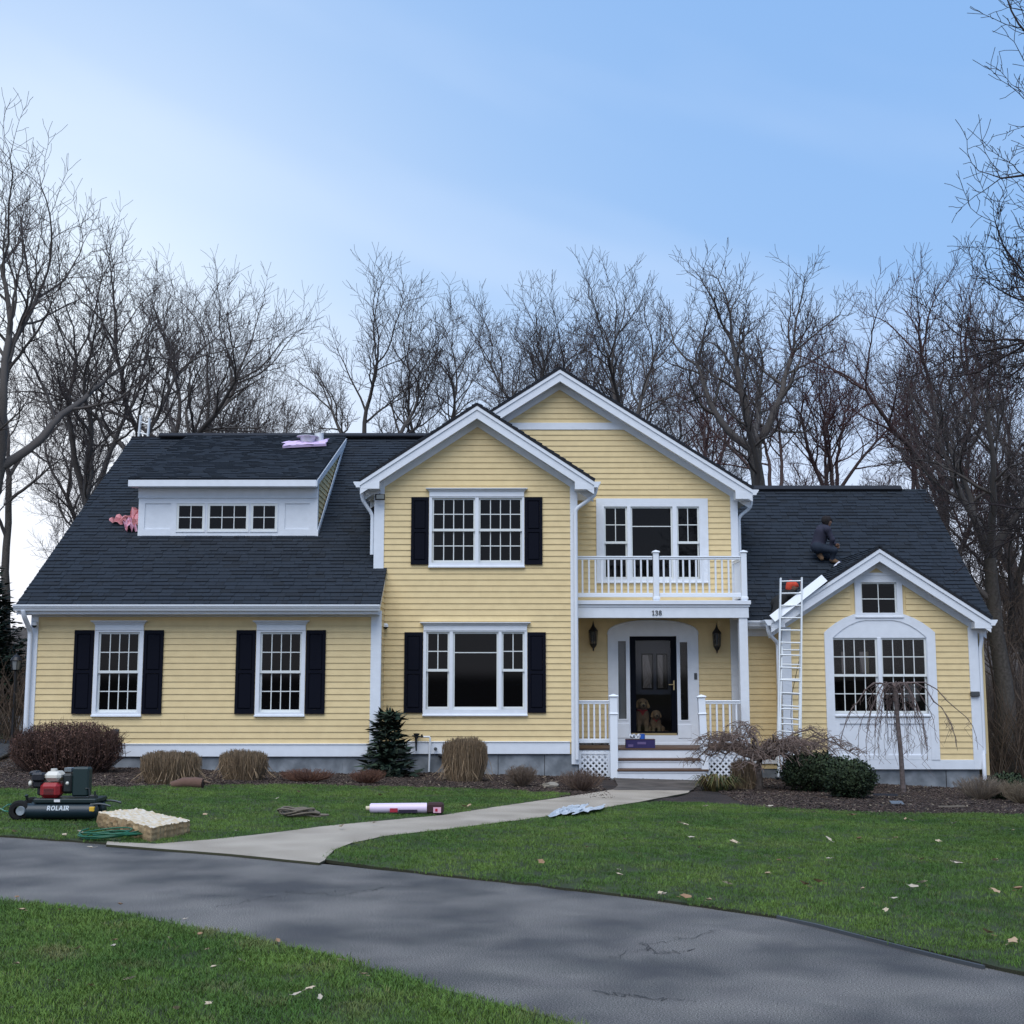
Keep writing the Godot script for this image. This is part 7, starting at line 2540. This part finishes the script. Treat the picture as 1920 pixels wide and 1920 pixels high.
func shrubs():
	var rr := RandomNumberGenerator.new()
	rr.seed = 77
	# burgundy bush at the left
	var p := plant("bare_bush", "broad clipped bush of dark reddish bare twigs at the left corner of the house", "bush", Vector3(-7.990, 0.266, 2.127))
	var w := Wood.new()
	stems(w, 1100, 1.0, 0.62, 0.9, rr, Color(0.04, 0.022, 0.018), Color(0.13, 0.07, 0.05), 0.008, 0.3, 0.7)
	put("stems", w.mesh(), M.twig, p)
	var lf := Geo.new()
	for i in 7000:
		var a := rr.randf() * TAU
		var q := sqrt(rr.randf())
		var y := rr.randf_range(0.12, 1.0)
		var wd := 0.78 + 0.24 * sin(y * 2.6)
		var c := Vector3(cos(a) * 1.0 * q * wd, y * 0.9 * (1.0 - 0.28 * pow(q, 4)), sin(a) * 0.62 * q * wd)
		var d := Vector3(rr.randf_range(-1, 1), rr.randf_range(-1, 1), rr.randf_range(-1, 1)).normalized() * 0.028
		var e := d.cross(Vector3(rr.randf_range(-1, 1), rr.randf_range(-1, 1), 0.3)).normalized() * 0.014
		lf.col = Color(0.12, 0.06, 0.045) * rr.randf_range(0.4, 1.4)
		lf.tri(c - e, c + e, c + d, Vector3(c.x, 0.6, c.z + 0.3).normalized())
	obj("dry_leaves", lf, M.leaf, p)
	# clipped ornamental grasses
	var gs := [[Vector3(-5.603, 0.224, 4.057), 0.50, 0.34, 0.54, "low clipped tan ornamental grass tuft nearest the burgundy bush", 2400], [Vector3(-4.654, 0.187, 2.883), 0.42, 0.3, 0.52, "low clipped tan ornamental grass tuft under the second wing window", 2000], [Vector3(-0.860, 0.076, 1.860), 0.4, 0.3, 0.8, "tall upright tan ornamental grass tuft before the tall gable", 2300]]
	for q in gs:
		var t := plant("ornamental_grass", q[4], "ornamental grass", q[0], "clipped ornamental grasses in the bed")
		var s := Wood.new()
		straw(s, q[5], q[1], q[2], q[3], rr)
		put("blades", s.mesh(), M.twig, t)
	# little spruce by the gas meter
	conifer("small_spruce", "small dark green conical evergreen beside the gas meter", Vector3(-2.314, 0.103, 1.016), 1.28, 0.42, 55)
	# low bare shrubs
	var lows := [[Vector3(-3.539, 0.160, 2.980), 0.5, 0.3, 0.24, "low reddish bare shrub between the grasses and the small evergreen", Color(0.10, 0.045, 0.03), Color(0.22, 0.11, 0.07)], [Vector3(-2.482, 0.133, 2.976), 0.34, 0.25, 0.26, "low reddish bare shrub just left of the small evergreen", Color(0.10, 0.045, 0.03), Color(0.22, 0.11, 0.07)], [Vector3(0.167, 0.063, 2.806), 0.3, 0.25, 0.38, "low grey brown bare shrub left of the pale stone", Color(0.12, 0.085, 0.06), Color(0.26, 0.19, 0.14)], [Vector3(1.169, 0.047, 3.429), 0.42, 0.3, 0.38, "low bare shrub between the pale stone and the footpath", Color(0.10, 0.065, 0.05), Color(0.22, 0.15, 0.11)], [Vector3(8.160, -0.166, 2.696), 0.5, 0.35, 0.42, "low tan bare shrub below the right corner of the house", Color(0.15, 0.11, 0.08), Color(0.30, 0.24, 0.18)], [Vector3(8.599, -0.169, 3.381), 0.4, 0.35, 0.4, "low tan bare shrub at the right edge of the bed", Color(0.17, 0.12, 0.08), Color(0.30, 0.24, 0.16)]]
	for q in lows:
		var t := plant("low_shrub", q[4], "shrub", q[0], "low bare shrubs in the beds")
		var s := Wood.new()
		stems(s, 240, q[1], q[2], q[3], rr, q[5], q[6], 0.005, 0.85, 0.8)
		put("stems", s.mesh(), M.twig, t)
	# evergreen box shrubs
	for q in [[Vector3(5.400, -0.085, 2.081), 0.6, 0.36, 0.45, "larger dark evergreen shrub behind the round one, below the weeping branches", 16000], [Vector3(5.698, -0.066, 3.435), 0.45, 0.33, 0.4, "round clipped dark green shrub left of the weeping tree's stem", 14000], [Vector3(8.830, -0.255, 2.287), 0.42, 0.26, 0.35, "dark evergreen shrub at the right end of the bed", 7000]]:
		var t := plant("evergreen_shrub", q[4], "shrub", q[0], "evergreen shrubs in the right bed")
		var g := Geo.new()
		leafy(g, q[1], q[2], q[3], q[5], 0.045, Color(0.012, 0.024, 0.010), Color(0.035, 0.055, 0.018), rr)
		obj("foliage", g, M.leaf, t)
		var s := Wood.new()
		stems(s, 60, q[1] * 0.7, q[3] * 0.7, q[2] * 1.6, rr, Color(0.05, 0.04, 0.03), Color(0.08, 0.06, 0.04), 0.007, 0.8)
		put("stems", s.mesh(), M.twig, t)
	# strap leaved clump by the steps
	var dl := plant("strap_leaf_clump", "clump of yellow green strap leaves at the right foot of the steps", "plant", Vector3(3.639, -0.032, 2.451))
	var sg := Geo.new()
	for i in 260:
		var a := rr.randf() * TAU
		var d := Vector3(cos(a), 0, sin(a))
		var b := d * rr.randf_range(0.0, 0.25) * Vector3(1.3, 0, 0.7)
		var l := rr.randf_range(0.22, 0.42)
		var m := b + d * l * 0.4 + Vector3(0, l * 0.7, 0)
		var e := b + d * l * 0.95 + Vector3(0, l * rr.randf_range(0.15, 0.5), 0)
		var s := d.cross(Vector3.UP) * 0.009
		sg.col = [Color(0.05, 0.07, 0.02), Color(0.14, 0.115, 0.035), Color(0.09, 0.055, 0.025)][rr.randi() % 3] * rr.randf_range(0.6, 1.3)
		sg.quad(b - s, b + s, m + s, m - s, Vector3.UP + d * 0.5); sg.tri(m - s, m + s, e, Vector3.UP + d)
	obj("leaves", sg, M.leaf, dl)
	var d2 := plant("ornamental_grass", "rusty tan grass tuft beside the maple's trunk and the right lattice", "ornamental grass", Vector3(4.198, -0.058, 1.863), "clipped ornamental grasses in the bed")
	var s2 := Wood.new()
	straw(s2, 420, 0.24, 0.2, 0.55, rr)
	put("blades", s2.mesh(), M.twig, d2)
	# weeping cut-leaf maple: a stub trunk, crooked limbs arching out and hanging
	var mp := plant("weeping_maple", "low bare weeping maple with crooked branches in front of the porch rail", "tree", Vector3(4.474, -0.064, 1.882))
	var tw := Wood.new()
	tw.limb(PackedVector3Array([Vector3(-0.02, -0.05, 0), Vector3(0, 0.2, 0), Vector3(-0.03, 0.38, 0.02), Vector3(0.02, 0.52, 0), Vector3(0.05, 0.62, 0)]), PackedFloat32Array([0.085, 0.07, 0.065, 0.05, 0.04]), 8, Color(0.17, 0.135, 0.11))
	put("trunk", tw.mesh(), M.bark, mp)
	var cw := Wood.new()
	for i in 34:
		var a := TAU * i / 34.0 + rr.randf_range(-0.1, 0.1)
		var reach := rr.randf_range(0.45, 1.0)
		var d := Vector3((0.28 + cos(a) * 1.75) * reach, 0, sin(a) * 0.95 * reach)
		var hgt := 1.16 * sqrt(maxf(0.1, 1.0 - reach * reach * 0.5)) + rr.randf_range(-0.35, 0.08)
		var pts := PackedVector3Array([Vector3(0.03, 0.55, 0)])
		var rad := PackedFloat32Array([0.03])
		for k in range(1, 9):
			var u := k / 8.0
			pts.append(Vector3(d.x * u, 0.55 + (hgt - 0.55) * sin(minf(u * 1.25, 1.0) * PI / 2) - 0.28 * pow(maxf(u - 0.6, 0) / 0.4, 2.0), d.z * u) + Vector3(rr.randf_range(-1, 1), rr.randf_range(-1, 1), rr.randf_range(-1, 1)) * 0.075)
			rad.append(lerpf(0.026, 0.008, u))
		cw.limb(pts, rad, 5, Color(0.16, 0.12, 0.10))
		for k in 19:
			var u := rr.randf_range(0.25, 1.0) * 7.99
			var q := pts[int(u)].lerp(pts[int(u) + 1], u - int(u))
			var dr := Vector3(d.x, 0, d.z).normalized().rotated(Vector3.UP, rr.randf_range(-1.2, 1.2))
			var tp := PackedVector3Array([q])
			var tr := PackedFloat32Array([0.008])
			var l := rr.randf_range(0.18, 0.42)
			for j in range(1, 5):
				var uu := j / 4.0
				tp.append(q + dr * l * uu + Vector3(0, 0.10 * sin(uu * PI * 0.7) - 0.2 * uu * uu * l * 2.0, 0) + Vector3(rr.randf_range(-1, 1), rr.randf_range(-1, 1), rr.randf_range(-1, 1)) * 0.025)
				tr.append(lerpf(0.007, 0.0035, uu))
			cw.limb(tp, tr, 3, Color(0.19, 0.135, 0.11) * rr.randf_range(0.7, 1.2))
			for j in 2:
				var b := tp[2 + j]
				cw.limb(PackedVector3Array([b, b + Vector3(rr.randf_range(-1, 1), rr.randf_range(-1.0, 0.4), rr.randf_range(-1, 1)).normalized() * 0.13]), PackedFloat32Array([0.004, 0.003]), 3, Color(0.18, 0.125, 0.10))
	put("crown", cw.mesh(), M.twig, mp)
	# weeping cherry on a straight stem
	var ch := plant("weeping_tree", "young weeping tree with a straight stem and hanging bare branches before the arched window", "tree", Vector3(7.121, -0.141, 1.670))
	var cs := Wood.new()
	var hh := 1.92
	cs.limb(PackedVector3Array([Vector3(0.02, -0.05, 0), Vector3(0.0, 0.7, 0), Vector3(-0.04, 1.4, 0), Vector3(-0.06, hh, 0)]), PackedFloat32Array([0.05, 0.042, 0.038, 0.05]), 8, Color(0.19, 0.15, 0.14))
	put("trunk", cs.mesh(), M.bark, ch)
	var cc := Wood.new()
	for i in 34:
		var a := rr.randf() * TAU
		var reach := rr.randf_range(0.35, 1.25)
		var long := i < 5
		if long:
			a = [0.12, -0.25, 0.5, 2.9, 3.4][i]
			reach = [1.5, 1.3, 1.1, 1.2, 1.05][i]
		var d := Vector3(cos(a), 0, sin(a)) * reach
		var drop := rr.randf_range(0.8, 1.4) if not long else 1.1
		var pts := PackedVector3Array()
		var rad := PackedFloat32Array()
		var ux := Vector3(-0.06, hh - 0.03, 0)
		for k in 10:
			var u := k / 9.0
			pts.append(ux + d * (1.0 - pow(1.0 - u, 1.8)) * (0.62 if not long else 0.95) + Vector3(0, 0.16 * sin(minf(u * 2.2, 1.0) * PI) - drop * pow(u, 1.9), 0) + Vector3(rr.randf_range(-1, 1), rr.randf_range(-1, 1), rr.randf_range(-1, 1)) * 0.022)
			rad.append(lerpf(0.013 if long else 0.009, 0.0035, u))
		cc.limb(pts, rad, 4, Color(0.15, 0.11, 0.10))
		for k in 7:
			var u := rr.randf_range(0.15, 1.0) * 8.99
			var q := pts[int(u)].lerp(pts[int(u) + 1], u - int(u))
			var l := rr.randf_range(0.08, 0.35)
			cc.limb(PackedVector3Array([q, q + Vector3(rr.randf_range(-1, 1) * 0.5, -0.3, rr.randf_range(-1, 1) * 0.5) * l, q + Vector3(rr.randf_range(-1, 1) * 0.5, -1.0, rr.randf_range(-1, 1) * 0.5) * l]), PackedFloat32Array([0.0045, 0.004, 0.003]), 3, Color(0.17, 0.125, 0.11))
	for i in 45:   # the tangled knot at the graft
		var q := Vector3(-0.1, hh - 0.12, 0) + Vector3(rr.randf_range(-0.22, 0.16), rr.randf_range(-0.2, 0.12), rr.randf_range(-0.15, 0.15))
		cc.limb(PackedVector3Array([q, q + Vector3(rr.randf_range(-0.15, 0.15), rr.randf_range(-0.15, 0.12), rr.randf_range(-0.12, 0.12))]), PackedFloat32Array([0.008, 0.005]), 3, Color(0.10, 0.07, 0.065))
	put("crown", cc.mesh(), M.twig, ch)

func leaves_on_lawn():
	var rr := RandomNumberGenerator.new()
	rr.seed = 90
	var kinds := []
	for k in 4:
		var g := Geo.new()
		g.col = [Color(0.42, 0.30, 0.19), Color(0.52, 0.42, 0.30), Color(0.44, 0.38, 0.30), Color(0.30, 0.18, 0.10)][k]
		var n := 9
		var out := []
		for i in n:
			var a := TAU * i / n
			var r := 0.055 * (1.0 if i % 2 == 0 else 0.62) * rr.randf_range(0.85, 1.15)
			out.append(Vector3(cos(a) * r * 1.5, 0.012 + 0.03 * absf(sin(a * 0.5 + k)) + rr.randf_range(-0.006, 0.012), sin(a) * r))
		var c := Vector3(0, 0.004, 0)
		for i in n:
			var a: Vector3 = out[i]
			var b: Vector3 = out[(i + 1) % n]
			var nn := (a - c).cross(b - c).normalized()
			if nn.y < 0: nn = -nn
			g.tri(c, a, b, nn)
		g.tube([Vector3(-0.05, 0.01, 0), Vector3(-0.11, 0.025, 0.01)], 0.003, 4)
		var o := obj("fallen_leaf", g, M.leaf)
		kinds.append(o)
	var spots := [Vector3(2.078, 0.172, 9.025), Vector3(2.109, 0.177, 9.328), Vector3(1.987, 0.203, 10.743), Vector3(1.947, 0.219, 11.652), Vector3(2.370, 0.202, 11.126), Vector3(2.386, 0.202, 11.166), Vector3(2.700, 0.218, 12.459), Vector3(2.566, 0.223, 12.601), Vector3(2.267, 0.244, 13.552), Vector3(1.803, 0.263, 14.220), Vector3(3.519, 0.173, 10.739), Vector3(3.918, 0.161, 10.516), Vector3(4.381, 0.149, 10.333), Vector3(4.766, 0.147, 10.635), Vector3(3.109, 0.210, 12.397), Vector3(4.033, 0.192, 12.315), Vector3(4.765, 0.178, 12.293), Vector3(4.298, 0.191, 12.516), Vector3(4.278, 0.193, 12.617), Vector3(2.603, 0.247, 14.036), Vector3(2.890, 0.248, 14.359), Vector3(3.497, 0.231, 13.974), Vector3(3.347, 0.238, 14.216), Vector3(4.217, 0.224, 14.255), Vector3(3.968, 0.231, 14.397), Vector3(2.764, 0.269, 15.450), Vector3(2.996, 0.255, 14.864), Vector3(3.196, 0.276, 16.278), Vector3(3.240, 0.281, 16.601), Vector3(2.787, 0.115, 6.557), Vector3(3.765, 0.089, 6.311), Vector3(4.648, 0.090, 7.481), Vector3(5.257, 0.084, 7.864), Vector3(5.279, 0.088, 8.066), Vector3(5.729, 0.084, 8.388), Vector3(2.449, 0.252, 14.178), Vector3(6.192, 0.090, 9.135), Vector3(1.166, 0.284, 14.827), Vector3(1.198, 0.283, 14.847), Vector3(1.343, 0.284, 15.009), Vector3(1.511, 0.282, 15.089), Vector3(0.932, 0.272, 13.838), Vector3(0.950, 0.266, 13.514), Vector3(0.271, 0.272, 13.091), Vector3(0.764, 0.243, 11.837), Vector3(1.229, 0.222, 11.028), Vector3(-5.685, 0.284, 4.421), Vector3(-3.154, 0.367, 15.967), Vector3(-3.421, 0.372, 15.988), Vector3(-2.131, 0.365, 16.915), Vector3(-2.212, 0.357, 16.228), Vector3(-1.982, 0.360, 16.753), Vector3(-1.826, 0.364, 17.217), Vector3(-1.678, 0.368, 17.682), Vector3(-1.567, 0.364, 17.500), Vector3(-2.409, 0.384, 18.067), Vector3(-2.786, 0.384, 17.684), Vector3(-2.047, 0.378, 18.005), Vector3(-2.406, 0.372, 17.158), Vector3(-2.457, 0.370, 16.976), Vector3(-2.594, 0.375, 17.239), Vector3(-1.058, 0.367, 18.186), Vector3(-0.974, 0.368, 18.367), Vector3(-1.457, 0.355, 16.934), Vector3(-0.822, 0.359, 17.822), Vector3(-0.989, 0.356, 17.458), Vector3(-1.106, 0.369, 18.307), Vector3(-2.205, 0.382, 18.168), Vector3(-1.635, 0.381, 18.631), Vector3(-1.504, 0.378, 18.530), Vector3(-2.432, 0.392, 18.653), Vector3(-2.815, 0.359, 15.704), Vector3(-5.254, 0.350, 11.448), Vector3(-4.557, 0.337, 11.446), Vector3(-4.049, 0.342, 12.616), Vector3(-4.117, 0.312, 9.991), Vector3(-3.739, 0.297, 9.363), Vector3(-5.216, 0.334, 9.973), Vector3(-3.325, 0.257, 6.858), Vector3(-1.967, 0.215, 5.965), Vector3(-3.210, 0.241, 5.746), Vector3(-1.950, 0.273, 10.329), Vector3(-1.635, 0.261, 9.863), Vector3(-0.656, 0.207, 7.496), Vector3(-0.586, 0.204, 7.395), Vector3(-4.640, 0.342, 11.689), Vector3(-3.007, 0.302, 10.937), Vector3(-3.657, 0.369, 15.463)]
	var said := ["curled brown fallen leaf", "pale tan fallen leaf", "bleached curled fallen leaf", "dark brown fallen leaf"]
	var places := [2, 2, 2, 2, 2, 2, 2, 2, 2, 2, 2, 2, 2, 2, 2, 2, 2, 2, 2, 2, 2, 2, 2, 2, 2, 2, 2, 2, 2, 2, 2, 2, 2, 2, 2, 2, 2, 1, 1, 1, 2, 2, 2, 2, 2, 2, 3, 0, 0, 0, 0, 0, 0, 0, 0, 0, 0, 0, 0, 0, 0, 0, 0, 0, 0, 0, 0, 0, 0, 0, 0, 1, 1, 3, 1, 3, 3, 3, 3, 3, 3, 3, 3, 3, 3, 1, 3, 0]
	var spread := [" on the near lawn below the drive", " on or beside the drive", " on the right lawn", " on the left lawn and its edges"]
	for i in spots.size():
		var o: MeshInstance3D = kinds[i % 4] if i < 4 else kinds[i % 4].duplicate()
		if i >= 4:
			o.name = numbered("fallen_leaf")
			add_child(o)
		o.position = spots[i]
		var s := rr.randf_range(0.35, 0.7)
		if places[i] == 0: s *= 0.6
		o.rotation = Vector3(rr.randf_range(-0.3, 0.3), rr.randf() * TAU, rr.randf_range(-0.3, 0.3))
		o.scale = Vector3(s, s, s)
		tag(o, said[i % 4] + spread[places[i]], "leaf", "fallen leaves" + spread[places[i]])

func _ready():
	rng.seed = 7
	materials()
	setting()
	grounds()
	build_house()
	woods()
	shrubs()
	ladder()
	roof_things()
	yard_things()
	roofers()
	dogs()
	leaves_on_lawn()
	grass()
